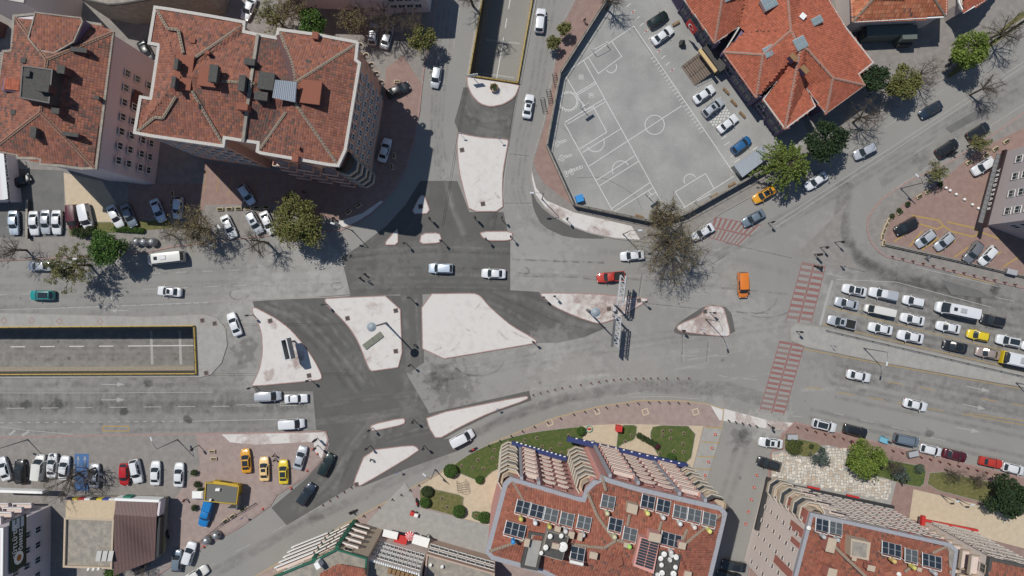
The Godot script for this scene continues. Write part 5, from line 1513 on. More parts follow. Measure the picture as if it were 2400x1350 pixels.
func build_buildings() -> void:
	tone.seed = 5
	tone.frequency = 0.09
	M.roof_base = mat(0.10, 0.045, 0.03, 0.95)
	M.mortar = surf(Color(0.60, 0.56, 0.50), Color(0.48, 0.42, 0.37), 3.0, 0.95, 0.03, 0.3, 0.15, 41)
	M.pane = mat(0.035, 0.045, 0.055, 0.1)
	M.sky_pane = mat(0.20, 0.26, 0.28, 0.15)
	M.sill = mat(0.40, 0.38, 0.35, 0.85)
	M.dish = mat(0.62, 0.62, 0.60, 0.5)
	M.panel = mat(0.022, 0.03, 0.04, 0.22)
	M.panel_grey = mat(0.075, 0.085, 0.088, 0.35)
	M.cream_wall = surf(Color(0.72, 0.66, 0.58), Color(0.66, 0.60, 0.53), 5.0, 0.9, 0.02, 0.2, 0.06, 42)
	M.slab = surf(Color(0.80, 0.735, 0.705), Color(0.76, 0.70, 0.67), 5.0, 0.9, 0.02, 0.2, 0.06, 40)
	M.stone_trim = mat(0.46, 0.42, 0.36, 0.85)
	M.lilac = surf(Color(0.80, 0.765, 0.78), Color(0.76, 0.73, 0.745), 8.0, 0.9, 0.02, 0.2, 0.05, 43)
	M.maroon_wall = mat(0.09, 0.045, 0.045, 0.85)
	M.peach = surf(Color(0.84, 0.66, 0.56), Color(0.80, 0.62, 0.53), 8.0, 0.9, 0.02, 0.2, 0.05, 44)
	M.pink_wall = surf(Color(0.79, 0.585, 0.55), Color(0.75, 0.55, 0.52), 8.0, 0.9, 0.02, 0.2, 0.05, 45)
	M.white_wall = surf(Color(0.82, 0.775, 0.745), Color(0.78, 0.735, 0.705), 8.0, 0.9, 0.02, 0.2, 0.05, 46)
	M.red_wall = surf(Color(0.64, 0.41, 0.36), Color(0.60, 0.38, 0.335), 8.0, 0.9, 0.02, 0.2, 0.05, 47)
	M.purple = surf(Color(0.46, 0.40, 0.50), Color(0.42, 0.365, 0.46), 8.0, 0.9, 0.02, 0.2, 0.05, 48)
	M.cornice = surf(Color(0.77, 0.755, 0.73), Color(0.62, 0.60, 0.575), 5.0, 0.85, 0.03, 0.2, 0.06, 49)
	M.bitumen = surf(Color(0.245, 0.24, 0.235), Color(0.33, 0.325, 0.31), 5.0, 0.9, 0.02, 0.2, 0.12, 50)
	M.screed = surf(Color(0.62, 0.59, 0.54), Color(0.47, 0.455, 0.43), 9.0, 0.9, 0.012, 0.2, 0.08, 51)
	M.gutter = surf(Color(0.54, 0.545, 0.57), Color(0.61, 0.61, 0.625), 6.0, 0.7, 0.02, 0.2, 0.05, 52)
	M.brown_metal = surf(Color(0.40, 0.32, 0.305), Color(0.44, 0.345, 0.33), 8.0, 0.6, 0.02, 0.2, 0.05, 53)
	var old := [Color(0.215, 0.085, 0.058), Color(0.24, 0.10, 0.068), Color(0.185, 0.075, 0.052), Color(0.25, 0.10, 0.06), Color(0.20, 0.09, 0.068)]
	var oldm := mat(0.22, 0.08, 0.05, 0.9)
	var neu := [Color(0.32, 0.092, 0.052), Color(0.335, 0.098, 0.055), Color(0.305, 0.088, 0.05), Color(0.325, 0.10, 0.058)]
	var pinkm := mat(0.42, 0.19, 0.15, 0.9)
	var low := [Color(0.245, 0.085, 0.055), Color(0.265, 0.095, 0.06), Color(0.225, 0.078, 0.052), Color(0.25, 0.098, 0.062)]

	# ---- A: lilac apartment block with old tiled roof, far west
	var h := 19.5
	var b := thing("apartment_building", "lilac apartment block with weathered red tile roof and black roof box", "building")
	var e := [30, 35, 83, 30, 238, 55, 239, 64, 268, 74, 228, 397, 193, 398, 140, 391, 93, 388, 92, 374, 40, 373, 38, 364, -30, 352, 5, 118, 25, 116]
	var w := inset(W(e, h), 0.45)
	walls(b, w, 0.1, h - 0.1, M.lilac)
	band(b, "eaves", W(e, h), h - 0.3, h + 0.1, 0.4, M.screed)
	roof(b, [[37, 42, h, 110, 140, h + 3.2, 95, 263, h + 3.2, -20, 352, h, 5, 120, h, 27, 115, h], [265, 76, h, 222, 394, h, 95, 263, h + 3.2, 110, 140, h + 3.2], [95, 263, h + 3.2, 222, 394, h, 95, 380, h, -20, 352, h], [37, 42, h, 238, 60, h, 265, 76, h, 110, 140, h + 3.2]], old, 0.45, 0.46, 0.48)
	for r in [[222, 394, h, 95, 263, h + 3.2, -20, 352, h], [37, 42, h, 110, 140, h + 3.2, 95, 263, h + 3.2], [265, 76, h, 110, 140, h + 3.2]]: ridge(b, r, oldm)
	var f := W([262, 80, 230, 392], h)
	facade(b, f[0], f[1], 9.2, 15.6, 2, 7, 1.2, 1.5, 0.16, 0.96)
	facade(b, f[0], f[1], 2.6, 8.4, 2, 7, 1.2, 1.5, 0.16, 0.96)
	var strip := MB.new()
	var t3 := Vector3(w[0].x, 0, w[0].y)
	strip.beam(Vector3(f[0].x - 0.42, 10.4, f[0].y + 7), Vector3(f[1].x - 0.5, 10.4, f[1].y - 8), 0.2, 2.6)
	part("window_band", strip, M.maroon_wall, b)
	block(b, "penthouse", [83, 30, 190, 42, 194, 51, 173, 98, 127, 124, 90, 117, 67, 90], h, h + 2.4, M.purple)
	roof(b, [[84, 32, h + 2.5, 189, 43, h + 2.5, 192, 51, h + 2.5, 172, 97, h + 2.5, 127, 122, h + 2.5, 91, 115, h + 2.5, 69, 90, h + 2.5]], old, 0.25, 0.46, 0.48)
	band(b, "penthouse_rim", W([82, 28, 191, 41, 195, 51, 174, 99, 127, 126, 89, 119, 65, 90], h + 2.6), h + 2.3, h + 2.7, 0.2, M.screed)
	block(b, "roof_box", [53, 153, 125, 163, 117, 243, 47, 230], h + 0.5, h + 4.6, M.bitumen)
	band(b, "roof_box_rim", W([53, 153, 125, 163, 117, 243, 47, 230], h + 4.6), h + 4.5, h + 4.75, 0.2, M.dark_metal)
	for c in [[100, 205, h + 4.6, 1.2, 2.0, 1.2], [63, 172, h + 3.4, 1.6, 0.9, 0.9], [95, 200, h + 4.6, 0.5, 0.6, 0.6], [143, 163, h + 2.2, 1.8, 1.2, 1.2], [130, 260, h + 2.6, 1.2, 1.2, 0.8], [78, 310, h + 1.6, 1.4, 0.9, 1.6], [165, 315, h + 1.3, 1.2, 2.6, 0.5], [185, 117, h + 1.4, 1.1, 2.6, 0.6], [228, 229, h + 0.9, 0.4, 0.6, 0.5], [31, 263, h + 1.3, 0.2, 0.7, 0.7], [55, 142, h + 1.5, 0.2, 0.7, 0.7]]: chimney(b, c[0], c[1], c[2], c[3], c[4], c[5], 7, M.maroon_wall if c[4] > 1.1 else M.bitumen, M.bitumen)
	block(b, "terrace", [10, 182, 48, 186, 44, 216, 4, 212], h - 1, h + 1.3, M.purple)
	roof(b, [[12, 184, h + 1.4, 46, 188, h + 1.4, 43, 213, h + 1.5, 8, 210, h + 1.5]], neu, 0.1)

	# ---- B: double block with white cornice
	h = 22.4
	b = thing("apartment_building", "double apartment block with white cornice, mottled red roof and peach facade", "building")
	e = [362, 14, 398, 19, 500, 36, 577, 50, 575, 72, 607, 79, 646, 86, 651, 66, 740, 78, 836, 96, 842, 100, 838, 140, 847, 147, 813, 353, 795, 392, 772, 390, 610, 362, 600, 357, 603, 338, 568, 333, 530, 327, 527, 347, 353, 322, 313, 314, 328, 224, 352, 228, 370, 109, 347, 105]
	w = inset(W(e, h), 0.5)
	walls(b, w, 0.1, h - 0.2, M.peach)
	band(b, "cornice", W(e, h), h - 0.5, h + 0.25, 0.5, M.cornice)
	var R := h + 3.1
	roof(b, [[366, 20, h, 577, 56, h, 574, 76, h, 605, 84, h, 590, 195, R, 425, 175, R], [425, 175, R, 590, 195, R, 572, 330, h, 531, 324, h, 527, 342, h, 320, 310, h], [366, 20, h, 425, 175, R, 320, 310, h, 331, 228, h, 355, 230, h, 372, 108, h, 352, 104, h]], old, 0.30)
	roof(b, [[608, 84, h, 648, 90, h, 653, 72, h, 692, 193, R, 590, 195, R], [590, 196, R, 693, 193, R, 693, 243, R, 670, 263, h + 2.2, 608, 356, h, 604, 336, h, 572, 331, h]], [Color(0.15, 0.06, 0.045), Color(0.19, 0.075, 0.05), Color(0.11, 0.055, 0.045)], 0.75)
	roof(b, [[655, 72, h, 836, 102, h, 693, 193, R], [836, 102, h, 834, 142, h, 842, 149, h, 809, 351, h, 791, 386, h, 693, 243, R, 693, 193, R], [693, 243, R, 791, 386, h, 612, 357, h, 670, 263, h + 2.2]], old, 0.25)
	for r in [[366, 20, h, 393, 67, h + 1.4, 418, 70, h + 1.6, 430, 125, h + 2.4], [320, 310, h, 363, 275, h + 1, 382, 277, h + 1.1, 412, 227, h + 2.3], [567, 60, h, 450, 140, h + 2.7], [450, 213, h + 2.7, 523, 338, h], [520, 190, R, 597, 196, R], [655, 72, h, 685, 150, h + 2, 692, 193, R, 693, 243, R, 791, 386, h], [836, 102, h, 693, 193, R], [608, 352, h, 670, 263, h + 2.3]]: ridge(b, r, M.mortar, 0.3)
	strip = MB.new()
	for k in [[605, 82, 588, 195], [588, 195, 570, 333]]: strip.beam(P(k[0], k[1], h + (0.3 if k[1] < 100 else 3.3)), P(k[2], k[3], h + (3.3 if k[3] < 300 else 0.3)), 0.5, 0.5)
	part("fire_wall", strip, M.screed, b)
	strip = MB.new()
	strip.beam(P(652, 78, h + 0.1), P(688, 190, h + 3.1), 0.9, 0.12)
	part("valley_flashing", strip, M.maroon_wall, b)
	for c in [[624, 190, R - 1, 2.0, 2.4, 2.6, M.bitumen], [728, 216, h + 1.6, 1.6, 3.2, 3.6, M.maroon_wall], [430, 170, h + 2.0, 0.9, 2.8, 5.4, oldm], [487, 180, h + 2.4, 1.0, 2.8, 3.0, oldm], [612, 225, R - 0.8, 1.4, 2.0, 1.2, M.bitumen], [585, 145, h + 1.6, 1.8, 1.6, 0.9, M.bitumen], [567, 250, h + 1.8, 1.6, 1.8, 0.9, M.red_wall], [567, 195, h + 2.8, 1.6, 0.9, 2.4, M.bitumen], [739, 83, h, 1.0, 0.9, 1.0, M.red_wall], [692, 371, h, 1.1, 0.9, 1.0, M.red_wall], [413, 150, h + 4.0, 0.7, 0.5, 1.6, M.bitumen], [407, 192, h + 4.0, 0.7, 0.5, 1.6, M.bitumen], [500, 172, h + 4.5, 0.5, 1.2, 2.6, M.bitumen], [462, 245, h + 2, 0.5, 0.4, 0.4, M.white], [486, 123, h + 1.9, 1.0, 0.6, 0.4, M.maroon_wall], [722, 148, h + 1.5, 0.2, 0.8, 0.8, M.bitumen], [700, 346, h + 0.7, 0.5, 0.3, 0.4, M.maroon_wall], [452, 95, h + 1.5, 0.15, 0.7, 0.7, M.white]]: chimney(b, c[0], c[1], c[2], c[3], c[4], c[5], 7, c[6], M.bitumen if c[6] == M.bitumen else oldm)
	strip = MB.new()
	var sp := v3([645, 187, R + 1.6, 696, 192, R + 1.6, 692, 240, R + 1.0, 638, 229, R + 1.0])
	for k in 12: strip.quad(sp[0].lerp(sp[1], k / 12.0), sp[3].lerp(sp[2], k / 12.0), sp[3].lerp(sp[2], (k + 0.5) / 12.0) + Vector3(0, 0.1, 0), sp[0].lerp(sp[1], (k + 0.5) / 12.0) + Vector3(0, 0.1, 0))
	for k in 12: strip.quad(sp[0].lerp(sp[1], (k + 0.5) / 12.0) + Vector3(0, 0.1, 0), sp[3].lerp(sp[2], (k + 0.5) / 12.0) + Vector3(0, 0.1, 0), sp[3].lerp(sp[2], (k + 1) / 12.0), sp[0].lerp(sp[1], (k + 1) / 12.0))
	part("metal_canopy", strip, M.galv_sheet, b)
	f = W([845, 150, 813, 352], h)
	var fi := W([840, 150, 807, 352], h)
	facade(b, fi[0] + Vector2(0.15, 0), fi[1] + Vector2(0.15, 0), 4.2, h - 1.2, 4, 8, 1.0, 1.9, 0.03, 0.97, null, 1)
	strip = MB.new()
	for k in 4: strip.beam(Vector3(fi[0].x + 0.3, 4.0 + k * 4.25, fi[0].y), Vector3(fi[1].x + 0.3, 4.0 + k * 4.25, fi[1].y), 0.24, 0.4)
	part("string_course", strip, M.cornice, b)
	for k in 4:
		var yy := 4.2 + k * 4.3
		for s in [0.08, 0.4, 0.72]:
			var fs := W([603, 358, 790, 388], h)
			balcony(b, fs[0], fs[1], s, s + 0.2, yy, 1.1, M.peach, M.cornice)
	f = W([318, 310, 527, 343], h)
	facade(b, f[0], f[1], 3.5, h - 1.2, 5, 6, 1.2, 1.5)
	bay(b, W([800, 375], h)[0], 2.0, 0.2, 4.2, h - 1.0, 5, [true, false, true, false, true])
	for k in 9:
		var p := W([842 + k * 7.5, 108 + k * 13.5], h - 0.5 - k * 1.9)[0]
		if k < 5:
			strip = MB.new()
			strip.lathe(Vector3(p.x + 0.2, h - 1.0 - k * 3.9, p.y), [Vector2(0.25, 0), Vector2(0.6, 0.3), Vector2(0.6, 0.6), Vector2(0.4, 0.75)], 10)
			part("balcony_urn", strip, M.cream_wall, b)

	# ---- C: school
	h = 6.8
	b = thing("school_building", "purple-walled school with bright orange-red hipped roof and roof skylights", "building")
	e = [1560, -70, 1602, 0, 1675, 102, 1732, 62, 1695, 122, 1772, 230, 1825, 187, 1787, 233, 1839, 304, 1912, 250, 1887, 203, 1935, 268, 2028, 200, 2013, 175, 2048, 147, 1980, 60, 1900, -70]
	w = inset(W(e, h), 0.8)
	walls(b, w, 0.1, h - 0.1, M.purple)
	band(b, "eaves", W(e, h), h - 0.15, h + 0.12, 0.25, M.cornice)
	R = h + 3.4
	roof(b, [[1840, -70, R, 1900, -70, h, 1980, 60, h, 2048, 147, h, 2013, 175, h, 2028, 200, h, 1952, 183, h + 2.4, 1888, 112, R, 1853, 72, R], [1952, 183, h + 2.4, 2028, 200, h, 1935, 268, h], [1888, 112, R, 1952, 183, h + 2.4, 1935, 268, h, 1887, 203, h], [1876, 113, R, 1888, 112, R, 1887, 203, h, 1912, 250, h, 1839, 304, h], [1876, 113, R, 1839, 304, h, 1787, 233, h, 1825, 187, h], [1788, 128, h + 2.6, 1772, 230, h, 1825, 187, h, 1876, 113, R, 1853, 72, R], [1788, 128, h + 2.6, 1695, 122, h, 1772, 230, h], [1788, 128, h + 2.6, 1853, 72, R, 1745, 75, h + 0.6, 1695, 122, h], [1692, 0, h + 2.6, 1680, -70, h + 2.6, 1560, -70, h, 1602, 0, h, 1675, 102, h], [1692, 0, h + 2.6, 1675, 102, h, 1732, 62, h, 1745, 0, h + 1.0], [1680, -70, h + 2.6, 1840, -70, R, 1853, 72, R, 1745, 75, h + 0.6, 1733, 62, h, 1745, 0, h + 1.0, 1692, 0, h + 2.6]], neu, 0.0, 0.42, 0.44)
	for r in [[1952, 183, h + 2.4, 2028, 200, h], [1935, 268, h, 1952, 183, h + 2.4, 1888, 112, R, 1876, 113, R, 1839, 304, h], [1695, 122, h, 1788, 128, h + 2.6, 1772, 230, h], [1788, 128, h + 2.6, 1853, 72, R, 1840, -70, R], [1675, 102, h, 1692, 0, h + 2.6], [1853, 72, R, 1876, 113, R]]: ridge(b, r, pinkm, 0.3)
	for s in [[1808, 117, h + 2.3, 2.9, 1.9, -28], [1803, 6, h + 2.6, 2.6, 2.2, -28], [1876, 101, R - 0.2, 2.2, 2.2, -28], [1915, 48, h + 1.7, 2.0, 1.4, -28], [1708, -8, h + 2.0, 2.0, 1.4, -28]]: skylight(b, s[0], s[1], s[2], s[3], s[4], s[5])
	for c in [[1860, 134, R - 0.7, 1.4, 1.3, 0.8], [1886, 163, h + 2.3, 1.4, 1.5, 0.8]]: chimney(b, c[0], c[1], c[2], c[3], c[4], c[5], 48, M.purple, M.wood)
	chimney(b, 1882, 38, h + 2.4, 0.3, 0.9, 0.9, 40, M.white, M.white)
	for s in [[1602, 0, 1675, 102, 5], [1695, 122, 1772, 230, 5], [1787, 233, 1839, 304, 4]]:
		var q := W(s.slice(0, 4), h)
		var inn := (q[1] - q[0]).normalized()
		var nn := Vector2(inn.y, -inn.x)
		if nn.dot(-q[0]) > 0: nn = -nn
		facade(b, q[0] + nn * 0.8, q[1] + nn * 0.8, 1.0, h - 0.6, 2, s[4], 1.7, 1.7, 0.04, 0.96, M.galv)
		strip = MB.new()
		for k in s[4] + 1:
			var pp: Vector2 = q[0].lerp(q[1], float(k) / s[4]) + nn * 0.95
			strip.box(Vector3(pp.x, h * 0.5, pp.y), Vector3(0.6, h - 0.4, 0.6))
		part("pilaster", strip, M.purple, b)
	# entrance canopy and steps
	strip = MB.new(); strip.prism(W([1637, 118, 1643, 112, 1682, 164, 1676, 170], 3.4), 2.9, 3.3)
	part("entrance_beam", strip, mat(0.50, 0.36, 0.18, 0.7), b)
	strip = MB.new(); strip.prism(W([1647, 112, 1668, 98, 1712, 152, 1688, 168], 3.0), 0.1, 2.9)
	part("porch", strip, M.bitumen, b)

	# ---- D: villa north-east, with terrace below
	h = 7.0
	b = thing("house", "house with orange tiled hip roof above a dark flat terrace", "building")
	e = [1998, 53, 2217, 41, 2222, -70, 1990, -70]
	walls(b, inset(W(e, h), 0.6), 0.1, h - 0.1, M.white_wall)
	band(b, "eaves", W(e, h), h - 0.2, h + 0.1, 0.25, M.white)
	roof(b, [[1998, 52, h, 2217, 40, h, 2188, -5, h + 2.2, 2046, -2, h + 2.2], [1998, 52, h, 2046, -2, h + 2.2, 2046, -70, h + 2.2, 1990, -70, h], [2217, 40, h, 2222, -70, h, 2188, -70, h + 2.2, 2188, -5, h + 2.2], [2046, -2, h + 2.2, 2188, -5, h + 2.2, 2188, -70, h + 2.2, 2046, -70, h + 2.2]], [Color(0.38, 0.13, 0.065), Color(0.42, 0.17, 0.09), Color(0.34, 0.11, 0.055)], 0.15, 0.5, 0.6)
	ridge(b, [1998, 52, h, 2046, -2, h + 2.2, 2046, -70, h + 2.2], M.mortar, 0.3); ridge(b, [2217, 40, h, 2188, -5, h + 2.2, 2188, -70, h + 2.2], M.mortar, 0.3)
	block(b, "terrace", [2032, 60, 2150, 58, 2150, 91, 2117, 92, 2115, 82, 2032, 86], 0.1, 3.6, mat(0.10, 0.12, 0.11, 0.8))
	block(b, "terrace_step", [2106, 94, 2138, 94, 2138, 106, 2106, 106], 0.1, 1.6, M.bitumen)
	for k in 9:
		strip = MB.new(); strip.beam(P(2014 + k * 1.4, 56 + k * 3.6, 3.2), P(2031, 56 + k * 3.6, 3.2), 0.12)
		part("pergola_bar", strip, M.dark_metal, b)
	b = thing("house", "orange tiled roof corner beyond the walled lane", "building")
	h = 6.0
	e = [2243, -70, 2246, 5, 2258, 32, 2312, 0, 2360, -70]
	walls(b, inset(W(e, h), 0.5), 0.1, h - 0.1, M.white_wall)
	band(b, "eaves", W(e, h), h - 0.2, h + 0.1, 0.25, M.white)
	roof(b, [[2246, -70, h + 2, 2258, 32, h, 2245, 5, h, 2240, -70, h], [2300, -70, h + 2.5, 2360, -70, h, 2312, 0, h, 2258, 32, h, 2260, -70, h + 2.5]], neu, 0.15, 0.5, 0.6)

	build_pink_block(low, oldm)
	build_east_blocks(low, oldm)
	build_low_buildings(low, oldm)

func build_pink_block(low: Array, oldm: Material) -> void:
	var h := 24.5
	var b := thing("apartment_building", "tall pink apartment block with balconies, bay towers and roof solar heaters", "building")
	var e := [1196, 1117, 1274, 1140, 1350, 1163, 1364, 1165, 1372, 1143, 1392, 1124, 1404, 1126, 1408, 1112, 1433, 1122, 1498, 1141, 1613, 1168, 1691, 1186, 1704, 1202, 1652, 1420, 1420, 1420, 1270, 1343, 1152, 1311, 1137, 1294, 1180, 1131]
	var w := inset(W(e, h), 0.25)
	walls(b, w, 0.1, h - 0.1, M.pink_wall)
	band(b, "gutter", W(e, h), h - 0.25, h + 0.2, 0.75, M.gutter)
	var R := h + 2.4
	roof(b, [[1187, 1130, h, 1200, 1124, h, 1364, 1172, h, 1374, 1150, h, 1394, 1131, h, 1408, 1122, h, 1612, 1175, h, 1688, 1194, h, 1698, 1206, h, 1590, 1290, R, 1415, 1284, R, 1255, 1262, R], [1187, 1130, h, 1255, 1262, R, 1144, 1292, h], [1255, 1262, R, 1415, 1284, R, 1590, 1290, R, 1640, 1420, h + 1, 1420, 1420, h, 1275, 1340, h, 1156, 1306, h, 1144, 1292, h], [1698, 1206, h, 1646, 1420, h, 1640, 1420, h + 1, 1590, 1290, R]], low, 0.12, 0.40, 0.42)
	for r in [[1200, 1126, h, 1240, 1200, h + 1.3], [1145, 1293, h, 1235, 1262, h + 2.1], [1375, 1150, h, 1400, 1210, h + 1.2, 1440, 1265, h + 2.2], [1415, 1284, R, 1445, 1266, R, 1470, 1272, R], [1345, 1276, R, 1415, 1284, R], [1475, 1206, h + 1.1, 1470, 1232, h + 1.6], [1550, 1222, h + 1.1, 1540, 1260, h + 2], [1610, 1240, h + 1.2, 1600, 1265, h + 1.9], [1605, 1275, h + 2, 1690, 1206, h], [1410, 1115, h + 0.1, 1420, 1150, h + 0.6], [1595, 1325, h + 1.8, 1612, 1350, h + 1.4]]: ridge(b, r, M.mortar, 0.3)
	for c in [[1235, 1272, h + 1.6, 1.5, 0.7, 1.1, 0], [1307, 1240, h + 2.2, 1.1, 0.8, 0.7, 0], [1339, 1254, h + 2.2, 1.3, 0.8, 0.9, 0], [1360, 1258, h + 2.2, 1.2, 0.6, 1.1, 0], [1391, 1302, h + 2.0, 1.3, 1.1, 0.9, 0], [1535, 1260, h + 2.0, 1.6, 1.8, 1.2, 0], [1599, 1279, h + 1.8, 1.4, 1.0, 0.9, 0], [1470, 1278, h + 2.2, 0.9, 0.9, 0.6, 0], [1612, 1347, h + 1.4, 1.2, 1.0, 0.9, 0], [1302, 1280, h + 3.8, 1.0, 1.0, 0.7, 0]]: chimney(b, c[0], c[1], c[2], c[3], c[4], c[5], 12, M.pink_wall, M.cream_wall)
	# sunken terrace, plant room and glazed stair head
	block(b, "terrace_floor", [1246, 1252, 1277, 1256, 1256, 1334, 1224, 1328], h - 0.5, h + 2.3, M.concrete)
	band(b, "terrace_rim", W([1240, 1246, 1280, 1252, 1260, 1338, 1220, 1330], h + 2.5), h + 0.5, h + 2.55, 0.4, M.bitumen)
	block(b, "plant_room", [1283, 1243, 1333, 1259, 1318, 1315, 1268, 1301], h, h + 4.2, M.screed)
	block(b, "plant_room_roof", [1285, 1245, 1331, 1260, 1317, 1313, 1270, 1300], h + 4.2, h + 4.23, M.bitumen)
	block(b, "terrace_pit", [1472, 1179, 1496, 1185, 1492, 1207, 1468, 1200], h, h + 1.6, M.cream_wall)
	block(b, "skylight_base", [1500, 1258, 1546, 1270, 1532, 1345, 1484, 1326], h, h + 3.4, M.pink_wall)
	var q := v3([1503, 1260, h + 3.5, 1545, 1272, h + 3.5, 1530, 1336, h + 3.5, 1488, 1322, h + 3.5])
	for i in 10:
		for j in 2:
			var g := MB.new()
			var c := func(u: float, v: float) -> Vector3: return q[0].lerp(q[3], v).lerp(q[1].lerp(q[2], v), u)
			var up := Vector3(0, 0.05, 0)
			var u0 := j * 0.5 + 0.02; var u1 := j * 0.5 + 0.48; var v0 := i * 0.1 + 0.008; var v1 := i * 0.1 + 0.092
			g.quad(c.call(u0, v0) + up, c.call(u0, v1) + up, c.call(u1, v1) + up, c.call(u1, v0) + up)
			part("skylight_pane", g, M.pane, b)
	block(b, "dish_terrace", [1548, 1288, 1597, 1302, 1580, 1372, 1530, 1350], h + 0.5, h + 2.6, M.bitumen)
	block(b, "dormer", [1432, 1320, 1456, 1296, 1461, 1323, 1448, 1330], h + 0.5, h + 2.6, oldm)
	# facades: floor by floor
	var fl := 7
	var y0 := 4.6; var y1 := h - 0.3
	var A := W([1208, 1121, 1352, 1164], h); var B := W([1412, 1114, 1675, 1183], h)
	for k in fl:
		var y: float = lerpf(y0, y1, float(k) / fl)
		balcony(b, A[0], A[1], 0.12, 0.36, y, 0.9, M.pink_wall, M.stone_trim)
		balcony(b, A[0], A[1], 0.45, 0.66, y, 0.45, M.pink_wall, M.stone_trim, 1)
		balcony(b, A[0], A[1], 0.71, 0.88, y, 0.45, M.pink_wall, M.stone_trim, 1)
		balcony(b, B[0], B[1], 0.10, 0.30, y, 0.9, M.pink_wall, M.stone_trim)
		balcony(b, B[0], B[1], 0.36, 0.50, y, 0.45, M.pink_wall, M.stone_trim, 1)
		balcony(b, B[0], B[1], 0.53, 0.67, y, 0.45, M.pink_wall, M.stone_trim, 1)
		balcony(b, B[0], B[1], 0.72, 0.90, y, 0.9, M.pink_wall, M.stone_trim)
	var pipes := MB.new()
	for s in [[A, 0.10], [A, 0.38], [B, 0.07], [B, 0.32], [B, 0.69], [B, 0.92]]:
		var p: Vector2 = s[0][0].lerp(s[0][1], s[1])
		pipes.box(Vector3(p.x, h * 0.5, p.y - 0.25), Vector3(0.5, h - 0.3, 0.6))
	part("wall_rib", pipes, M.gutter, b)
	bay(b, W([1190, 1128], h)[0] + Vector2(0.2, 0.5), 2.0, 0.26, 2.0, h - 0.8, 8, [false, false, true, false, false, true, false, false])
	bay(b, W([1383, 1142], h)[0] + Vector2(0, 0.6), 2.1, 0.26, 2.0, h - 0.8, 8, [true, false, true, true, false, true, true, false])
	bay(b, W([1688, 1196], h)[0] + Vector2(-0.3, 0.3), 2.2, 0.26, 2.0, h - 0.8, 8, [true, false, true, false, true, true, false, true])
	# shop fascia at the foot: dark blue strip with lights
	var s := MB.new()
	for k in [[A[0] + Vector2(-0.6, -0.9), A[1] + Vector2(0, -0.9)], [B[0] + Vector2(-4, -1.3), B[1] + Vector2(0.8, -0.9)]]: s.beam(Vector3(k[0].x, 3.6, k[0].y), Vector3(k[1].x, 3.6, k[1].y), 0.9, 0.9)
	part("shop_fascia", s, mat(0.02, 0.035, 0.13, 0.5), b)
	for k in 26:
		var p: Vector2 = (A[0] + Vector2(0, -1.0)).lerp(A[1] + Vector2(0, -1.0), (k + 0.5) / 12.0) if k < 12 else (B[0] + Vector2(-3, -1.3)).lerp(B[1] + Vector2(0, -1.0), (k - 11.5) / 14.0)
		var g := MB.new(); g.box(Vector3(p.x, 4.1, p.y - 0.3), Vector3(0.35, 0.12, 0.2))
		part("fascia_lamp", g, M.white, b)
	# roof equipment
	for a in [[1225, 1186, 2, 0.46, 0.40, 0.10, "twin-panel solar heater with ochre tank, first in the pink roof's front row", 0], [1258, 1195, 2, 0.6, 0.6, 0.6, "twin-panel solar heater with white ball tank beside the first heater of the pink roof", 0], [1291, 1204, 2, 0.46, 0.40, 0.10, "grey twin-panel solar heater with ochre tank in the pink roof's front row", 1], [1328, 1214, 2, 0.55, 0.55, 0.55, "grey twin-panel solar heater with silver tank in the pink roof's front row", 1], [1368, 1222, 2, 0.55, 0.55, 0.55, "pale grey twin-panel solar heater nearest the roof's central valley", 1], [1207, 1238, 3, 0.03, 0.22, 0.5, "triple-panel solar heater with blue tank on the pink block", 0],
		[1424, 1173, 2, 0.50, 0.48, 0.3, "weathered twin-panel heater beside the roof terrace pit", 1], [1441, 1227, 2, 0.50, 0.48, 0.3, "dark twin-panel heater on the valley side of the pink roof", 0], [1475, 1249, 2, 0.30, 0.55, 0.12, "twin-panel heater with light green tank on the pink roof", 1], [1517, 1173, 2, 0.62, 0.58, 0.18, "twin-panel heater with lemon tank above the roof skylight", 0], [1553, 1183, 2, 0.55, 0.53, 0.5, "red-framed twin-panel heater with silver tank", 0], [1592, 1197, 2, 0.6, 0.6, 0.6, "cloudy twin-panel heater with silver tank in the pink roof's eastern row", 1], [1625, 1205, 2, 0.6, 0.55, 0.5, "twin-panel heater with rusty white tank in the eastern row", 1], [1660, 1214, 2, 0.62, 0.58, 0.18, "twin-panel heater with lemon tank at the roof's eastern end", 1], [1571, 1262, 3, 0.55, 0.53, 0.5, "blue-grey triple-panel heater beside the roof skylight", 0]]:
		solar(a[6], a[0], a[1], h + clampf((a[1] - (1125.0 + (a[0] - 1200.0) * 0.155)) / 150.0 * 2.6, 0.2, 2.4), a[2], 15.0, Color(a[3], a[4], a[5]), false, a[7])
	solar("wide blue panel heater with long white tank behind the plant room", 1353, 1294, h + 2.4, 2, 13.0, Color(0.66, 0.66, 0.62), true, 0.0)
	for a in [[1290, 1258, 0.55], [1316, 1257, 0.5], [1280, 1284, 0.6], [1321, 1283, 1.05], [1269, 1297, 0.45]]: dish(b, "white satellite dish on the plant room of the pink block" if a[2] < 1.0 else "large white satellite dish on the plant room", Vector3(P(a[0], a[1], h + 4.8).x, h + 4.2, P(a[0], a[1], h + 4.8).z), a[2], rng.randf_range(0.3, 0.8), "satellite dishes on the pink block")
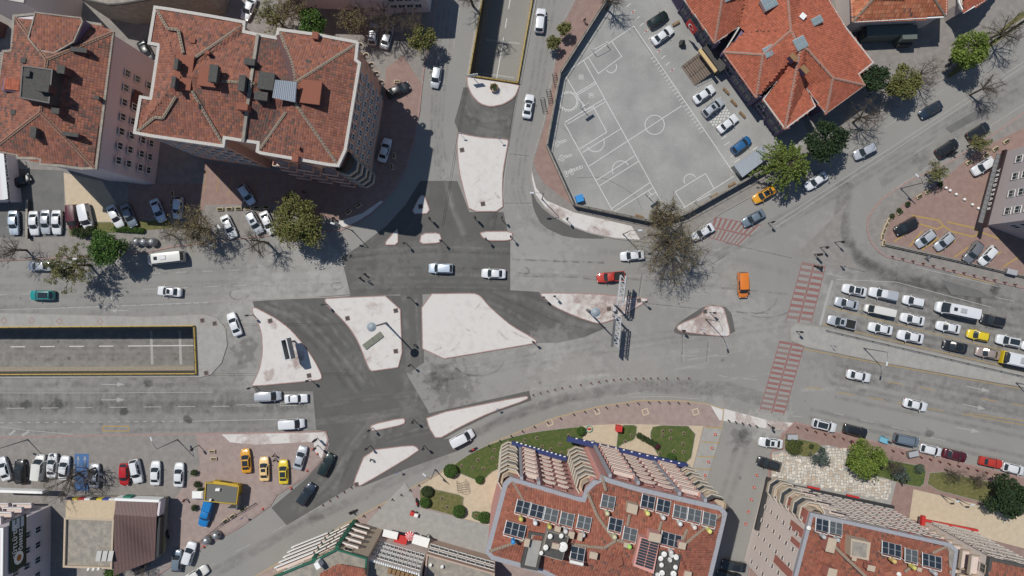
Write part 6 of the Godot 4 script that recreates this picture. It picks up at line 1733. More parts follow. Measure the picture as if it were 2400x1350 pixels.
	for a in [[1557, 1300, 0.6], [1573, 1302, 0.6], [1586, 1306, 0.6], [1549, 1310, 0.55], [1569, 1313, 0.55], [1551, 1325, 0.5], [1584, 1330, 0.5], [1552, 1344, 0.6], [1541, 1349, 0.55], [1579, 1346, 0.65]]: dish(b, "white satellite dish in the cluster beside the glazed skylight", Vector3(P(a[0], a[1], h + 3.2).x, h + 2.6, P(a[0], a[1], h + 3.2).z), a[2], rng.randf_range(-0.6, 1.2), "satellite dishes beside the glazed skylight")

func build_east_blocks(low: Array, oldm: Material) -> void:
	# ---- F: white and brick-red block, south-east
	var h := 20.5
	var b := thing("apartment_building", "white and brick-red apartment block with terracotta roof and rounded corner bays", "building")
	var e := [1898, 1200, 2226, 1272, 2243, 1287, 2225, 1430, 1838, 1430]
	var w := inset(W(e, h), 0.2)
	walls(b, w, 0.1, h - 0.1, M.white_wall)
	band(b, "parapet", W(e, h), h - 0.4, h + 0.35, 0.6, M.gutter)
	roof(b, [[1904, 1209, h, 2222, 1280, h, 2226, 1350, h + 1.4, 2218, 1430, h + 2.4, 2050, 1430, h + 3.0, 1848, 1430, h]], low, 0.18, 0.42, 0.44)
	ridge(b, [1932, 1258, h + 0.9, 1975, 1300, h + 1.6, 2030, 1352, h + 2.4], M.mortar, 0.3)
	ridge(b, [2185, 1296, h + 0.2, 2220, 1280, h], M.mortar, 0.3); ridge(b, [2120, 1340, h + 1.2, 2140, 1325, h + 1], M.mortar, 0.3)
	block(b, "roof_pit", [1995, 1262, 2041, 1272, 2036, 1314, 1993, 1305], h, h + 2.0, M.cream_wall)
	block(b, "roof_pit_floor", [1998, 1268, 2034, 1275, 2030, 1308, 1996, 1301], h + 2.0, h + 2.02, M.screed)
	for c in [[1948, 1278, h + 1.0, 1.4, 1.3, 2.2], [1950, 1345, h + 1.4, 1.4, 1.3, 1.6], [2042, 1332, h + 1.8, 0.8, 1.1, 0.8], [2002, 1310, h + 1.6, 0.5, 0.6, 0.5], [2155, 1335, h + 1.2, 0.5, 0.6, 0.5]]: chimney(b, c[0], c[1], c[2], c[3], c[4], c[5], 14, M.red_wall, M.cream_wall)
	# white rim terrace along the east side
	block(b, "east_terrace", [2222, 1280, 2243, 1287, 2228, 1430, 2214, 1430], h - 1, h + 0.2, M.screed)
	var N := W([1898, 1201, 2228, 1273], h); var Wd := W([1898, 1200, 1838, 1430], h)
	# brick-red fields and window strips
	for s in [[0.60, 0.64], [0.72, 0.76], [0.84, 0.88], [0.94, 0.99]]:
		var m := MB.new()
		var a: Vector2 = N[0].lerp(N[1], s[0]); var d: Vector2 = N[0].lerp(N[1], s[1])
		m.beam(Vector3(a.x, h * 0.62, a.y - 0.06), Vector3(d.x, h * 0.62, d.y - 0.06), 0.1, h * 0.74)
		part("red_panel", m, M.red_wall, b)
	facade(b, N[0] + Vector2(0, -0.15), N[1] + Vector2(0, -0.15), 3.6, h - 0.4, 6, 8, 1.5, 1.3, 0.32, 0.99, M.white_wall)
	for k in 6:
		var y := 3.8 + k * 2.8
		balcony(b, N[0], N[1], 0.19, 0.30, y, 0.5, M.white_wall, M.dark_metal if k % 2 else M.stone_trim, 1)
		bay(b, W([1904, 1204], h)[0] + Vector2(0.7, 0.8), 2.3, 0.2, y, y + 2.7, 1, [k % 2 == 0])
	for s in [[0.0, 0.13, 0.72], [0.19, 0.27, 0.86], [0.33, 0.38, 0.9], [0.62, 0.70, 0.8]]:
		var m := MB.new()
		var a: Vector2 = Wd[0].lerp(Wd[1], s[0]); var d: Vector2 = Wd[0].lerp(Wd[1], s[1])
		m.beam(Vector3(a.x - 0.05, h * s[2], a.y), Vector3(d.x - 0.05, h * s[2], d.y), 0.1, 2.0 * h * (0.985 - s[2]))
		part("red_panel", m, M.red_wall, b)
	facade(b, Wd[0] + Vector2(-0.15, 0), Wd[1] + Vector2(-0.15, 0), 3.0, h - 0.6, 6, 6, 0.7, 0.9, 0.03, 0.98, M.white_wall)
	var s0 := MB.new()
	s0.beam(Vector3(N[0].x - 1, 3.4, N[0].y - 0.4), Vector3(N[1].x, 3.4, N[1].y - 0.4), 0.8, 0.7)
	s0.beam(Vector3(Wd[0].x - 0.4, 3.4, Wd[0].y - 1), Vector3(Wd[0].lerp(Wd[1], 0.55).x - 0.4, 3.4, Wd[0].lerp(Wd[1], 0.55).y), 0.8, 0.7)
	part("shop_fascia", s0, M.dark_metal, b)
	for k in [[0.30, 0.40], [0.62, 0.72]]:
		s0 = MB.new()
		var a: Vector2 = N[0].lerp(N[1], k[0]); var d: Vector2 = N[0].lerp(N[1], k[1])
		s0.beam(Vector3(a.x, 3.3, a.y - 0.9), Vector3(d.x, 3.3, d.y - 0.9), 0.3, 0.5)
		part("awning", s0, M.red, b)
	for a in [[1923, 1228, 2, 0.4, 0.4, 0.4, 0, "dark twin-panel heater at the corner of the terracotta roof"], [1955, 1235, 2, 0.35, 0.36, 0.36, 1, "grey twin-panel heater next to the corner heater of the terracotta roof"], [2085, 1284, 3, 0.55, 0.40, 0.15, 0, "triple-panel heater with tan tank beyond the roof pit"], [2131, 1299, 2, 0.50, 0.45, 0.12, 1, "grey twin-panel heater with ochre tank on the terracotta roof"], [2179, 1312, 3, 0.4, 0.4, 0.4, 0, "triple-panel heater at the east end of the terracotta roof"]]:
		solar(a[7], a[0], a[1], h + (a[1] - 1200.0 - (a[0] - 1900.0) * 0.22) / 150.0 * 1.6 + 0.3, a[2], 14.0, Color(a[3], a[4], a[5]), false, a[6])
	for a in [[1894, 1237], [2105, 1345], [2122, 1350]]: dish(b, "white satellite dish on the terracotta roof edge", Vector3(P(a[0], a[1], h + 0.6).x, h + 0.3, P(a[0], a[1], h + 0.6).z), 0.5, 0.5, "satellite dishes on the terracotta roof")

	# ---- G: cream block with stepped balconies
	h = 20.0
	b = thing("apartment_building", "cream block with deep stacked balconies and a red ground-floor fascia", "building")
	e = [2317, 1305, 2450, 1334, 2450, 1440, 2300, 1440]
	walls(b, inset(W(e, h), 0.1), 0.1, h - 0.1, M.white_wall)
	band(b, "parapet", W(e, h), h - 0.4, h + 0.3, 0.5, M.bitumen)
	roof(b, [[2322, 1312, h, 2450, 1340, h, 2450, 1440, h + 1.5, 2306, 1440, h + 1.0]], low, 0.3)
	N = W([2317, 1305, 2450, 1334], h); Wd = W([2317, 1306, 2300, 1440], h)
	facade(b, N[0] + Vector2(0, -0.1), N[1] + Vector2(0, -0.1), 3.6, h - 0.4, 7, 6, 1.5, 1.2, 0.05, 0.95, M.white_wall)
	for k in 7:
		var y := 3.6 + k * 2.35
		balcony(b, N[0], N[1], 0.05, 0.36, y, 0.4, M.white_wall, M.stone_trim, 1)
		balcony(b, N[0], N[1], 0.45, 0.80, y, 0.4, M.white_wall, M.stone_trim, 1)
		balcony(b, Wd[0], Wd[1], 0.06, 0.40, y, 1.6, M.cream_wall, M.stone_trim)
		balcony(b, Wd[0], Wd[1], 0.50, 0.84, y, 1.6, M.cream_wall, M.stone_trim)
	s0 = MB.new()
	s0.beam(Vector3(N[0].x - 1.2, 3.3, N[0].y - 0.6), Vector3(N[1].x, 3.3, N[1].y - 0.6), 0.4, 0.6)
	s0.beam(Vector3(Wd[0].x - 0.9, 3.3, Wd[0].y - 1.4), Vector3(Wd[0].x - 1.3, 3.3, Wd[0].y + 3), 0.7, 0.7)
	part("shop_fascia", s0, M.red, b)

	# ---- H: grey-white hotel on the east edge
	h = 20.0
	b = thing("hotel_building", "pale grey block with rows of white windows beside the brick car park", "building")
	var base := W([2347, 358, 2500, 330, 2500, 600, 2420, 570, 2310, 528])
	w = PackedVector2Array([base[0], base[1], base[2], base[3], base[4]])
	walls(b, w, 0.1, h, M.lilac_light)
	facade(b, base[0] + Vector2(-0.05, 0), base[4] + Vector2(-0.05, 0), 4.2, h - 0.6, 6, 4, 1.3, 1.6, 0.04, 0.96, null, 1)
	facade(b, base[4] + Vector2(0, -0.05), base[3] + Vector2(0, 0.05), 4.2, h - 0.6, 6, 3, 1.6, 1.6)
	s0 = MB.new()
	s0.prism(W([2337, 360, 2352, 361, 2310, 524, 2294, 520], 3.2), 3.0, 3.2)
	part("glass_canopy", s0, M.grey_metal, b)
	for k in 16:
		s0 = MB.new()
		s0.beam(P(2337, 360, 3.3).lerp(P(2294, 520, 3.3), k / 15.0), P(2352, 361, 3.3).lerp(P(2310, 524, 3.3), k / 15.0), 0.08)
		part("canopy_bar", s0, M.screed, b)
	s0 = MB.new()
	s0.beam(P(2355, 352, 4.2), P(2308, 533, 4.2), 0.35, 1.1)
	part("sign_board", s0, M.maroon_dark, b)
	var sd := (P(2308, 533, 4.2) - P(2355, 352, 4.2)).normalized()
	var sx := Vector3(sd.z, 0, -sd.x)
	if sx.x > 0: sx = -sx
	lettering(b, "Y E N D E Z A D E", P(2331, 445, 4.2) + sx * 0.24 + Vector3(0, 0.05, 0), sd, Vector3.UP, 1.05, M.white)

func sign_panel(parent: Node, called: String, a: Array, h0: float, h1: float, matr: Material, th: float = 0.15) -> void:
	var b := MB.new()
	var hm := (h0 + h1) * 0.5
	b.beam(P(a[0], a[1], hm), P(a[2], a[3], hm), th, h1 - h0)
	part(called, b, matr, parent)

func build_low_buildings(low: Array, oldm: Material) -> void:
	# ---- shops south-west: cream canopy, screed roof, brown metal roof
	var h := 4.4
	var b := thing("shop_building", "low shops with cream canopy, patched grey flat roof and satellite dishes", "building")
	walls(b, W([152, 1176, 270, 1176, 264, 1340, 146, 1335], h), 0.1, h - 0.9, M.screed)
	block(b, "roof_deck", [151, 1213, 266, 1217, 262, 1334, 147, 1330], h - 1.0, h - 0.1, M.screed)
	band(b, "parapet", W([150, 1213, 267, 1217, 262, 1334, 147, 1330], h + 0.4), h - 0.4, h + 0.4, 0.35, M.cream_wall)
	var m := MB.new()
	var q := v3([154, 1171, h - 0.5, 272, 1172, h - 0.5, 266, 1217, h + 0.6, 154, 1213, h + 0.6])
	m.quad(q[0], q[3], q[2], q[1]); m.quad(q[0] - Vector3(0, 0.12, 0), q[1] - Vector3(0, 0.12, 0), q[2] - Vector3(0, 0.12, 0), q[3] - Vector3(0, 0.12, 0))
	part("canopy", m, M.beige_sheet, b)
	for k in 3:
		var o := MB.new()
		o.xf = Transform3D(Basis(Vector3.RIGHT, -0.35), Vector3(P(229 + k * 14, 1305, h + 1).x, h + 0.7, P(229 + k * 14, 1305, h + 1).z))
		o.bbox(Vector3.ZERO, Vector3(0.95, 0.1, 1.9), 0.02)
		part("solar_panel", o, M.panel_grey, b)
	for a in [[211, 1332], [223, 1332], [235, 1331]]: dish(b, "white satellite dish on the rim of the flat shop roof", Vector3(P(a[0], a[1], h).x, h, P(a[0], a[1], h).z), 0.42, 0.4, "satellite dishes on the shop roof")
	b = thing("shop_building", "low shop with ribbed brown metal roof and sign boards along two sides", "building")
	walls(b, W([272, 1176, 370, 1178, 364, 1312, 268, 1346], h), 0.1, h - 0.4, M.screed)
	for s in [[271, 1172, h + 0.1, 369, 1176, h + 0.1, 367, 1212, h + 0.7, 268, 1206, h + 0.7], [268, 1206, h + 0.7, 367, 1212, h + 0.7, 363, 1312, h - 0.1, 266, 1350, h - 0.1]]:
		q = v3(s)
		m = MB.new()
		m.quad(q[0], q[3], q[2], q[1])
		var n := 30
		for k in n:
			var a: Vector3 = q[0].lerp(q[1], (k + 0.5) / n) + Vector3(0, 0.03, 0); var d: Vector3 = q[3].lerp(q[2], (k + 0.5) / n) + Vector3(0, 0.03, 0)
			m.beam(a, d, 0.07, 0.06)
		part("metal_roof", m, M.brown_metal, b)
	sign_panel(b, "sign_board", [275, 1167, 379, 1171], 3.0, h + 0.5, M.white, 0.5)
	sign_panel(b, "sign_board", [293, 1165, 312, 1166], 3.2, h + 0.3, mat(0.02, 0.16, 0.11, 0.6), 0.7)
	sign_panel(b, "sign_board", [380, 1172, 376, 1205], 3.0, h + 0.5, M.lilac, 0.4)
	sign_panel(b, "sign_board", [378, 1210, 374, 1300], 3.0, h + 0.2, M.dark_metal, 0.5)
	sign_panel(b, "sign_board", [379, 1262, 376, 1300], 2.2, h - 0.6, mat(0.22, 0.24, 0.03, 0.6), 0.3)
	var fb := thing("sign_row", "row of small coloured shop signs over the cream canopied shops", "sign")
	for k in 8:
		var c: Array = [[0.02, 0.02, 0.08], [0.45, 0.36, 0.02], [0.35, 0.02, 0.02], [0.6, 0.6, 0.6], [0.02, 0.02, 0.02], [0.5, 0.4, 0.03], [0.03, 0.05, 0.25], [0.6, 0.58, 0.55]][k]
		sign_panel(fb, "sign_board", [158 + k * 14.3, 1167.5 + k * 0.2, 171 + k * 14.3, 1167.7 + k * 0.2], 3.0, 4.0, mat(c[0], c[1], c[2], 0.6), 0.3)
	# ---- corner block bottom-left with billboard
	h = 12.5
	b = thing("apartment_building", "dark lilac corner block with a food billboard on its gable", "building")
	# gable plane runs north-south: foot at the passage, top leaning outwards in view
	var g0 := P(121, 1184); var g1 := P(118, 1420)
	walls(b, PackedVector2Array([Vector2(g0.x, g0.z), Vector2(g1.x, g1.z), Vector2(-135, g1.z), Vector2(-135, g0.z)]), 0.1, h, M.lilac)
	band(b, "parapet", PackedVector2Array([Vector2(g0.x, g0.z), Vector2(g1.x, g1.z), Vector2(-135, g1.z), Vector2(-135, g0.z)]), h - 0.2, h + 0.3, 0.4, M.white)
	facade(b, Vector2(g0.x + 0.02, g0.z), Vector2(g1.x + 0.02, g1.z), 2.4, 11.2, 3, 6, 1.2, 1.5, 0.1, 0.98)
	for k in 4:
		for j in 3: balcony(b, Vector2(g0.x, g0.z), Vector2(-135, g0.z), 0.04 + j * 0.10, 0.12 + j * 0.10, 2.6 + k * 2.6, 1.3, M.lilac, M.white)
	var bb := MB.new()
	var gx := g0.x - 0.02 + 0.2
	bb.beam(Vector3(gx, 9.4, -4 + P(0, 1262, 9).z), Vector3(gx, 9.4, 5.5 + P(0, 1262, 9).z), 0.12, 4.2)
	part("billboard", bb, mat(0.02, 0.035, 0.02, 0.7), b)
	var bz := P(0, 1262, 9).z
	bb = MB.new()
	bb.xf = Transform3D(Basis(Vector3.BACK, -PI / 2), Vector3(gx + 0.08, 9.3, bz + 3.4))
	bb.lathe(Vector3.ZERO, [Vector2(1.2, 0), Vector2(1.1, 0.05), Vector2(0, 0.06)], 20)
	part("billboard_plate", bb, M.white, b)
	bb = MB.new()
	bb.xf = Transform3D(Basis(Vector3.BACK, -PI / 2), Vector3(gx + 0.15, 9.3, bz + 3.4))
	bb.lathe(Vector3.ZERO, [Vector2(0.6, 0), Vector2(0.5, 0.03), Vector2(0, 0.05)], 14)
	part("billboard_food", bb, mat(0.35, 0.13, 0.03, 0.8), b)
	lettering(b, "GÜTLÜ'DA", Vector3(gx + 0.1, 10.2, bz + 0.2), Vector3(0, 0, -1), Vector3.UP, 1.3, M.white)
	lettering(b, "ÖNNEZ", Vector3(gx + 0.1, 8.8, bz + 0.2), Vector3(0, 0, -1), Vector3.UP, 1.2, M.white)
	for k in 3:
		bb = MB.new(); bb.beam(Vector3(gx + 0.07, 10.6 - k * 1.1, bz - 3.9), Vector3(gx + 0.07, 10.6 - k * 1.1, bz - 2.0), 0.06, 0.8)
		part("billboard_strip", bb, M.ice_white, b)
	sign_panel(b, "sign_board", [-20, 1148, 105, 1152], 3.0, 4.4, M.white, 0.5)
	# ---- west edge: shop with lettered fascia
	b = thing("shop_building", "shop with white lettered fascia in the shade at the west edge", "building")
	walls(b, W([-90, 350, 4, 358, 16, 468, -90, 470], 4.2), 0.1, 4.2, M.lilac)
	var s0 := P(9, 362, 3.9); var s1 := P(19, 468, 3.9)
	var f0 := MB.new(); f0.beam(s0, s1, 0.2, 1.3)
	part("fascia", f0, M.white, b)
	var dd := (s0 - s1).normalized()
	lettering(b, "ANKARA ÇELİK KAPI", (s0 + s1) * 0.5 + Vector3(0.14, 0, 0), dd, Vector3.UP, 1.1, M.black)
	f0 = MB.new(); f0.beam(s0 + Vector3(0, 0.68, 0), s1 + Vector3(0, 0.68, 0), 1.0, 0.06)
	part("fascia_cap", f0, M.galv, b)
	# ---- neighbours along the north edge
	b = thing("apartment_building", "white block with a dark red flank at the north-west corner", "building")
	walls(b, W([-80, -80, 70, -80, 58, 8, 0, -2, -80, -10], 15.0), 0.1, 15.0, M.white_wall)
	band(b, "parapet", W([-80, -80, 70, -80, 58, 8, 0, -2, -80, -10], 15.0), 14.8, 15.3, 0.4, M.cornice)
	m = MB.new(); m.prism(W([-60, 40, 20, 60, 12, 90, -60, 95]), 0.1, 6.0)
	part("red_annex", m, M.maroon_wall, b)
	b = thing("apartment_building", "dark low block with cluttered roof north of the corniced building", "building")
	walls(b, W([185, -70, 500, -70, 480, -12, 440, 0, 390, -6, 285, 12, 255, 14, 190, 0], 9.0), 0.1, 9.0, M.screed)
	band(b, "parapet", W([185, -70, 500, -70, 480, -12, 440, 0, 390, -6, 285, 12, 255, 14, 190, 0], 9.0), 8.9, 9.3, 0.3, M.bitumen)
	b = thing("apartment_building", "grey block whose foot shows under the trees at the north edge", "building")
	walls(b, W([640, -120, 1000, -120, 990, -34, 900, -32, 880, -24, 800, -28, 790, -40, 640, -46], 12.0), 0.1, 12.0, M.lilac)
	facade(b, W([800, -28], 12.0)[0], W([985, -34], 12.0)[0], 2, 11, 3, 8, 1.3, 1.5)
	# ---- taxi kiosk
	M.kiosk_yellow = mat(0.46, 0.31, 0.025, 0.6)
	h = 2.9
	b = thing("taxi_kiosk", "small yellow taxi kiosk with grey roof and lettered fascia", "kiosk")
	walls(b, W([484, 1136, 556, 1143, 551, 1180, 480, 1174], h), 0.1, h - 0.1, M.kiosk_yellow)
	block(b, "roof", [483, 1134, 557, 1141, 552, 1181, 480, 1174], h - 0.1, h, mat(0.12, 0.12, 0.11, 0.9))
	band(b, "roof_rim", W([481, 1131, 560, 1139, 554, 1183, 478, 1175], h + 0.3), h - 0.4, h + 0.25, 0.14, M.kiosk_yellow)
	sign_panel(b, "fascia", [503, 1128, 560, 1137], 1.9, 3.0, M.kiosk_yellow, 0.5)
	sign_panel(b, "glass_screen", [563, 1160, 560, 1188], 0.1, 2.4, M.grey_metal, 0.1)
	sign_panel(b, "glass_screen", [538, 1187, 560, 1188], 0.1, 2.4, M.grey_metal, 0.1)
	var tp := P(531, 1132, 2.6)
	lettering(b, "TAKSİ", tp + Vector3(0, 0.05, -0.28), Vector3(-1, 0, -0.17), Vector3.UP, 0.85, M.black)
	block(b, "air_conditioner", [505, 1145, 515, 1145, 514, 1151, 504, 1151], h, h + 0.5, M.white)
	dish(b, "small white satellite dish on the taxi kiosk roof", Vector3(P(496, 1170, h).x, h, P(496, 1170, h).z), 0.38, 0.5, "")
	b = thing("storage_box", "white storage cabinet beside the taxi kiosk", "cabinet", P(464, 1160, 1.0) * Vector3(1, 0, 1))
	m = MB.new(); m.bbox(Vector3(0, 0.75, 0), Vector3(2.2, 1.3, 1.5), 0.25)
	part("cabinet", m, M.white, b)
	m = MB.new(); m.box(Vector3(0, 0.11, 0), Vector3(2.0, 0.1, 1.3))
	part("plinth", m, M.dark_metal, b)
	# ---- corrugated shed in the school yard
	b = thing("metal_shed", "shed with corrugated silver roof at the corner of the school yard", "shed")
	h = 2.8
	walls(b, W([1722, 388, 1786, 342, 1797, 370, 1744, 410], h), 0.1, h - 0.1, M.grey_metal)
	q = v3([1720, 388, h, 1788, 340, h + 0.5, 1800, 371, h + 0.5, 1740, 416, h])
	m = MB.new()
	for k in 14:
		var a: Vector3 = q[0].lerp(q[3], k / 14.0); var d: Vector3 = q[1].lerp(q[2], k / 14.0)
		var a1: Vector3 = q[0].lerp(q[3], (k + 0.5) / 14.0) + Vector3(0, 0.08, 0); var d1: Vector3 = q[1].lerp(q[2], (k + 0.5) / 14.0) + Vector3(0, 0.08, 0)
		var a2: Vector3 = q[0].lerp(q[3], (k + 1) / 14.0); var d2: Vector3 = q[1].lerp(q[2], (k + 1) / 14.0)
		m.quad(a, a1, d1, d); m.quad(a1, a2, d2, d1)
	part("corrugated_roof", m, M.galv_sheet, b)
	build_south_row(low, oldm)

func build_south_row(low: Array, oldm: Material) -> void:
	var h := 14.0
	# green and white corner block: facade zig-zags along the pavement
	var b := thing("apartment_building", "corner block with curved white facade, green trim and planted roof terrace", "building")
	var e := [560, 1440, 640, 1350, 700, 1325, 735, 1312, 790, 1284, 862, 1306, 858, 1350, 850, 1440]
	walls(b, W(e, h), 0.1, h, M.cream_wall)
	band(b, "parapet", W(e, h), h - 0.3, h + 0.5, 0.3, mat(0.01, 0.10, 0.06, 0.6))
	block(b, "terrace_floor", [575, 1435, 645, 1353, 738, 1316, 790, 1289, 857, 1309, 853, 1350, 845, 1435], h, h + 0.05, M.screed)
	var f := W([640, 1350, 735, 1312, 790, 1284, 862, 1306], h)
	for k in 5:
		var y := 2.4 + k * 2.4
		for s in [[f[0], f[1], 0.0, 0.98], [f[1], f[2], 0.06, 0.5], [f[1], f[2], 0.55, 0.96], [f[2], f[3], 0.08, 0.6]]:
			balcony(b, s[0], s[1], s[2], s[3], y, 0.9 if s[2] < 0.02 else 0.6, M.white if s[2] < 0.03 else M.cream_wall, M.white, 1)
	var g := MB.new()
	for p in [[f[1]], [f[2]]]: g.box(Vector3(p[0].x, h * 0.5, p[0].y), Vector3(0.7, h, 0.7))
	part("green_pier", g, mat(0.01, 0.10, 0.06, 0.6), b)
	roof(b, [[750, 1345, h + 1.6, 792, 1322, h + 1.0, 858, 1334, h + 1.0, 850, 1440, h + 2.5, 740, 1440, h + 2.5]], low, 0.2)
	block(b, "stair_head", [735, 1322, 745, 1317, 752, 1330, 742, 1336], h, h + 2.2, M.white)
	sign_panel(b, "shop_sign", [826, 1237, 858, 1246], 3.2, 4.2, M.black, 0.6)
	sign_panel(b, "shop_sign_band", [828, 1239, 860, 1248], 4.2, 4.5, M.yellow, 0.4)
	# white arcade blocks further east
	b = thing("apartment_building", "grey-white terrace block with rows of dark windows and toothed parapet", "building")
	h = 12.0
	e = [862, 1306, 985, 1342, 975, 1440, 850, 1440]
	walls(b, W(e, h), 0.1, h, M.white_wall)
	band(b, "parapet", W(e, h), h - 0.2, h + 0.5, 0.3, M.white)
	block(b, "roof_deck", [864, 1312, 982, 1346, 972, 1440, 853, 1440], h, h + 0.04, M.screed)
	f = W([862, 1306, 985, 1342], h)
	facade(b, f[0], f[1], 3.8, h - 0.4, 4, 11, 0.95, 1.3, 0.03, 0.97)
	for k in 24:
		g = MB.new()
		var p: Vector2 = f[0].lerp(f[1], (k + 0.5) / 24.0)
		g.box(Vector3(p.x, h + 0.62, p.y + 0.1), Vector3(0.24, 0.25, 0.35))
		part("parapet_tooth", g, M.white, b)
	for k in 7: chimney(b, 913 + k * 10, 1338 + k * 2.8, h, 0.5, 0.5, 0.9, 16, M.wood, M.wood)
	sign_panel(b, "awning", [898, 1248, 932, 1256], 2.8, 3.1, M.white, 1.4)
	sign_panel(b, "awning", [968, 1262, 1005, 1273], 2.8, 3.1, M.white, 1.8)
	b = thing("apartment_building", "low beige arcade with large openings linking to the pink block", "building")
	h = 7.5
	e = [1000, 1296, 1160, 1342, 1150, 1440, 985, 1440]
	walls(b, W(e, h), 0.1, h, M.beige_wall)
	band(b, "parapet", W(e, h), h - 0.2, h + 0.4, 0.3, M.beige_wall)
	block(b, "roof_deck", [1003, 1302, 1157, 1346, 1148, 1440, 988, 1440], h, h + 0.04, M.screed)
	f = W([1000, 1296, 1160, 1342], h)
	facade(b, f[0], f[1], 2.6, h - 0.4, 2, 7, 1.9, 1.3, 0.02, 0.98)
	for a in [[1010, 1322], [1037, 1326]]: dish(b, "white satellite dish on the beige arcade", Vector3(P(a[0], a[1], h).x, h, P(a[0], a[1], h).z), 0.45, 0.5, "satellite dishes on the beige arcade")

# ------------------------------------------------------------------ trees and shrubs
# crown centre in grid units, crown radius in metres, total height; kind sets twig density, leaf count, leaf size and tints
var TREE := {
	"olive": [11, 6, 7, 6000, 0.20, [Color(0.12, 0.13, 0.032), Color(0.15, 0.15, 0.042), Color(0.095, 0.11, 0.028), Color(0.17, 0.155, 0.05)]],
	"green": [15, 6, 5, 6800, 0.20, [Color(0.05, 0.115, 0.016), Color(0.07, 0.14, 0.02), Color(0.04, 0.09, 0.015)]],
	"lime": [13, 6, 6, 6600, 0.20, [Color(0.12, 0.175, 0.025), Color(0.155, 0.21, 0.032), Color(0.09, 0.135, 0.022)]],
	"dark": [12, 6, 5, 6200, 0.22, [Color(0.018, 0.042, 0.012), Color(0.03, 0.055, 0.015), Color(0.012, 0.03, 0.01)]],
	"brown": [15, 9, 8, 4000, 0.105, [Color(0.17, 0.13, 0.062), Color(0.20, 0.155, 0.072), Color(0.14, 0.11, 0.055), Color(0.17, 0.155, 0.06)]],
	"bud": [11, 7, 8, 4600, 0.13, [Color(0.14, 0.15, 0.05), Color(0.17, 0.17, 0.055), Color(0.13, 0.12, 0.045)]],
	"bare": [12, 8, 8, 0, 0.1, [Color(0.12, 0.10, 0.07)]],
	"spruce": [9, 6, 6, 4200, 0.16, [Color(0.07, 0.10, 0.085), Color(0.10, 0.13, 0.115), Color(0.05, 0.075, 0.06)]]}

func twig(b: MB, a: Vector3, d: Vector3, r0: float, r1: float, k: int, bend: float) -> Vector3:
	var m := (a + d) * 0.5 + Vector3(rng.randf_range(-1, 1), rng.randf_range(-0.3, 0.8), rng.randf_range(-1, 1)) * bend * a.distance_to(d)
	b.tube(a, m, r0, (r0 + r1) * 0.5, k, false)
	b.tube(m, d, (r0 + r1) * 0.5, r1, k, false)
	return m

func leaf(b: MB, p: Vector3, s: float, c: Color) -> void:
	var u := Vector3(rng.randfn(), rng.randfn() * 0.6, rng.randfn()).normalized() * s
	var v := u.cross(Vector3(rng.randfn(), rng.randfn(), rng.randfn())).normalized() * s * 0.62
	b.col = c
	b.tri(p - u, p + v, p + u)
	b.tri(p - u, p + u, p - v)

func tree(x: float, y: float, r: float, h: float, kind: String, label: String, group: String = "", squash: float = 0.8, lean: float = 0.0) -> void:
	var T: Array = TREE[kind]
	var ch := h - r * squash
	var c := P(x, y, ch)
	var root := thing({"spruce": "spruce_tree", "bare": "bare_tree"}.get(kind, "leafy_tree"), label, "tree", Vector3(c.x, 0.0, c.z), 0.0, group)
	var b := MB.new()
	b.col = Color(0.085, 0.068, 0.052) * rng.randf_range(0.8, 1.25)
	var tr := 0.028 * h
	var cen := Vector3(0, ch, 0)
	var foot := Vector3(rng.randf_range(-0.4, 0.4), 0, rng.randf_range(-0.4, 0.4))
	var fork := Vector3(foot.x * 0.4, ch - r * squash * 0.75, foot.z * 0.4)
	twig(b, foot, fork, tr, tr * 0.75, 7, 0.03)
	var clumps := []
	var tips := []
	for i in T[0]:
		var az: float = TAU * (i + rng.randf_range(-0.35, 0.35)) / T[0] * 1.618
		var el := rng.randf_range(-0.25, 1.0)
		var q := rng.randf_range(0.5, 0.78) * r
		var e := cen + Vector3(cos(az) * cos(el) * q, sin(el) * q * squash, sin(az) * cos(el) * q)
		var m := twig(b, fork.lerp(cen, rng.randf() * 0.3), e, tr * 0.42, tr * 0.16, 5, 0.10)
		clumps.append(e)
		for j in T[1]:
			var s: Vector3 = m.lerp(e, rng.randf_range(0.1, 1.0))
			var t := s + Vector3(rng.randfn(), rng.randfn() * 0.7, rng.randfn()) * r * 0.22
			t = cen + (t - cen).limit_length(r)
			twig(b, s, t, tr * 0.13, tr * 0.05, 4, 0.10)
			tips.append(t)
			for k in T[2]:
				var g := t + Vector3(rng.randfn(), rng.randfn() * 0.7, rng.randfn()) * r * 0.11
				b.tube(s.lerp(t, rng.randf_range(0.3, 1.0)), g, tr * 0.045, tr * 0.022, 3, false)
				if k % 2 == 0: tips.append(g)
	part("trunk", b, M.v, root)
	if T[3] > 0:
		var lf := MB.new()
		var cols: Array = T[5]
		var n := int(T[3] * clampf(r * r / 16.0, 0.12, 1.6))
		# clumps differ in density so that the outline breaks up and gaps stay open
		for i in n:
			var p: Vector3
			if kind in ["olive", "green", "dark", "lime"] and rng.randf() < 0.72:
				var cl: Vector3 = clumps[rng.randi() % clumps.size()]
				var d := Vector3(rng.randfn(), rng.randfn(), rng.randfn())
				p = cl + d.normalized() * pow(rng.randf(), 0.4) * r * 0.36 * Vector3(1, 0.75, 1)
			else:
				p = tips[rng.randi() % tips.size()] + Vector3(rng.randfn(), rng.randfn(), rng.randfn()) * r * (0.035 if kind in ["brown", "bud"] else 0.06)
			leaf(lf, p, T[4] * rng.randf_range(0.6, 1.25), (cols[rng.randi() % cols.size()] as Color) * rng.randf_range(0.75, 1.25))
		part("crown", lf, M.leafv, root)

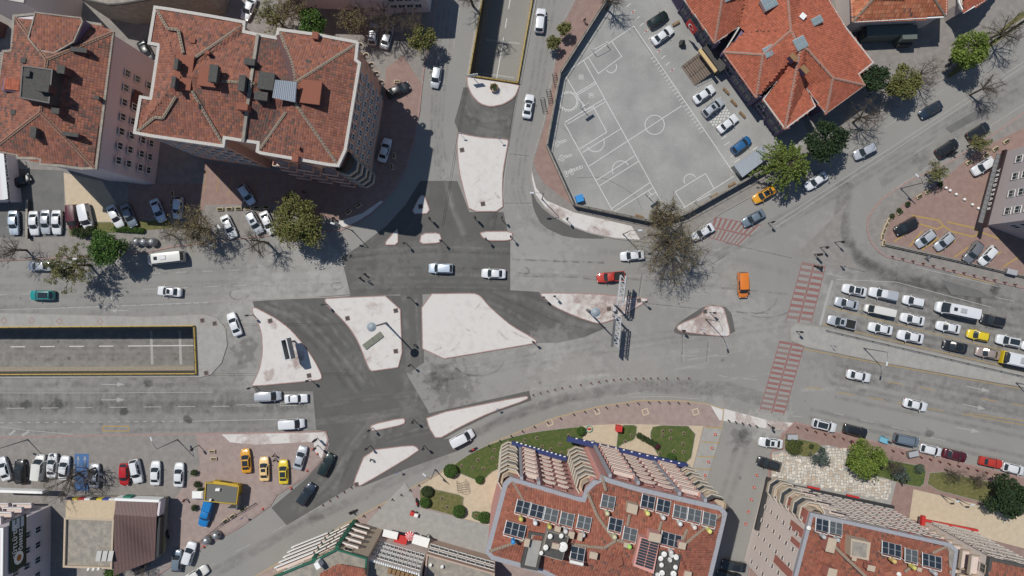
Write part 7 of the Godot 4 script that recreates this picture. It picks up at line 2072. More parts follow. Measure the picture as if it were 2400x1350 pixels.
# weeping, spiky crown built of arching strands
func willow(x: float, y: float, r: float, h: float, label: String) -> void:
	var c := P(x, y, h - r * 0.5)
	var root := thing("leafy_tree", label, "tree", Vector3(c.x, 0, c.z))
	var b := MB.new(); var lf := MB.new()
	b.col = Color(0.09, 0.07, 0.05)
	var top := Vector3(0, h - r * 0.35, 0)
	twig(b, Vector3.ZERO, Vector3(0, h * 0.5, 0), 0.28, 0.2, 7, 0.03)
	for i in 150:
		var az := rng.randf() * TAU
		var q := r * sqrt(rng.randf_range(0.05, 1.0)) * rng.randf_range(0.75, 1.1)
		var e := Vector3(cos(az) * q, h - r * 0.2 - q * q / r * 0.75 + rng.randf_range(-0.6, 0.6), sin(az) * q)
		var s := Vector3(0, h * 0.5, 0).lerp(top, rng.randf()) + Vector3(cos(az), 0, sin(az)) * q * 0.2
		var m := (s + e) * 0.5 + Vector3(0, r * 0.22, 0)
		b.tube(s, m, 0.05, 0.03, 4, false); b.tube(m, e, 0.03, 0.01, 3, false)
		for k in 48:
			var t := rng.randf_range(0.25, 1.05)
			var p := s.lerp(m, t).lerp(m.lerp(e, t), t) + Vector3(rng.randfn(), rng.randfn(), rng.randfn()) * 0.13
			leaf(lf, p, rng.randf_range(0.12, 0.26), [Color(0.11, 0.16, 0.022), Color(0.15, 0.20, 0.035), Color(0.085, 0.125, 0.02)][k % 3] * rng.randf_range(0.75, 1.2))
	part("trunk", b, M.v, root)
	part("crown", lf, M.leafv, root)

func shrub(x: float, y: float, r: float, cols: Array, label: String, group: String = "", base: float = 0.15, ball := true) -> void:
	var h := r * 1.5
	var c := P(x, y, base + h * 0.5)
	var o := thing("shrub", label, "shrub", Vector3(c.x, base, c.z), 0, group)
	var b := MB.new()
	b.col = Color(0.07, 0.05, 0.035)
	for i in 6:
		var a := TAU * i / 6.0
		b.tube(Vector3.ZERO, Vector3(cos(a) * r * 0.6, h * 0.6, sin(a) * r * 0.6), 0.04, 0.015, 4, false)
	part("stems", b, M.v, o)
	var lf := MB.new()
	for i in int(1300 * clampf(r * r, 0.15, 2.0)):
		var d := Vector3(rng.randfn(), rng.randfn(), rng.randfn()).normalized()
		if d.y < -0.2: d.y = -d.y
		var rr := r * (rng.randf_range(0.82, 1.03) if ball else pow(rng.randf(), 0.5) * rng.randf_range(0.7, 1.15))
		leaf(lf, Vector3(d.x * rr, h * 0.45 + d.y * rr * 0.75, d.z * rr), rng.randf_range(0.07, 0.15), (cols[rng.randi() % cols.size()] as Color) * rng.randf_range(0.7, 1.25))
	part("foliage", lf, M.leafv, o)

func build_trees() -> void:
	M.pit_ring = mat(0.26, 0.22, 0.15, 0.9)
	M.leafv.backlight_enabled = true
	M.leafv.backlight = Color(0.10, 0.12, 0.03)
	tree(700, 522, 5.4, 11, "olive", "big round yellow-green tree on the pavement corner by the fresh asphalt")
	tree(252, 578, 3.7, 9, "green", "bright green tree beside the bottle banks")
	tree(160, 622, 4.8, 10, "bud", "sparse olive budding tree leaning over the road next to the bright green one", "", 0.7)
	tree(458, 532, 4.8, 10, "brown", "brown budding tree between parked cars and the minibus")
	tree(1572, 566, 7.2, 13, "brown", "big brown budding tree spreading over the sidewalk and road", "", 0.7)
	tree(1556, 500, 3.6, 12, "brown", "smaller brown budding tree at the school wall behind the big one")
	willow(1846, 385, 5.6, 9, "bright yellow-green weeping tree at the school corner")
	tree(1938, 330, 3.9, 9, "dark", "dark evergreen tree behind the weeping tree")
	tree(2047, 183, 2.9, 8, "dark", "round dark evergreen against the school roof corner")
	tree(2115, 195, 3.5, 8, "olive", "olive-green tree on the north-east sidewalk")
	tree(2276, 115, 3.8, 9, "lime", "bright green tree on the north-east sidewalk by the dry bed")
	tree(2028, 268, 4.3, 9, "bare", "bare grey tree beside the north-east street")
	tree(2170, 168, 3.8, 8, "bare", "bare tree behind the olive-green tree")
	tree(2365, 70, 4.6, 10, "bare", "bare tree over the dry bed at the north-east corner")
	tree(2318, 200, 3.4, 8, "bare", "bare tree whose twigs shade the north-east street")
	tree(2298, 334, 2.5, 6, "bud", "small budding tree over the parked black SUV")
	tree(2196, 400, 2.4, 6, "bud", "small budding tree by the eastern planters")
	tree(733, 55, 2.9, 8, "green", "bright green tree behind the corniced block")
	tree(690, 18, 3.2, 9, "brown", "reddish budding tree behind the corniced block")
	tree(640, 30, 3.6, 8, "bud", "olive budding tree by the white sedan behind the corniced block")
	tree(830, 45, 3.4, 9, "brown", "dark brown tree above the two silver cars")
	tree(900, 40, 4.4, 10, "bare", "bare tree over the two silver cars")
	tree(990, 88, 2.7, 7, "olive", "yellow-green tree on the sidewalk west of the underpass")
	tree(960, 45, 3.8, 9, "bare", "bare tree next to the yellow-green sidewalk tree")
	tree(1100, -18, 3.6, 9, "bare", "bare tree overhanging the underpass street at the north edge")
	tree(1323, 66, 1.5, 4, "olive", "small pollarded tree on the brick sidewalk", "pollarded trees on the brick sidewalk")
	tree(1297, 98, 1.5, 4, "olive", "small pollarded tree on the brick sidewalk", "pollarded trees on the brick sidewalk")
	tree(1432, -5, 3.6, 8, "bare", "bare tree at the top corner of the school yard")
	tree(2028, 1076, 3.7, 7, "lime", "bright green bushy tree on the south-east lawn")
	tree(1922, 1072, 2.0, 4.5, "spruce", "blue-grey spruce beside the crazy paving", "", 1.0)
	tree(2111, 1110, 1.9, 4, "spruce", "greyish spruce on the lawn beyond the bright green tree", "", 1.0)
	tree(2098, 1092, 2.2, 5, "bare", "bare reddish tree above the greyish spruce")
	tree(2362, 1162, 4.2, 8, "dark", "broad dark evergreen at the end of the south-east lawn")
	tree(2240, 1112, 2.3, 5, "bare", "bare shrubby tree on the lawn beyond the path", "")
	tree(2295, 1122, 2.3, 5, "bare", "bare shrubby tree between the lawn path and the dark evergreen", "")
	tree(150, 1128, 6.0, 9, "bare", "wide bare tree over the cars parked in the south-west yard", "", 0.6)
	tree(196, 1108, 3.2, 7, "bare", "smaller bare tree beside the blue painted bay")
	tree(325, 1335, 2.8, 5, "bare", "bare bush behind the brown metal roof")
	shrub(262, 1342, 1.5, [Color(0.06, 0.12, 0.02), Color(0.08, 0.15, 0.025)], "green bush behind the flat shop roof", "", 0.15, false)
	tree(20, 585, 3.6, 8, "bare", "bare reddish tree at the west edge of the street")
	tree(392, 548, 2.2, 5, "bare", "bare shrub beside the bottle banks")
	tree(600, 565, 3.2, 9, "bare", "bare tree between the brown tree and the yellow-green one")
	var g := [Color(0.045, 0.095, 0.015), Color(0.06, 0.12, 0.02), Color(0.035, 0.075, 0.012)]
	var dk := [Color(0.03, 0.05, 0.015), Color(0.045, 0.065, 0.02)]
	var gs := "clipped round shrubs in the pink block's garden"
	for a in [[1056, 1104, 1.35, 0, "large clipped shrub at the garden's street corner"], [1124, 1125, 0.8, 0, "small clipped shrub where the lawn meets the beige path"], [1001, 1152, 1.1, 1, "dull dark shrub at the head of the small lawn"], [996, 1178, 1.05, 0, "bright clipped ball on the small lawn beside a red scooter"], [1076, 1199, 1.25, 0, "large bright clipped ball at the corner of the small lawn"], [1135, 1213, 1.15, 0, "clipped shrub in the square bed by the pink block"], [1362, 1010, 0.9, 0, "clipped shrub at the end of the long lawn by the play frame"], [1573, 1073, 0.95, 0, "bright clipped ball on the eastern lawn"]]:
		shrub(a[0], a[1], a[2], dk if a[3] else g, a[4], gs, 0.2)
	shrub(1540, 1046, 0.6, [Color(0.06, 0.015, 0.02), Color(0.09, 0.02, 0.03)], "dark red shrub beside the eastern lawn", "", 0.2)
	for k in 5: shrub(1498 + k * 9, 1021 + k * 5, 0.65, dk, "dark shrub in the curved hedge across the beige path", "shrubs of the curved hedge", 0.15, false)
	shrub(1860, 1048, 1.6, [Color(0.06, 0.085, 0.02), Color(0.09, 0.10, 0.025)], "yellowish bushy shrub at the corner of the south-east lawn", "", 0.2, false)
	shrub(2155, 1098, 1.0, [Color(0.06, 0.09, 0.06), Color(0.08, 0.11, 0.07)], "small grey-green shrub beside the lawn path", "", 0.2, false)
	for k in 4: shrub(1850 + k * 26, 1030 + k * 8, 0.5, dk, "low dark tuft on the corner lawn", "tufts on the corner lawn", 0.2, false)
	for k in 12: shrub(272 + k * 5.5, 536 + k * 0.4, 0.55, g, "bush of the low clipped hedge in front of the shaded cars", "bushes of the low hedge", 0.15)
	for a in [[180, 543], [196, 546], [212, 540]]: shrub(a[0], a[1], 1.1, dk, "dark bushy shrub beneath the olive budding tree", "dark shrubs under the budding tree", 0.15, false)
	for a in [[2128, 478], [2107, 493], [2091, 506], [2204, 432]]: shrub(a[0], a[1], 0.55, dk, "small dark shrub growing at the eastern planter curve", "shrubs at the planter curve", 0.2, false)
	for a in [[455, 1108], [462, 1135], [456, 1190], [470, 1150]]: shrub(a[0], a[1], 0.7, dk, "scruffy plant in the bed beside the taxi kiosk", "plants beside the kiosk", 0.15, false)
	# young plants in ringed pits on the lawns
	var pit := "planting pits ringed with pale stones on the lawns"
	for a in [[1082, 1092], [1108, 1095], [1120, 1077], [1133, 1098], [1155, 1073], [1168, 1090], [1178, 1070], [1159, 1054], [1185, 1043], [1230, 1031], [1258, 1026], [1270, 1046], [1291, 1052], [1312, 1041], [1316, 1061], [1333, 1055], [1333, 1020], [1036, 1167], [1048, 1187], [1115, 1206], [1553, 1010], [1571, 1009], [1602, 1015], [1571, 1027], [1552, 1020], [1600, 1039], [1579, 1057], [1546, 1062], [1601, 1059], [1465, 1034], [1480, 1020]]:
		var p := P(a[0], a[1])
		var o := thing("planting_pit", "small stone-ringed planting pit on the " + ("long lawn before the pink block" if a[0] > 1080 and a[0] < 1340 and a[1] < 1100 else ("eastern lawn with the bright clipped ball" if a[0] > 1540 else ("narrow lawn beside the red box" if a[0] > 1400 else "small lawn with clipped shrubs"))), "planting pit", Vector3(p.x, 0.185, p.z), 0, pit)
		var b := MB.new()
		b.lathe(Vector3.ZERO, [Vector2(0.36, 0), Vector2(0.35, 0.06), Vector2(0.28, 0.07), Vector2(0.27, 0.03)], 9)
		part("stone_ring", b, M.pit_ring, o)
		b = MB.new(); b.lathe(Vector3.ZERO, [Vector2(0.3, 0.03), Vector2(0, 0.05)], 9)
		part("soil", b, M.earth, o)
		var lf := MB.new()
		for k in 24: leaf(lf, Vector3(rng.randfn() * 0.12, rng.randf_range(0.05, 0.5), rng.randfn() * 0.12), 0.07, Color(0.06, 0.06, 0.025))
		part("plant", lf, M.leafv, o).set_meta("kind", "stuff")
	build_stone_yard()

# irregular pale slabs with open joints
func build_stone_yard() -> void:
	var outline := W([1937, 1044, 1985, 1053, 1974, 1099, 2060, 1120, 2092, 1128, 2080, 1172, 1925, 1141, 1808, 1116, 1810, 1060, 1838, 1060, 1874, 1072, 1902, 1075, 1920, 1090])
	var yard := get_node("stone_yard")
	var b := MB.new()
	var x0 := P(1806, 1040).x; var z0 := P(1806, 1040).z
	var cell := 0.56
	var jit := func(i: int, j: int) -> Vector2:
		var hsh := hash(Vector2i(i, j))
		return Vector2(x0 + (i + (hsh % 100) / 100.0 * 0.95) * cell, z0 + (j + ((hsh / 100) % 100) / 100.0 * 0.95) * cell)
	for i in 48:
		for j in 24:
			var q := PackedVector2Array([jit.call(i, j), jit.call(i, j + 1), jit.call(i + 1, j + 1), jit.call(i + 1, j)])
			var c := (q[0] + q[1] + q[2] + q[3]) * 0.25
			if not Geometry2D.is_point_in_polygon(c, outline): continue
			for k in 4: q[k] = c + (q[k] - c) * rng.randf_range(0.62, 0.93)
			var t := rng.randf()
			b.col = Color(0.60, 0.56, 0.49).lerp(Color(0.42, 0.33, 0.24), t * t) * rng.randf_range(0.8, 1.1)
			b.prism(q, 0.15, 0.175 + rng.randf() * 0.015)
	var o := part("paving_stone", b, M.v, yard)
	o.set_meta("kind", "stuff")

# ------------------------------------------------------------------ street furniture, yard things, people
func at(x: float, y: float, base: float = 0.0) -> Vector3:
	var p := P(x, y)
	return Vector3(p.x, base, p.z)

func lamp_post(x: float, y: float, h: float, ang: float, arm: float, label: String, group: String = "street lamps", arms: int = 1) -> void:
	var o := thing("street_lamp", label, "street lamp", at(x, y, 0.02), -deg_to_rad(ang), group)
	var b := MB.new()
	b.tube(Vector3.ZERO, Vector3(0, 0.9, 0), 0.14, 0.13, 8); b.tube(Vector3(0, 0.9, 0), Vector3(0, h, 0), 0.10, 0.06, 8)
	part("pole", b, M.pole_grey, o)
	for k in arms:
		var s := 1.0 if k == 0 else -1.0
		b = MB.new()
		b.tube(Vector3(0, h - 0.1, 0), Vector3(s * arm * 0.6, h + 0.5, 0), 0.05, 0.045, 6); b.tube(Vector3(s * arm * 0.6, h + 0.5, 0), Vector3(s * arm, h + 0.55, 0), 0.045, 0.045, 6)
		part("arm", b, M.pole_grey, o)
		b = MB.new(); b.bbox(Vector3(s * (arm + 0.3), h + 0.55, 0), Vector3(0.8, 0.16, 0.34), 0.06)
		part("lamp_head", b, M.lamp_white, o)

func mast_disc(x: float, y: float, label: String) -> void:
	var o := thing("floodlight_mast", label, "floodlight", at(x, y, 0.14), 0, "tall masts with round lamp crowns")
	var b := MB.new()
	b.tube(Vector3.ZERO, Vector3(0, 1.2, 0), 0.26, 0.22, 10); b.tube(Vector3(0, 1.2, 0), Vector3(0, 13.6, 0), 0.2, 0.11, 10)
	part("pole", b, M.pole_grey, o)
	b = MB.new(); b.lathe(Vector3(0, 13.5, 0), [Vector2(0.3, 0), Vector2(0.82, 0.1), Vector2(0.85, 0.25), Vector2(0.55, 0.42), Vector2(0.5, 0.5), Vector2(0.2, 0.62), Vector2(0, 0.64)], 24)
	part("lamp_crown", b, M.disc, o)

func traffic_signal(x: float, y: float, ang: float, h: float, label: String, boxes: int = 1) -> void:
	var o := thing("traffic_light", label, "traffic light", at(x, y, 0.03), -deg_to_rad(ang), "traffic lights of the junction")
	var b := MB.new()
	b.tube(Vector3.ZERO, Vector3(0, h, 0), 0.075, 0.06, 8)
	part("pole", b, M.dark_metal, o)
	for k in boxes:
		b = MB.new(); b.bbox(Vector3(0.16, h - 0.45 - k * 1.2, 0.0), Vector3(0.3, 0.95, 0.34), 0.04)
		var s := part("signal_head", b, M.black, o)
		for j in 3:
			b = MB.new(); b.tube(Vector3(0.30, h - 0.16 - j * 0.29 - k * 1.2, 0), Vector3(0.44, h - 0.14 - j * 0.29 - k * 1.2, 0), 0.11, 0.12, 8)
			part("visor", b, M.dark_metal, s)

func bollard_row(pts: Array, n: int, kind: String, label: String, group: String, base: float) -> void:
	var src: Node3D = null
	for i in n:
		var t := float(i) / maxi(1, n - 1) * (pts.size() / 2 - 1)
		var k := mini(int(t), pts.size() / 2 - 2)
		var f := t - k
		var p := at(lerpf(pts[2 * k], pts[2 * k + 2], f), lerpf(pts[2 * k + 1], pts[2 * k + 3], f), base)
		if src:
			copy(src, label, p, 0, group)
			continue
		var b := MB.new()
		if kind == "flex":
			src = thing("delineator_post", label, "delineator", p, 0, group)
			b.tube(Vector3(0, 0.04, 0), Vector3(0, 0.75, 0), 0.06, 0.055, 8); part("post", b, M.cone_red, src)
			b = MB.new(); b.tube(Vector3(0, 0.45, 0), Vector3(0, 0.62, 0), 0.064, 0.064, 8); part("band", b, M.white, src)
			b = MB.new(); b.lathe(Vector3.ZERO, [Vector2(0.2, 0), Vector2(0.18, 0.05), Vector2(0.07, 0.06)], 10); part("foot", b, M.rubber, src)
		elif kind == "ball":
			src = thing("ball_bollard", label, "bollard", p, 0, group)
			b.lathe(Vector3(0, 0.1, 0), [Vector2(0.12, -0.1), Vector2(0.2, 0.02), Vector2(0.27, 0.18), Vector2(0.27, 0.28), Vector2(0.2, 0.42), Vector2(0, 0.5)], 12); part("ball", b, M.white, src)
		elif kind == "cone":
			src = thing("traffic_cone", label, "traffic cone", p, 0, group)
			b.lathe(Vector3(0, 0.04, 0), [Vector2(0.2, 0), Vector2(0.04, 0.7), Vector2(0, 0.71)], 10); part("cone", b, M.cone_red, src)
			b = MB.new(); b.bbox(Vector3(0, 0.025, 0), Vector3(0.48, 0.05, 0.48), 0.02); part("foot", b, M.cone_red, src)
			b = MB.new(); b.lathe(Vector3(0, 0.34, 0), [Vector2(0.14, 0), Vector2(0.10, 0.16)], 10); part("band", b, M.white, src)
		else:
			src = thing("bollard", label, "bollard", p, 0, group)
			b.lathe(Vector3.ZERO, [Vector2(0.11, 0), Vector2(0.10, 0.75), Vector2(0.12, 0.8), Vector2(0.10, 0.9), Vector2(0, 0.93)], 9); part("post", b, M.bollard_red if kind == "red" else M.dark_metal, src)
			b = MB.new(); b.lathe(Vector3.ZERO, [Vector2(0.17, 0), Vector2(0.15, 0.08), Vector2(0.11, 0.1)], 9); part("foot", b, M.dark_metal, src)

func planter(x: float, y: float, ang: float, label: String, group: String, green := true) -> void:
	var o := thing("planter", label, "planter", at(x, y, 0.14), -deg_to_rad(ang), group)
	var b := MB.new()
	b.bbox(Vector3(0, 0.2, 0), Vector3(1.25, 0.4, 0.62), 0.05)
	part("tub", b, M.planter, o)
	b = MB.new(); b.box(Vector3(0, 0.402, 0), Vector3(1.0, 0.02, 0.4))
	part("soil", b, M.earth, o)
	if green:
		b = MB.new()
		for k in 90: leaf(b, Vector3(rng.randf_range(-0.45, 0.45), rng.randf_range(0.42, 0.7), rng.randf_range(-0.16, 0.16)), 0.08, Color(0.06, 0.08, 0.02) * rng.randf_range(0.6, 1.3))
		part("plants", b, M.leafv, o).set_meta("kind", "stuff")

# a clothed figure as one closed skin: smooth union of tapered capsules meshed as surface nets
var people := {}
func person_mesh(kind: int) -> ArrayMesh:
	if people.has(kind): return people[kind]
	var st := 0.16 if kind != 1 else 0.04
	var J := [[Vector3(0, 0.95, -0.09), Vector3(0.10 + st, 0.5, -0.1), 0.085, 0.06, 0], [Vector3(0.10 + st, 0.5, -0.1), Vector3(0.02 + st, 0.08, -0.11), 0.06, 0.045, 0], [Vector3(0.02 + st, 0.05, -0.11), Vector3(0.17 + st, 0.045, -0.12), 0.045, 0.035, 3],
		[Vector3(0, 0.95, 0.09), Vector3(0.02 - st, 0.5, 0.1), 0.085, 0.06, 0], [Vector3(0.02 - st, 0.5, 0.1), Vector3(-0.08 - st, 0.10, 0.11), 0.06, 0.045, 0], [Vector3(-0.08 - st, 0.07, 0.11), Vector3(0.07 - st, 0.045, 0.12), 0.045, 0.035, 3],
		[Vector3(0, 0.95, 0), Vector3(0.0, 1.2, 0), 0.14, 0.15, 1], [Vector3(0, 1.2, 0), Vector3(0.0, 1.42, 0), 0.16, 0.12, 1], [Vector3(0, 1.40, -0.17), Vector3(0, 1.40, 0.17), 0.075, 0.075, 1],
		[Vector3(0, 1.40, -0.19), Vector3(-0.06, 1.12, -0.24), 0.055, 0.045, 1], [Vector3(-0.06, 1.12, -0.24), Vector3(0.10, 0.90, -0.23), 0.043, 0.034, 1], [Vector3(0.10, 0.90, -0.23), Vector3(0.17, 0.80, -0.22), 0.034, 0.026, 2],
		[Vector3(0, 1.40, 0.19), Vector3(0.02, 1.12, 0.25), 0.055, 0.045, 1], [Vector3(0.02, 1.12, 0.25), Vector3(0.16, 0.93, 0.24), 0.043, 0.034, 1], [Vector3(0.16, 0.93, 0.24), Vector3(0.24, 0.84, 0.23), 0.034, 0.026, 2],
		[Vector3(0.01, 1.45, 0), Vector3(0.02, 1.54, 0), 0.055, 0.05, 2], [Vector3(0.02, 1.60, 0), Vector3(0.01, 1.68, 0), 0.09, 0.095, 2], [Vector3(0.11, 1.60, 0), Vector3(0.115, 1.615, 0), 0.014, 0.012, 2]]
	var tint := [[Color(0.02, 0.022, 0.03), Color(0.03, 0.03, 0.035)], [Color(0.03, 0.03, 0.04), Color(0.20, 0.05, 0.05)], [Color(0.04, 0.045, 0.06), Color(0.22, 0.24, 0.28)]][kind] as Array
	var cl := 0.03
	var o := Vector3(-0.42, 0.0, -0.36)
	var nx := 28; var ny := 60; var nz := 24
	var f := PackedFloat32Array(); f.resize(nx * ny * nz); f.fill(9.0)
	var who := PackedInt32Array(); who.resize(nx * ny * nz)
	for id in J.size():
		var j: Array = J[id]
		var a: Vector3 = j[0]; var b: Vector3 = j[1]
		var lo := (Vector3(minf(a.x, b.x), minf(a.y, b.y), minf(a.z, b.z)) - Vector3.ONE * 0.22 - o) / cl
		var hi := (Vector3(maxf(a.x, b.x), maxf(a.y, b.y), maxf(a.z, b.z)) + Vector3.ONE * 0.22 - o) / cl
		for z in range(maxi(0, int(lo.z)), mini(nz, int(hi.z) + 1)):
			for y in range(maxi(0, int(lo.y)), mini(ny, int(hi.y) + 1)):
				for x in range(maxi(0, int(lo.x)), mini(nx, int(hi.x) + 1)):
					var p := o + Vector3(x, y, z) * cl
					var t := clampf((p - a).dot(b - a) / maxf((b - a).length_squared(), 0.0001), 0.0, 1.0)
					var d := p.distance_to(a.lerp(b, t)) - lerpf(j[2], j[3], t)
					var i := (z * ny + y) * nx + x
					if d < f[i]: who[i] = id
					var k := clampf(0.5 + 0.5 * (f[i] - d) / 0.04, 0.0, 1.0)
					f[i] = lerpf(f[i], d, k) - 0.04 * k * (1.0 - k) if f[i] < 8.0 else d
	var at_cell := {}
	var m := MB.new()
	var cell := func(x: int, y: int, z: int) -> Vector3:
		var key := (z * ny + y) * nx + x
		if at_cell.has(key): return at_cell[key]
		var sum := Vector3.ZERO; var n := 0
		for e in [[0, 1], [0, 2], [0, 4], [1, 3], [1, 5], [2, 3], [2, 6], [4, 5], [4, 6], [3, 7], [5, 7], [6, 7]]:
			var pa := Vector3i(x + (e[0] & 1), y + ((e[0] >> 1) & 1), z + ((e[0] >> 2) & 1)); var pb := Vector3i(x + (e[1] & 1), y + ((e[1] >> 1) & 1), z + ((e[1] >> 2) & 1))
			var fa := f[(pa.z * ny + pa.y) * nx + pa.x]; var fb := f[(pb.z * ny + pb.y) * nx + pb.x]
			if (fa < 0) != (fb < 0):
				sum += Vector3(pa).lerp(Vector3(pb), fa / (fa - fb)); n += 1
		at_cell[key] = o + (sum / maxi(n, 1)) * cl
		return at_cell[key]
	for z in range(1, nz - 1):
		for y in range(1, ny - 1):
			for x in range(1, nx - 1):
				var i := (z * ny + y) * nx + x
				var inside := f[i] < 0
				for ax in 3:
					var j: int = i + [1, nx, nx * ny][ax]
					if (f[j] < 0) == inside: continue
					var u := Vector3i(0, 1, 0) if ax == 0 else (Vector3i(0, 0, 1) if ax == 1 else Vector3i(1, 0, 0))
					var v := Vector3i(0, 0, 1) if ax == 0 else (Vector3i(1, 0, 0) if ax == 1 else Vector3i(0, 1, 0))
					var c := Vector3i(x, y, z)
					var q := []
					for w in [c - u - v, c - v, c, c - u]: q.append(cell.call(w.x, w.y, w.z))
					var reg: int = J[who[i if inside else j]][4]
					m.col = [tint[0], tint[1], Color(0.42, 0.24, 0.16), Color(0.02, 0.02, 0.02)][reg]
					if inside: m.quad(q[0], q[1], q[2], q[3])
					else: m.quad(q[3], q[2], q[1], q[0])
	m.soften(70)
	people[kind] = m.mesh(M.v)
	return people[kind]

func person(x: float, y: float, ang: float, kind: int, label: String, group: String = "", base: float = 0.02) -> void:
	var o := thing("person", label, "person", at(x, y, base), -deg_to_rad(ang), group)
	node("body", person_mesh(kind), o)
	var b := MB.new()
	b.lathe(Vector3(-0.005, 1.64, 0), [Vector2(0.103, -0.02), Vector2(0.108, 0.04), Vector2(0.09, 0.11), Vector2(0.05, 0.145), Vector2(0, 0.152)], 12)
	part("hair", b, M.black, o)

func motorbike(x: float, y: float, ang: float, col: Material, label: String, rider: int, base: float = 0.02) -> void:
	var o := thing("motorcycle", label, "motorcycle", at(x, y, base), -deg_to_rad(ang))
	for s in [0.62, -0.62]:
		var w := MB.new(); w.tube(Vector3(s, 0.3, -0.06), Vector3(s, 0.3, 0.06), 0.3, 0.3, 14); part("wheel", w, M.rubber, o)
	var b := MB.new(); b.bbox(Vector3(0.1, 0.72, 0), Vector3(0.5, 0.26, 0.28), 0.08); b.bbox(Vector3(0.0, 0.42, 0), Vector3(0.6, 0.34, 0.24), 0.05); part("body", b, col, o)
	b = MB.new(); b.bbox(Vector3(-0.42, 0.8, 0), Vector3(0.66, 0.14, 0.27), 0.05); part("seat", b, M.black, o)
	b = MB.new(); b.tube(Vector3(0.62, 0.3, 0), Vector3(0.42, 1.0, 0), 0.05, 0.05, 6); b.tube(Vector3(0.42, 1.02, -0.36), Vector3(0.42, 1.02, 0.36), 0.03, 0.03, 6); part("handlebar", b, M.dark_metal, o)
	if rider >= 0:
		var r := thing("person", "rider in dark clothes on the " + label.get_slice(" beside", 0).get_slice(" with", 0), "person", o.position + Vector3(0, 0.16, 0), o.rotation.y)
		var m := node("body", person_mesh(rider), r)
		m.position.x = -0.2
		var hb := MB.new(); hb.lathe(Vector3(-0.2, 1.62, 0), [Vector2(0.12, -0.06), Vector2(0.13, 0.06), Vector2(0.09, 0.16), Vector2(0, 0.19)], 12); part("helmet", hb, M.black, r)

func fence_run(called: String, label: String, pts: Array, h: float, wallh: float, post_gap: float, wallm: Material, railm: Material, base: float, cat: String = "fence") -> void:
	var o := thing(called, label, cat)
	for i in range(0, pts.size() - 2, 2):
		var a := at(pts[i], pts[i + 1], base); var d := at(pts[i + 2], pts[i + 3], base)
		if wallh > 0:
			var b := MB.new(); b.beam(a + Vector3(0, wallh * 0.5, 0), d + Vector3(0, wallh * 0.5, 0), 0.3, wallh); part("wall", b, wallm, o)
			b = MB.new(); b.beam(a + Vector3(0, wallh + 0.04, 0), d + Vector3(0, wallh + 0.04, 0), 0.42, 0.08); part("coping", b, M.screed, o)
		if h > wallh:
			for f in [0.35, 0.97]:
				var b := MB.new(); b.beam(a + Vector3(0, lerpf(wallh, h, f), 0), d + Vector3(0, lerpf(wallh, h, f), 0), 0.06); part("rail", b, railm, o)
			var n := maxi(1, int(a.distance_to(d) / post_gap))
			for k in n + 1:
				var p := a.lerp(d, float(k) / n)
				if absf(p.x) > 106 or absf(p.z) > 62: continue
				var b := MB.new(); b.tube(p + Vector3(0, wallh, 0), p + Vector3(0, h + 0.05, 0), 0.05, 0.05, 6); part("post", b, railm, o)

func truss(o: Node, a: Vector3, d: Vector3, w: float) -> void:
	var n := int(a.distance_to(d) / w)
	var e := (d - a).normalized(); var s := e.cross(Vector3.UP).normalized() * w * 0.5; var u := Vector3(0, w, 0)
	var b := MB.new()
	for q in [s, -s, s + u, -s + u]: b.beam(a + q, d + q, 0.16)
	part("chord", b, M.galv, o)
	for k in n:
		var p := a.lerp(d, float(k) / n); var r := a.lerp(d, float(k + 1) / n)
		b = MB.new()
		b.beam(p + s, p - s, 0.1); b.beam(p + s + u, p - s + u, 0.12); b.beam(p + s + u, (r if k % 2 else p) - s + u if k % 2 else r - s + u, 0.12)
		b.beam(p + s, r + s + u, 0.1); b.beam(p - s + u, r - s, 0.1)
		part("brace", b, M.galv, o)

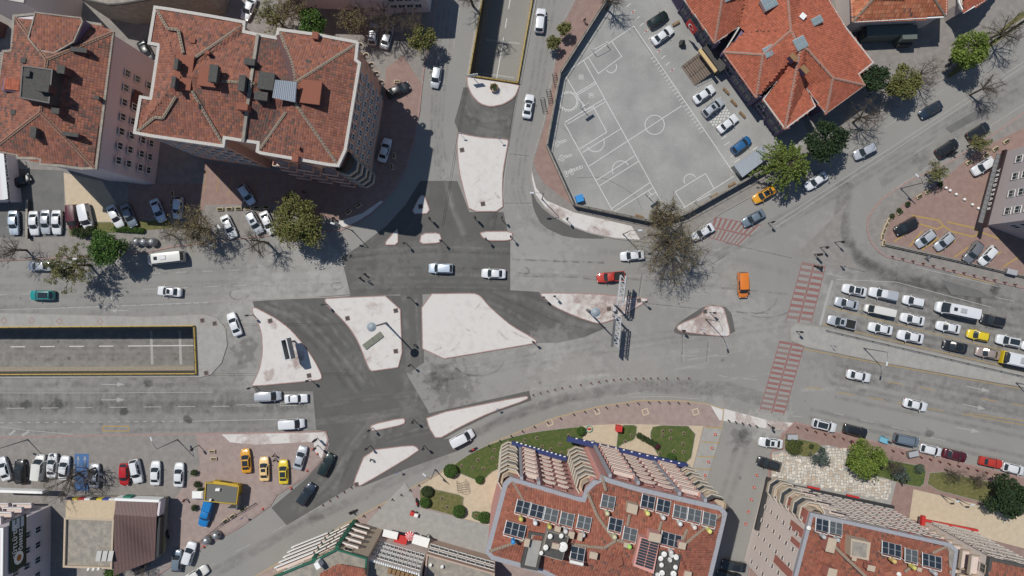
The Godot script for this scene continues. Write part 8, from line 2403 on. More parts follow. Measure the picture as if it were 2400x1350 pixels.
func build_furniture() -> void:
	M.pole_grey = mat(0.16, 0.165, 0.17, 0.5, 0.3)
	M.lamp_white = mat(0.5, 0.52, 0.53, 0.5)
	M.disc = mat(0.24, 0.28, 0.31, 0.5)
	M.cone_red = mat(0.50, 0.05, 0.02, 0.6)
	M.bollard_red = mat(0.16, 0.035, 0.03, 0.6)
	M.planter = mat(0.48, 0.40, 0.28, 0.9)
	mast_disc(905, 757, "tall mast with round grey lamp crown beside the flat cabinets")
	mast_disc(1376, 726, "tall mast with round grey lamp crown beside the sign gantry")
	for a in [[575, 560, 9, 235, 1.6, "lamp post at the kerb under the bare tree"], [262, 611, 8, 180, 1.5, "lamp post between the budding tree and the bright green tree"], [1270, 467, 8.5, 180, 1.9, "lamp post on the curved white sidewalk"], [1460, 549, 8.5, 0, 1.4, "lamp post beside the big brown tree"], [1653, 748, 9, 75, 2.0, "lamp post on the small triangular island"], [2024, 816, 8.5, 100, 1.8, "lamp post on the median near the crossing"], [2380, 897, 8.5, 100, 1.8, "lamp post on the median opposite the bus"], [417, 1030, 8, 250, 1.8, "lamp post at the south kerb opposite the yellow road box"], [66, 1030, 8, 200, 1.8, "lamp post at the south kerb by the hatched lane corner"], [2110, 442, 7.5, 220, 1.6, "lamp post by the eastern planters"], [1020, 1100, 7, 220, 1.2, "lamp post at the garden's street corner"], [735, 1300, 7, 210, 1.6, "lamp post before the curved white facade"], [825, 540, 8, 200, 1.4, "lamp post at the shaded north-west corner"], [2205, 1160, 3.5, 0, 0.3, "garden lamp on the promenade near the lawn path"], [2240, 1168, 3.5, 0, 0.3, "garden lamp on the promenade farther from the lawn path"]]:
		lamp_post(a[0], a[1], a[2], a[3], a[4], a[5], "street lamps", 1)
	for a in [[1010, 517, 270, "on fresh asphalt above the two shaded islets"], [1115, 515, 270, "on the dark strip below the long white island"], [1177, 516, 270, "at the east end of the dark strip below the long white island"], [952, 570, 90, "beside the shaded triangular islet"], [960, 697, 0, "in the dark corridor between the two largest islands"], [1300, 694, 180, "at the blunt tip of the dusty lens island"], [1275, 697, 200, "with a sign plate on the dusty lens island"], [1247, 799, 0, "at the sharp tip of the largest white island"], [1036, 564, 90, "on the small white islet beside the shadow edge"], [1140, 560, 90, "on the bar-shaped white islet, western end"], [1197, 555, 90, "on the bar-shaped white islet, eastern end"], [768, 713, 180, "at the top corner of the cabinet island"], [595, 738, 180, "at the top corner of the billboard island"], [1327, 514, 90, "on the curved white sidewalk beyond the lamp post"], [1800, 523, 150, "at the diagonal red crossing"], [1505, 707, 0, "at the east tip of the dusty lens island"], [1597, 773, 180, "at the west tip of the small triangular island"], [1662, 732, 0, "beside the lamp post of the small triangular island"], [1908, 596, 90, "beside the motorcycle at the upper red crossing"], [1922, 580, 90, "just behind the one beside the motorcycle"], [1956, 568, 45, "on the concrete apron of the bend"], [1865, 776, 180, "at the nose of the median"], [1798, 993, 90, "on the dusted sidewalk by the side street"], [728, 888, 0, "at the lower corner of the billboard island"], [744, 1026, 0, "at the north corner of the taxi plaza"], [746, 1043, 0, "with cones at the taxi plaza corner"], [599, 905, 180, "at the lower west tip of the billboard island"], [970, 983, 0, "on the dark strip between the pointed islands"], [994, 1044, 0, "beside the lowest white island and the garden street"], [962, 853, 0, "at the foot of the dark corridor"], [868, 1044, 180, "at the head of the lowest white island"], [874, 1002, 180, "on the sliver-shaped islet"], [467, 1043, 90, "at the west side of the taxi plaza"]]:
		traffic_signal(a[0], a[1], a[2], 3.6, "black traffic light " + a[3], 2 if a[0] in [1010, 1115, 1908, 744] else 1)
	# sign gantry
	var o := thing("sign_gantry", "galvanised lattice gantry with two cantilever arms over both carriageways", "gantry")
	var hb := 6.6
	for a in [[1439, 713, 1447, 647], [1436, 738, 1429, 806]]:
		var f := at(a[0], a[1], 0.14)
		var b := MB.new(); b.tube(f, f + Vector3(0, hb + 0.6, 0), 0.24, 0.2, 10)
		part("post", b, M.galv, o)
		var e := at(a[2], a[3], hb)
		truss(o, Vector3(f.x, hb, f.z), e, 0.95)
		b = MB.new()
		var s := Vector3(0.62 if a[0] == 1439 else -0.62, 0, 0)
		b.beam(Vector3(f.x, hb + 0.4, f.z).lerp(e, 0.08) + s, Vector3(e.x, hb + 0.4, e.z) + s, 0.06, 2.0)
		part("sign_panel", b, M.pole_grey, o)
	# box billboard
	o = thing("billboard", "grey box billboard on a post on the western white island", "billboard", at(692, 806, 0.15), -deg_to_rad(77))
	var b := MB.new(); b.tube(Vector3(-0.6, 0, 0), Vector3(-0.6, 3.0, 0), 0.2, 0.18, 10); part("post", b, M.pole_grey, o)
	b = MB.new()
	for s in [-1.0, 1.0]: b.box(Vector3(0.6, 4.2, s * 0.55 + 0.2), Vector3(4.0, 2.6, 0.24))
	for s in [-1.0, 1.0]: b.box(Vector3(0.6 + s * 1.94, 4.2, 0.2), Vector3(0.2, 2.6, 0.86))
	part("case", b, M.galv, o)
	b = MB.new(); b.box(Vector3(0.6, 3.0, 0.2), Vector3(3.74, 0.1, 0.96)); part("case_floor", b, M.bitumen, o)
	for k in 2:
		o = thing("cable_cover", "flat grey-green concrete cover, %s of the pair on the cabinet island" % ("longer" if k == 0 else "shorter"), "cover", at(866 - k * -20, 805 - k * 15, 0.15), -deg_to_rad(-37))
		b = MB.new(); b.bbox(Vector3(0, 0.14, 0), Vector3(2.4 if k == 0 else 2.1, 0.28, 1.25), 0.04); part("slab", b, M.cover_green, o)
		b = MB.new(); b.box(Vector3(0, 0.285, 0.3), Vector3(0.3, 0.02, 0.06)); part("handle", b, M.dark_metal, o)
	o = thing("control_cabinet", "small pale control cabinet beside the gantry posts", "cabinet", at(1437, 724, 0.15)); b = MB.new(); b.bbox(Vector3(0, 0.7, 0), Vector3(0.5, 1.4, 0.7), 0.05); part("case", b, M.lamp_white, o); b = MB.new(); b.box(Vector3(0, 1.42, 0), Vector3(0.6, 0.06, 0.8)); part("lid", b, M.galv, o)
	for a in [[1083, 352, "near the top of the long white island"], [1132, 478, "near the foot of the long white island"], [986, 484, "in the shaded triangular islet"], [815, 746, "at the west edge of the cabinet island"], [928, 728, "above the mast shadow on the cabinet island"], [928, 823, "below the mast shadow on the cabinet island"], [634, 752, "near the top of the billboard island"], [725, 880, "near the foot of the billboard island"], [1427, 724, "beside the control cabinet"], [1497, 704, "at the east tip of the dusty lens island"], [1652, 730, "on the small triangular island"], [475, 751, "by the ramp corner, farther from the turning car"], [504, 758, "by the ramp corner, nearer the turning car"], [484, 874, "at the south end of the ramp surround"], [836, 1135, "at the tip of the lowest white island"]]:
		o = thing("access_cover", "square grey access cover " + a[2], "cover", at(a[0], a[1], 0.156), 0.2, "square access covers in the islands")
		b = MB.new(); b.bbox(Vector3(0, 0.004, 0), Vector3(0.75, 0.03, 0.75), 0.01); part("plate", b, M.bitumen, o)
		b = MB.new()
		for s in [-1.0, 1.0]: b.box(Vector3(s * 0.42, 0.004, 0), Vector3(0.09, 0.036, 0.93)); b.box(Vector3(0, 0.004, s * 0.42), Vector3(0.75, 0.036, 0.09))
		part("frame", b, M.kerb, o)
	# posts, cones, planters
	bollard_row([1250, 926, 1290, 916, 1330, 907, 1389, 898, 1430, 891, 1470, 888, 1513, 887, 1553, 887, 1615, 887], 20, "flex", "red and white flexible post in the curved row on the road", "flexible posts along the curve", 0.01)
	bollard_row([824, 1143, 757, 1184], 5, "flex", "red and white flexible post beside the fresh slip road", "flexible posts by the slip road", 0.01)
	bollard_row([2089, 601, 2375, 667], 13, "red", "dark red bollard along the eastern sidewalk kerb", "bollards of the eastern kerb", 0.13)
	bollard_row([1867, 1000, 1995, 1032], 7, "red", "dark red bollard along the south-east kerb before the blue cart", "bollards of the south-east kerb", 0.13)
	bollard_row([2090, 1055, 2374, 1121], 14, "red", "dark red bollard along the south-east kerb beyond the blue cart", "bollards of the south-east kerb", 0.13)
	bollard_row([1145, 1043, 1240, 1003, 1350, 968, 1440, 950, 1530, 941, 1612, 944], 19, "dark", "dark bollard along the ochre kerb of the garden", "bollards of the garden kerb", 0.13)
	bollard_row([982, 1136, 915, 1172, 800, 1238, 700, 1297, 645, 1328], 14, "dark", "dark bollard along the ochre kerb of the slanting street", "bollards of the slanting street", 0.13)
	bollard_row([2214, 441, 2228, 450, 2257, 468, 2285, 486, 2298, 494], 7, "ball", "white ball bollard beside the hotel forecourt", "ball bollards of the hotel", 0.14)
	bollard_row([1676, 1018, 1652, 1114], 4, "cone", "red cone standing in a painted parking bay", "cones in the parking bays", 0.16)
	bollard_row([1774, 1114, 1748, 1228], 5, "cone", "red cone along the wall of the white and red block", "cones along the side street", 0.01)
	bollard_row([733, 1053, 747, 1066, 703, 1127, 651, 1170, 478, 1281], 6, "cone", "red cone along the edge of the taxi plaza", "cones of the taxi plaza", 0.14)
	bollard_row([1707, 985, 1772, 998], 5, "dark", "dark bollard across the mouth of the side street", "bollards across the side street", 0.03)
	for k in 6: planter(518 + k * 21.5, 491 - k * 0.9, 0, "oblong cream planter in the row beside the shaded brick bays", "planters of the brick bays")
	for a in [[2069, 570, 80], [2066, 555, 85], [2070, 542, 70], [2075, 529, 60], [2082, 516, 50], [2107, 498, 35], [2152, 461, 30], [2172, 450, 28], [2268, 381, 35], [2307, 365, 35], [2330, 350, 35], [2355, 333, 35]]: planter(a[0], a[1], -a[2], "oblong cream planter along the curved edge of the brick car park", "planters of the car park", a[0] > 2100)
	for a in [[499, 1057, 0], [503, 1074, 0], [530, 1219, -35], [547, 1208, -35], [570, 1192, -35], [932, 193, 0], [924, 366, 80], [919, 392, 80], [818, 498, -35], [842, 482, -35], [407, 455, 85], [404, 474, 85]]: planter(a[0], a[1], a[2], "oblong pale planter standing singly on the western pavements", "planters on the western pavements", a[0] > 525 and a[0] < 575)
	for a in [[345, 568, "bottle bank in the middle of the northern three"], [364, 568, "bottle bank nearest the minibus"], [328, 567, "bottle bank under the bright green tree"], [490, 1262, "bottle bank nearer the white SUV"], [512, 1250, "bottle bank nearer the taxi kiosk"]]:
		o = thing("bottle_bank", "round grey " + a[2], "recycling bin", at(a[0], a[1], 0.14), rng.randf() * 3, "round bottle banks")
		b = MB.new(); b.lathe(Vector3.ZERO, [Vector2(0.75, 0), Vector2(0.85, 0.5), Vector2(0.8, 1.1), Vector2(0.5, 1.6), Vector2(0.2, 1.75), Vector2(0, 1.78)], 18); part("shell", b, M.grey_metal, o)
		b = MB.new(); b.tube(Vector3(0.55, 1.1, 0), Vector3(0.78, 1.25, 0), 0.2, 0.2, 10); part("mouth", b, M.black, o)
	# underpass head: planter tub and road sign
	o = thing("planter", "round terracotta tub with a spiky shrub at the underpass head", "planter", at(1158, 208, 0.15)); b = MB.new(); b.lathe(Vector3.ZERO, [Vector2(0.55, 0), Vector2(0.82, 0.7), Vector2(0.85, 0.75), Vector2(0.72, 0.75), Vector2(0.68, 0.6)], 16); part("tub", b, mat(0.40, 0.22, 0.16, 0.85), o)
	b = MB.new()
	for k in 260: leaf(b, Vector3(rng.randfn() * 0.28, rng.randf_range(0.6, 1.4), rng.randfn() * 0.28), 0.13, Color(0.06, 0.08, 0.03) * rng.randf_range(0.6, 1.4))
	part("plants", b, M.leafv, o).set_meta("kind", "stuff")
	o = thing("road_sign", "square road sign on a post at the underpass head", "sign", at(1112, 186, 0.15), 0.15); b = MB.new(); b.tube(Vector3.ZERO, Vector3(0, 3.4, 0), 0.06, 0.06, 8); part("post", b, M.galv, o); b = MB.new(); b.box(Vector3(-0.1, 2.7, 0.08), Vector3(1.9, 1.5, 0.06)); part("plate", b, M.galv, o)
	for a in [[1082, 318, "short keep-right sign at the top of the long white island"], [1172, 330, "keep-right sign on a thin post at the top corner of the long white island"], [1642, 771, "leaning keep-right sign on the small triangular island"], [1945, 809, "keep-right sign on the median"], [576, 1206, "stop sign beside the taxi plaza planters"], [935, 1100, "small road sign at the lowest white island"], [1165, 955, "small road sign on the pointed island"]]:
		o = thing("road_sign", a[2], "sign", at(a[0], a[1], 0.14), rng.randf_range(-0.6, 0.6)); b = MB.new(); b.tube(Vector3.ZERO, Vector3(0, 2.4, 0), 0.035, 0.035, 6); part("post", b, M.galv, o); b = MB.new(); b.tube(Vector3(0, 2.1, 0.05), Vector3(0, 2.1, 0.08), 0.34, 0.34, 16); part("plate", b, M.blue_sign, o)
	# school yard boundary
	fence_run("yard_wall", "low rendered wall with dark railing round the school yard", [1424, 0, 1312, 176, 1281, 345, 1343, 482, 1540, 524, 1602, 503, 1782, 402, 1802, 388], 3.0, 1.7, 2.6, M.screed, M.dark_metal, 0.13, "wall")
	fence_run("parking_fence", "low dark railing along the brick car park", [2070, 574, 2240, 612, 2400, 650, 2480, 668], 0.9, 0.25, 3.0, M.bitumen, M.dark_metal, 0.13)
	fence_run("median_guard", "dark steel guard rail along the median", [1935, 774, 2150, 824, 2420, 887], 0.9, 0.0, 3.0, M.galv, M.dark_metal, 0.13, "guard rail")
	fence_run("plaza_fence", "thin railing along the edge of the taxi plaza", [455, 1280, 520, 1226, 600, 1178], 0.8, 0.0, 2.5, M.galv, M.dark_metal, 0.14)
	fence_run("yard_divider", "dark low wall between the shaded parking yards", [72, 470, 72, 560], 1.0, 1.0, 3.0, M.bitumen, M.dark_metal, 0.13, "wall")
	fence_run("lane_wall", "pale garden wall beside the walled lane", [2205, 170, 2250, 140, 2330, 88, 2400, 42], 1.0, 1.0, 3.0, M.screed, M.galv, 0.13, "wall")
	for a in [[1360, 232, 1373, 268], [1512, 455, 1504, 473]]:
		o = thing("basketball_hoop", "basketball hoop %s" % ("beside the painted sun ring" if a[0] == 1360 else "at the lower end of the yard"), "basketball hoop", at(a[0], a[1] + (20 if a[0] == 1360 else 0), 0.14))
		b = MB.new(); b.tube(Vector3.ZERO, Vector3(0, 3.6, 0), 0.07, 0.07, 8); b.tube(Vector3(0, 3.4, 0), Vector3(0.5, 3.5, 0.6), 0.05, 0.05, 6); part("post", b, M.white, o)
		b = MB.new(); b.xf = Transform3D(Basis(Vector3.UP, 0.6), Vector3(0.55, 3.4, 0.65)); b.box(Vector3.ZERO, Vector3(1.8, 1.05, 0.05)); part("backboard", b, M.white, o)
		b = MB.new(); b.lathe(Vector3(0.7, 3.05, 0.85), [Vector2(0.22, 0), Vector2(0.24, 0.03), Vector2(0.22, 0.05)], 12); part("rim", b, M.cone_red, o)
	for a in [[1406, 116, 62], [1643, 466, 62]]:
		o = thing("football_goal", "small white football goal at the %s end of the pitch" % ("upper" if a[0] == 1406 else "lower"), "goal", at(a[0], a[1], 0.14), -deg_to_rad(a[2] - 90))
		b = MB.new()
		for s in [-1.5, 1.5]: b.tube(Vector3(s, 0, 0), Vector3(s, 2.0, 0), 0.05, 0.05, 6); b.tube(Vector3(s, 2.0, 0), Vector3(s, 0.05, -0.9 if a[0] == 1406 else 0.9), 0.03, 0.03, 6)
		b.tube(Vector3(-1.5, 2.0, 0), Vector3(1.5, 2.0, 0), 0.05, 0.05, 6)
		part("frame", b, M.white, o)
	o = thing("equipment_box", "bright blue box in the corner of the school yard", "box", at(1357, 467, 0.14), 0.3); b = MB.new(); b.bbox(Vector3(0, 0.6, 0), Vector3(1.4, 1.2, 1.3), 0.06); part("case", b, M.blue_box, o); b = MB.new(); b.bbox(Vector3(0, 1.24, 0), Vector3(1.5, 0.08, 1.4), 0.03); part("lid", b, M.blue_box, o)
	o = thing("stair_flight", "wide wooden stairs with handrails up to the school entrance", "stairs", at(1636, 162, 0.14), deg_to_rad(35))
	for k in 10:
		b = MB.new(); b.box(Vector3(-2.3 + k * 0.46, 0.07 + k * 0.07, 0), Vector3(0.42, 0.14 + k * 0.14, 4.6)); part("step", b, M.step, o)
	for s in [-2.2, 0.0, 2.2]:
		b = MB.new(); b.beam(Vector3(-2.3, 1.0, s), Vector3(2.2, 2.2, s), 0.06)
		for k in 5: b.tube(Vector3(-2.2 + k * 1.1, 0.1 + k * 0.3, s), Vector3(-2.2 + k * 1.1, 1.0 + k * 0.3, s), 0.03, 0.03, 5)
		part("handrail", b, M.dark_metal, o)
	for a in [[1583, 57, 0.5], [1700, 215, -0.8], [1718, 242, -0.8], [1738, 270, -0.8], [1713, 433, 0.5], [1673, 459, 0.5], [1497, 507, -0.25]]:
		o = thing("bench", "slatted wooden bench in the school yard", "bench", at(a[0], a[1], 0.14), a[2], "benches of the school yard")
		for k in 4: b = MB.new(); b.box(Vector3(0, 0.45, -0.18 + k * 0.12), Vector3(1.6, 0.04, 0.09)); part("slat", b, M.wood, o)
		for s in [-0.6, 0.6]: b = MB.new(); b.box(Vector3(s, 0.21, 0), Vector3(0.08, 0.42, 0.4)); part("leg", b, M.dark_metal, o)
	o = thing("bust_monument", "dark bust on a pedestal before the school entrance", "statue", at(1596, 105, 0.14)); b = MB.new(); b.bbox(Vector3(0, 0.7, 0), Vector3(0.9, 1.4, 0.9), 0.08); part("pedestal", b, M.bitumen, o); b = MB.new(); b.lathe(Vector3(0, 1.4, 0), [Vector2(0.3, 0), Vector2(0.36, 0.2), Vector2(0.12, 0.4), Vector2(0.18, 0.6), Vector2(0, 0.78)], 12); part("bust", b, M.dark_metal, o)
	# flag on the school wall
	o = thing("flag", "red flag with white crescent and star hung on the school wall", "flag")
	var n := Vector3(-0.82, 0, 0.57).normalized(); var r := Vector3(0.57, 0, 0.82)
	var fp := P(1632, 55, 5.0) + n * 0.9
	b = MB.new()
	for k in 6:
		var w0 := n * 0.05 * sin(k * 1.7); var w1 := n * 0.05 * sin((k + 1) * 1.7)
		b.quad(fp + r * (-1.3 + k * 0.433) + w0 + Vector3(0, -1.0, 0) + n * 0.4, fp + r * (-0.867 + k * 0.433) + w1 + Vector3(0, -1.0, 0) + n * 0.4, fp + r * (-0.867 + k * 0.433) + w1 + Vector3(0, 1.0, 0), fp + r * (-1.3 + k * 0.433) + w0 + Vector3(0, 1.0, 0))
	part("cloth", b, M.red, o)
	b = MB.new()
	var un := (Vector3(0, 1, 0) - n * 0.2).normalized()
	for k in 14:
		var a0 := lerpf(0.6, TAU - 0.6, k / 14.0); var a1 := lerpf(0.6, TAU - 0.6, (k + 1) / 14.0)
		var cc := fp + n * 0.32 - r * 0.2
		var q := func(t: float, rr: float, sh: float) -> Vector3: return cc + r * (cos(t) * rr + sh) + un * sin(t) * rr
		b.quad(q.call(a0, 0.55, 0.0), q.call(a1, 0.55, 0.0), q.call(a1, 0.42, 0.12), q.call(a0, 0.42, 0.12))
	part("crescent", b, M.white, o)
	b = MB.new()
	for k in 5:
		var t := TAU * k / 5.0
		var c := fp + n * 0.32 + r * 0.55
		b.tri(c + r * cos(t) * 0.28 + un * sin(t) * 0.28, c + r * cos(t + 1.9) * 0.1 + un * sin(t + 1.9) * 0.1, c + r * cos(t - 1.9) * 0.1 + un * sin(t - 1.9) * 0.1)
	part("star", b, M.white, o)
	for a in [[1306, 190, 10], [1292, 228, 10], [1278, 248, 8]]:
		o = thing("cycle_rack", "black cycle rack against the school wall, %s" % {1306: "with bicycles at its head", 1292: "middle of the three", 1278: "with a parked bicycle cluster"}[a[0]], "cycle rack", at(a[0] - 4, a[1], 0.14), 0.2)
		for k in 7:
			b = MB.new()
			b.tube(Vector3(-0.35, 0, -1.35 + k * 0.45), Vector3(-0.35, 0.7, -1.35 + k * 0.45), 0.035, 0.035, 5); b.tube(Vector3(-0.35, 0.7, -1.35 + k * 0.45), Vector3(0.35, 0.7, -1.35 + k * 0.45), 0.035, 0.035, 5); b.tube(Vector3(0.35, 0.7, -1.35 + k * 0.45), Vector3(0.35, 0, -1.35 + k * 0.45), 0.035, 0.035, 5)
			part("hoop", b, M.black, o)
		b = MB.new()
		for s in [-0.4, 0.4]: b.beam(Vector3(s, 0.06, -1.4), Vector3(s, 0.06, 1.4), 0.07)
		part("rail", b, M.black, o)
	# market corner and odds
	o = thing("parasol", "red and white striped parasol beside the red stall", "parasol", at(964, 1247, 0.14))
	b = MB.new(); b.tube(Vector3.ZERO, Vector3(0, 2.5, 0), 0.04, 0.04, 8); part("pole", b, M.white, o)
	for k in 10:
		b = MB.new()
		for s in [[0.0, 0.66], [0.66, 1.0]]:
			var a0: float = TAU * (k + s[0]) / 10.0; var a1: float = TAU * (k + s[1]) / 10.0
			b.col = Color(0.5, 0.012, 0.03) if s[0] == 0.0 else Color(0.7, 0.68, 0.66)
			b.tri(Vector3(0, 2.6, 0), Vector3(cos(a1) * 0.95, 2.15, sin(a1) * 0.95), Vector3(cos(a0) * 0.95, 2.15, sin(a0) * 0.95))
		part("panel", b, M.v, o)
	o = thing("market_stall", "red-roofed stall beside the striped parasol", "stall", at(944, 1254, 0.14), -0.25); b = MB.new(); b.bbox(Vector3(0, 2.2, 0), Vector3(2.5, 0.12, 1.6), 0.05); part("awning", b, M.red, o); b = MB.new(); b.box(Vector3(0, 0.5, 0.3), Vector3(2.2, 1.0, 0.7)); part("counter", b, M.red, o)
	for s in [-1.15, 1.15]: b = MB.new(); b.tube(Vector3(s, 0, -0.7), Vector3(s, 2.15, -0.7), 0.03, 0.03, 6); part("post", b, M.galv, o)
	o = thing("market_stall", "small red cabinet stall left of the red-roofed stall", "stall", at(905, 1254, 0.14), -0.3); b = MB.new(); b.bbox(Vector3(0, 0.7, 0), Vector3(1.0, 1.4, 0.9), 0.06); part("case", b, M.cone_red, o); b = MB.new(); b.box(Vector3(0, 1.43, 0), Vector3(1.1, 0.05, 1.0)); part("lid", b, M.red, o)
	o = thing("notice_board", "white notice board standing on the lane by the stalls", "sign", at(1003, 1256, 0.14), 0.9); b = MB.new(); b.box(Vector3(0, 1.1, 0), Vector3(1.1, 1.5, 0.25)); part("board", b, M.white, o); b = MB.new(); b.box(Vector3(0, 0.18, 0), Vector3(0.9, 0.34, 0.5)); part("foot", b, M.dark_metal, o)
	o = thing("vending_box", "bright red box beside the long lawn", "box", at(1448, 1001, 0.14), -0.1); b = MB.new(); b.bbox(Vector3(0, 0.8, 0), Vector3(1.1, 1.6, 1.1), 0.08); part("case", b, M.red, o); b = MB.new(); b.bbox(Vector3(0, 1.64, 0), Vector3(1.2, 0.1, 1.2), 0.03); part("lid", b, M.red, o)
	o = thing("play_frame", "small coloured spring toy at the end of the long lawn", "toy", at(1380, 1004, 0.14)); b = MB.new(); b.lathe(Vector3.ZERO, [Vector2(0.6, 0.3), Vector2(0.7, 0.36), Vector2(0.6, 0.42)], 14); part("ring", b, mat(0.05, 0.35, 0.28, 0.5), o); b = MB.new(); b.bbox(Vector3(0, 0.35, 0), Vector3(0.7, 0.2, 0.3), 0.08); part("seat", b, M.red, o)
	o = thing("garden_arch", "dark metal rose arch over the beige garden path", "arch", at(1083, 1135, 0.14), 0.15)
	for k in 5:
		b = MB.new()
		for s in [-1.0, 1.0]: b.tube(Vector3(s * 0.9, 0, -0.9 + k * 0.45), Vector3(s * 0.8, 2.0, -0.9 + k * 0.45), 0.035, 0.035, 5); b.tube(Vector3(s * 0.8, 2.0, -0.9 + k * 0.45), Vector3(0, 2.5, -0.9 + k * 0.45), 0.035, 0.035, 5)
		part("hoop", b, M.dark_metal, o)
	for a in [[2362, 638, -14, "grey dumpster against the car park railing"], [1852, 1022, 0, "grey bin at the corner of the south-east lawn"], [2133, 1061, 12, "grey bin on the brick sidewalk beside the parked blue-grey van"]]:
		o = thing("waste_container", a[3], "waste container", at(a[0], a[1], 0.14), deg_to_rad(a[2])); b = MB.new(); b.bbox(Vector3(0, 0.55, 0), Vector3(1.9, 1.1, 1.0), 0.1); part("body", b, M.grey_metal, o); b = MB.new(); b.bbox(Vector3(0, 1.16, 0), Vector3(1.95, 0.14, 1.05), 0.06); part("lid", b, M.galv, o)
	o = thing("cargo_tricycle", "pale blue cargo tricycle parked at the south-east kerb", "tricycle", at(2072, 1031, 0.02), -deg_to_rad(20))
	b = MB.new()
	for s in [[0, 0.5, -0.55, 1.7, 0.06], [0, 0.5, 0.55, 1.7, 0.06]]: b.box(Vector3(-0.4, s[1] + 0.1, s[2]), Vector3(s[3], 0.4, s[4]))
	for s in [-1.22, 0.42]: b.box(Vector3(s, 0.6, 0), Vector3(0.06, 0.4, 1.04))
	b.box(Vector3(-0.4, 0.42, 0), Vector3(1.58, 0.05, 1.04)); part("load_box", b, mat(0.16, 0.36, 0.46, 0.5), o)
	for p in [[-0.6, 0.62], [-0.6, -0.62], [1.2, 0.0]]: b = MB.new(); b.tube(Vector3(p[0], 0.3, p[1] - 0.06), Vector3(p[0], 0.3, p[1] + 0.06), 0.3, 0.3, 12); part("wheel", b, M.rubber, o)
	b = MB.new(); b.tube(Vector3(1.2, 0.3, 0), Vector3(0.95, 1.0, 0), 0.05, 0.05, 6); b.tube(Vector3(0.95, 1.0, -0.35), Vector3(0.95, 1.0, 0.35), 0.03, 0.03, 6); b.bbox(Vector3(0.6, 0.75, 0), Vector3(0.5, 0.2, 0.3), 0.06); part("front_frame", b, M.dark_metal, o)
	o = thing("vendor_cart", "red and white hand cart on the lane south of the small lawn", "cart", at(972, 1202, 0.14), -0.3); b = MB.new(); b.bbox(Vector3(-0.4, 0.6, 0), Vector3(0.8, 0.7, 0.8), 0.06); part("box", b, M.red, o); b = MB.new(); b.bbox(Vector3(0.45, 0.6, 0.1), Vector3(0.8, 0.7, 0.7), 0.1); part("tank", b, M.white, o)
	for s in [-0.4, 0.4]: b = MB.new(); b.tube(Vector3(s, 0.2, -0.45), Vector3(s, 0.2, 0.45), 0.2, 0.2, 10); part("wheel", b, M.rubber, o)
	motorbike(1916, 626, 200, M.black, "black motorcycle waiting on the upper red crossing", 0)
	motorbike(828, 1197, -20, M.dark_metal, "dark motorcycle riding up the slanting street", 0)
	motorbike(1108, 1052, -25, M.red, "red motorcycle parked at the garden kerb", -1, 0.14)
	motorbike(978, 1176, 80, M.red, "dark red scooter beside the small lawn", -1, 0.14)
	motorbike(2228, 362, 150, M.black, "black motorcycle beside the parked black SUV", 0)
	motorbike(396, 1250, 80, M.black, "black motorcycle in the shade of the brown-roofed shop", -1, 0.14)
	for a in [[846, 652, 100, 0, "person in dark clothes crossing the fresh asphalt, foremost of three"], [857, 643, 100, 0, "person in dark clothes crossing the fresh asphalt beside two others"], [866, 660, 120, 2, "person with grey top walking with two others on the fresh asphalt"], [973, 808, 200, 0, "person in dark clothes walking in the corridor between the islands"], [872, 1075, 40, 0, "person in dark clothes on the lowest white island"], [1369, 52, 250, 0, "person in dark clothes on the brick sidewalk by the school wall"], [646, 1065, 90, 0, "person in black beside the bright yellow taxi, nearer the silver sedan"], [648, 1076, 270, 0, "person in black beside the bright yellow taxi, farther from the silver sedan"], [1971, 625, 60, 2, "person in grey walking on the concrete apron"], [2168, 604, 160, 2, "person in grey walking on the eastern sidewalk"], [438, 1169, 0, 1, "person in red top beside the kiosk bed"], [131, 1063, 0, 2, "person in grey behind a parked white sedan"], [1990, 1033, 20, 1, "person on the brick sidewalk by the black SUV"], [785, 512, 90, 0, "person in dark clothes at the shaded corner"], [715, 452, 40, 0, "person in dark clothes in the block's shadow"]]:
		person(a[0], a[1], a[2], a[3], a[4], "", 0.15 if a[0] in [872, 1369, 646, 648, 2168, 438, 131, 1990, 785, 715] else 0.02)
	# painted disabled bay and small painted marks
	var bay := get_node("sidewalk_southwest")
	b = MB.new(); b.poly(W([176, 1063, 209, 1063, 209, 1150, 176, 1150]), 0.137); part("painted_bay", b, M.blue_paint, bay)
	for x in [184.0, 200.0]:
		line(bay, [x, 1092, x, 1072], 0.12, M.worn_paint, 0.141, "bay_arrow"); line(bay, [x - 3, 1078, x, 1069, x + 3, 1078], 0.12, M.worn_paint, 0.142, "bay_arrow")
	for a in [[1512, 965, 9], [1630, 965, 9], [1288, 990, 9], [1400, 965, 7]]:
		var sd := get_node("sidewalk_south")
		var sq := []
		for k in 5:
			var v := Vector2.from_angle(deg_to_rad(25 + 90 * k)) * float(a[2])
			sq.append_array([a[0] + v.x, a[1] + v.y])
		line(sd, sq, 0.22, M.beige_paving, 0.134, "paving_inlay")
	for a in [[10, 751], [75, 751], [140, 753], [236, 754]]:
		var sq := []
		for k in 5:
			var v := Vector2.from_angle(deg_to_rad(90 * k)) * 7.0
			sq.append_array([a[0] + v.x, a[1] + v.y])
		line(get_node("ramp_surround_west"), sq, 0.25, M.pink_paving, 0.134, "paving_inlay")

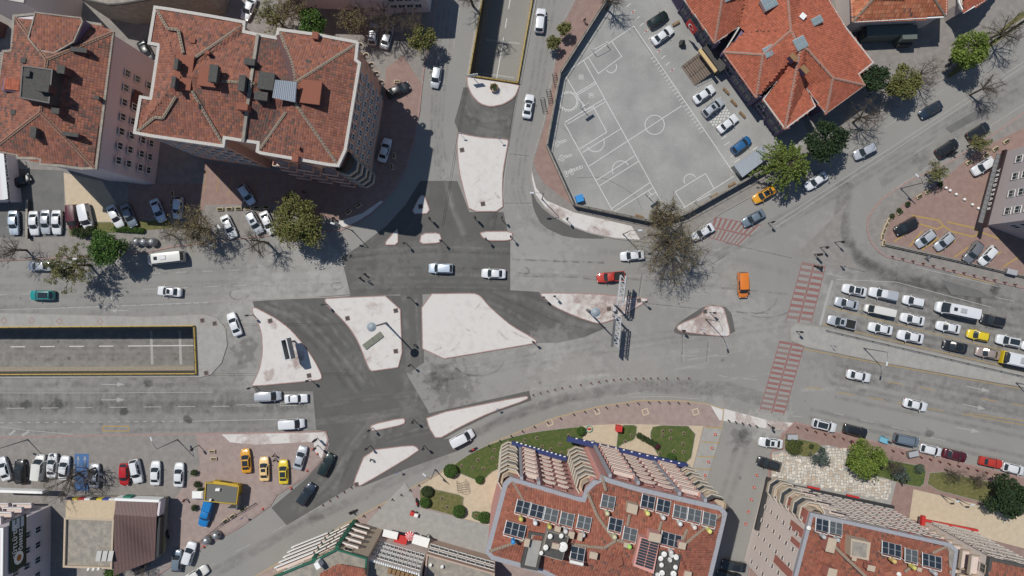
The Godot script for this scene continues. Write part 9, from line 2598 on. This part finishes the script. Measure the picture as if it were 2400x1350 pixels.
func _ready() -> void:
	rng.seed = 20240417
	var cam := Camera3D.new()
	cam.name = "camera"
	add_child(cam)
	cam.position = Vector3(0, EYE, 0)
	cam.rotation_degrees = Vector3(-90, 0, 0)
	cam.fov = rad_to_deg(2.0 * atan(0.421875))
	cam.far = 900.0
	var env := Environment.new()
	env.background_mode = Environment.BG_SKY
	var sky := Sky.new()
	var sm := ProceduralSkyMaterial.new()
	sm.sky_top_color = Color(0.34, 0.43, 0.56)
	sm.sky_horizon_color = Color(0.62, 0.66, 0.70)
	sm.sky_curve = 0.12
	sm.ground_bottom_color = Color(0.3, 0.3, 0.3)
	sm.ground_horizon_color = Color(0.5, 0.5, 0.5)
	sky.sky_material = sm
	env.sky = sky
	env.background_energy_multiplier = 1.0
	env.tonemap_mode = Environment.TONE_MAPPER_LINEAR
	env.tonemap_exposure = 1.05
	env.sdfgi_enabled = true; env.ssao_enabled = true; env.ssil_enabled = true
	var we := WorldEnvironment.new()
	we.environment = env
	add_child(we)
	var sun := DirectionalLight3D.new()
	sun.name = "sun"
	sun.light_energy = 1.2
	sun.light_color = Color(1.0, 0.982, 0.952)
	sun.light_angular_distance = 0.5
	sun.shadow_enabled = true
	add_child(sun)
	var el := deg_to_rad(59.5)
	sun.look_at_from_position(Vector3.ZERO, Vector3(0.69 * cos(el), -sin(el), 0.724 * cos(el)), Vector3.UP)
	make_materials()
	M.yellow_parapet = surf(Color(0.80, 0.66, 0.22), Color(0.70, 0.62, 0.40), 4.0, 0.8, 0.03, 0.2, 0.1, 32)
	build_ground()
	M.galv_sheet = mat(0.42, 0.45, 0.48, 0.35, 0.4)
	M.lilac_light = surf(Color(0.70, 0.665, 0.665), Color(0.66, 0.63, 0.635), 8.0, 0.9, 0.02, 0.2, 0.05, 61)
	M.maroon_dark = mat(0.03, 0.015, 0.017, 0.6)
	M.beige_sheet = surf(Color(0.72, 0.65, 0.55), Color(0.66, 0.59, 0.49), 6.0, 0.8, 0.015, 0.2, 0.05, 63)
	M.beige_wall = surf(Color(0.70, 0.61, 0.55), Color(0.65, 0.57, 0.52), 6.0, 0.9, 0.015, 0.2, 0.05, 64)
	M.ice_white = mat(0.45, 0.52, 0.58, 0.6)
	build_buildings()
	build_vehicles()
	build_trees()
	M.cover_green = surf(Color(0.47, 0.48, 0.43), Color(0.42, 0.43, 0.39), 3.0, 0.9, 0.02, 0.2, 0.06, 71)
	M.step = surf(Color(0.48, 0.43, 0.39), Color(0.42, 0.37, 0.33), 3.0, 0.9, 0.02, 0.2, 0.1, 72)
	M.blue_sign = mat(0.02, 0.08, 0.30, 0.5)
	M.blue_box = mat(0.01, 0.20, 0.50, 0.5)
	M.blue_paint = surf(Color(0.22, 0.38, 0.60), Color(0.32, 0.42, 0.54), 4.0, 0.9, 0.02, 0.3, 0.15, 73)
	build_furniture()
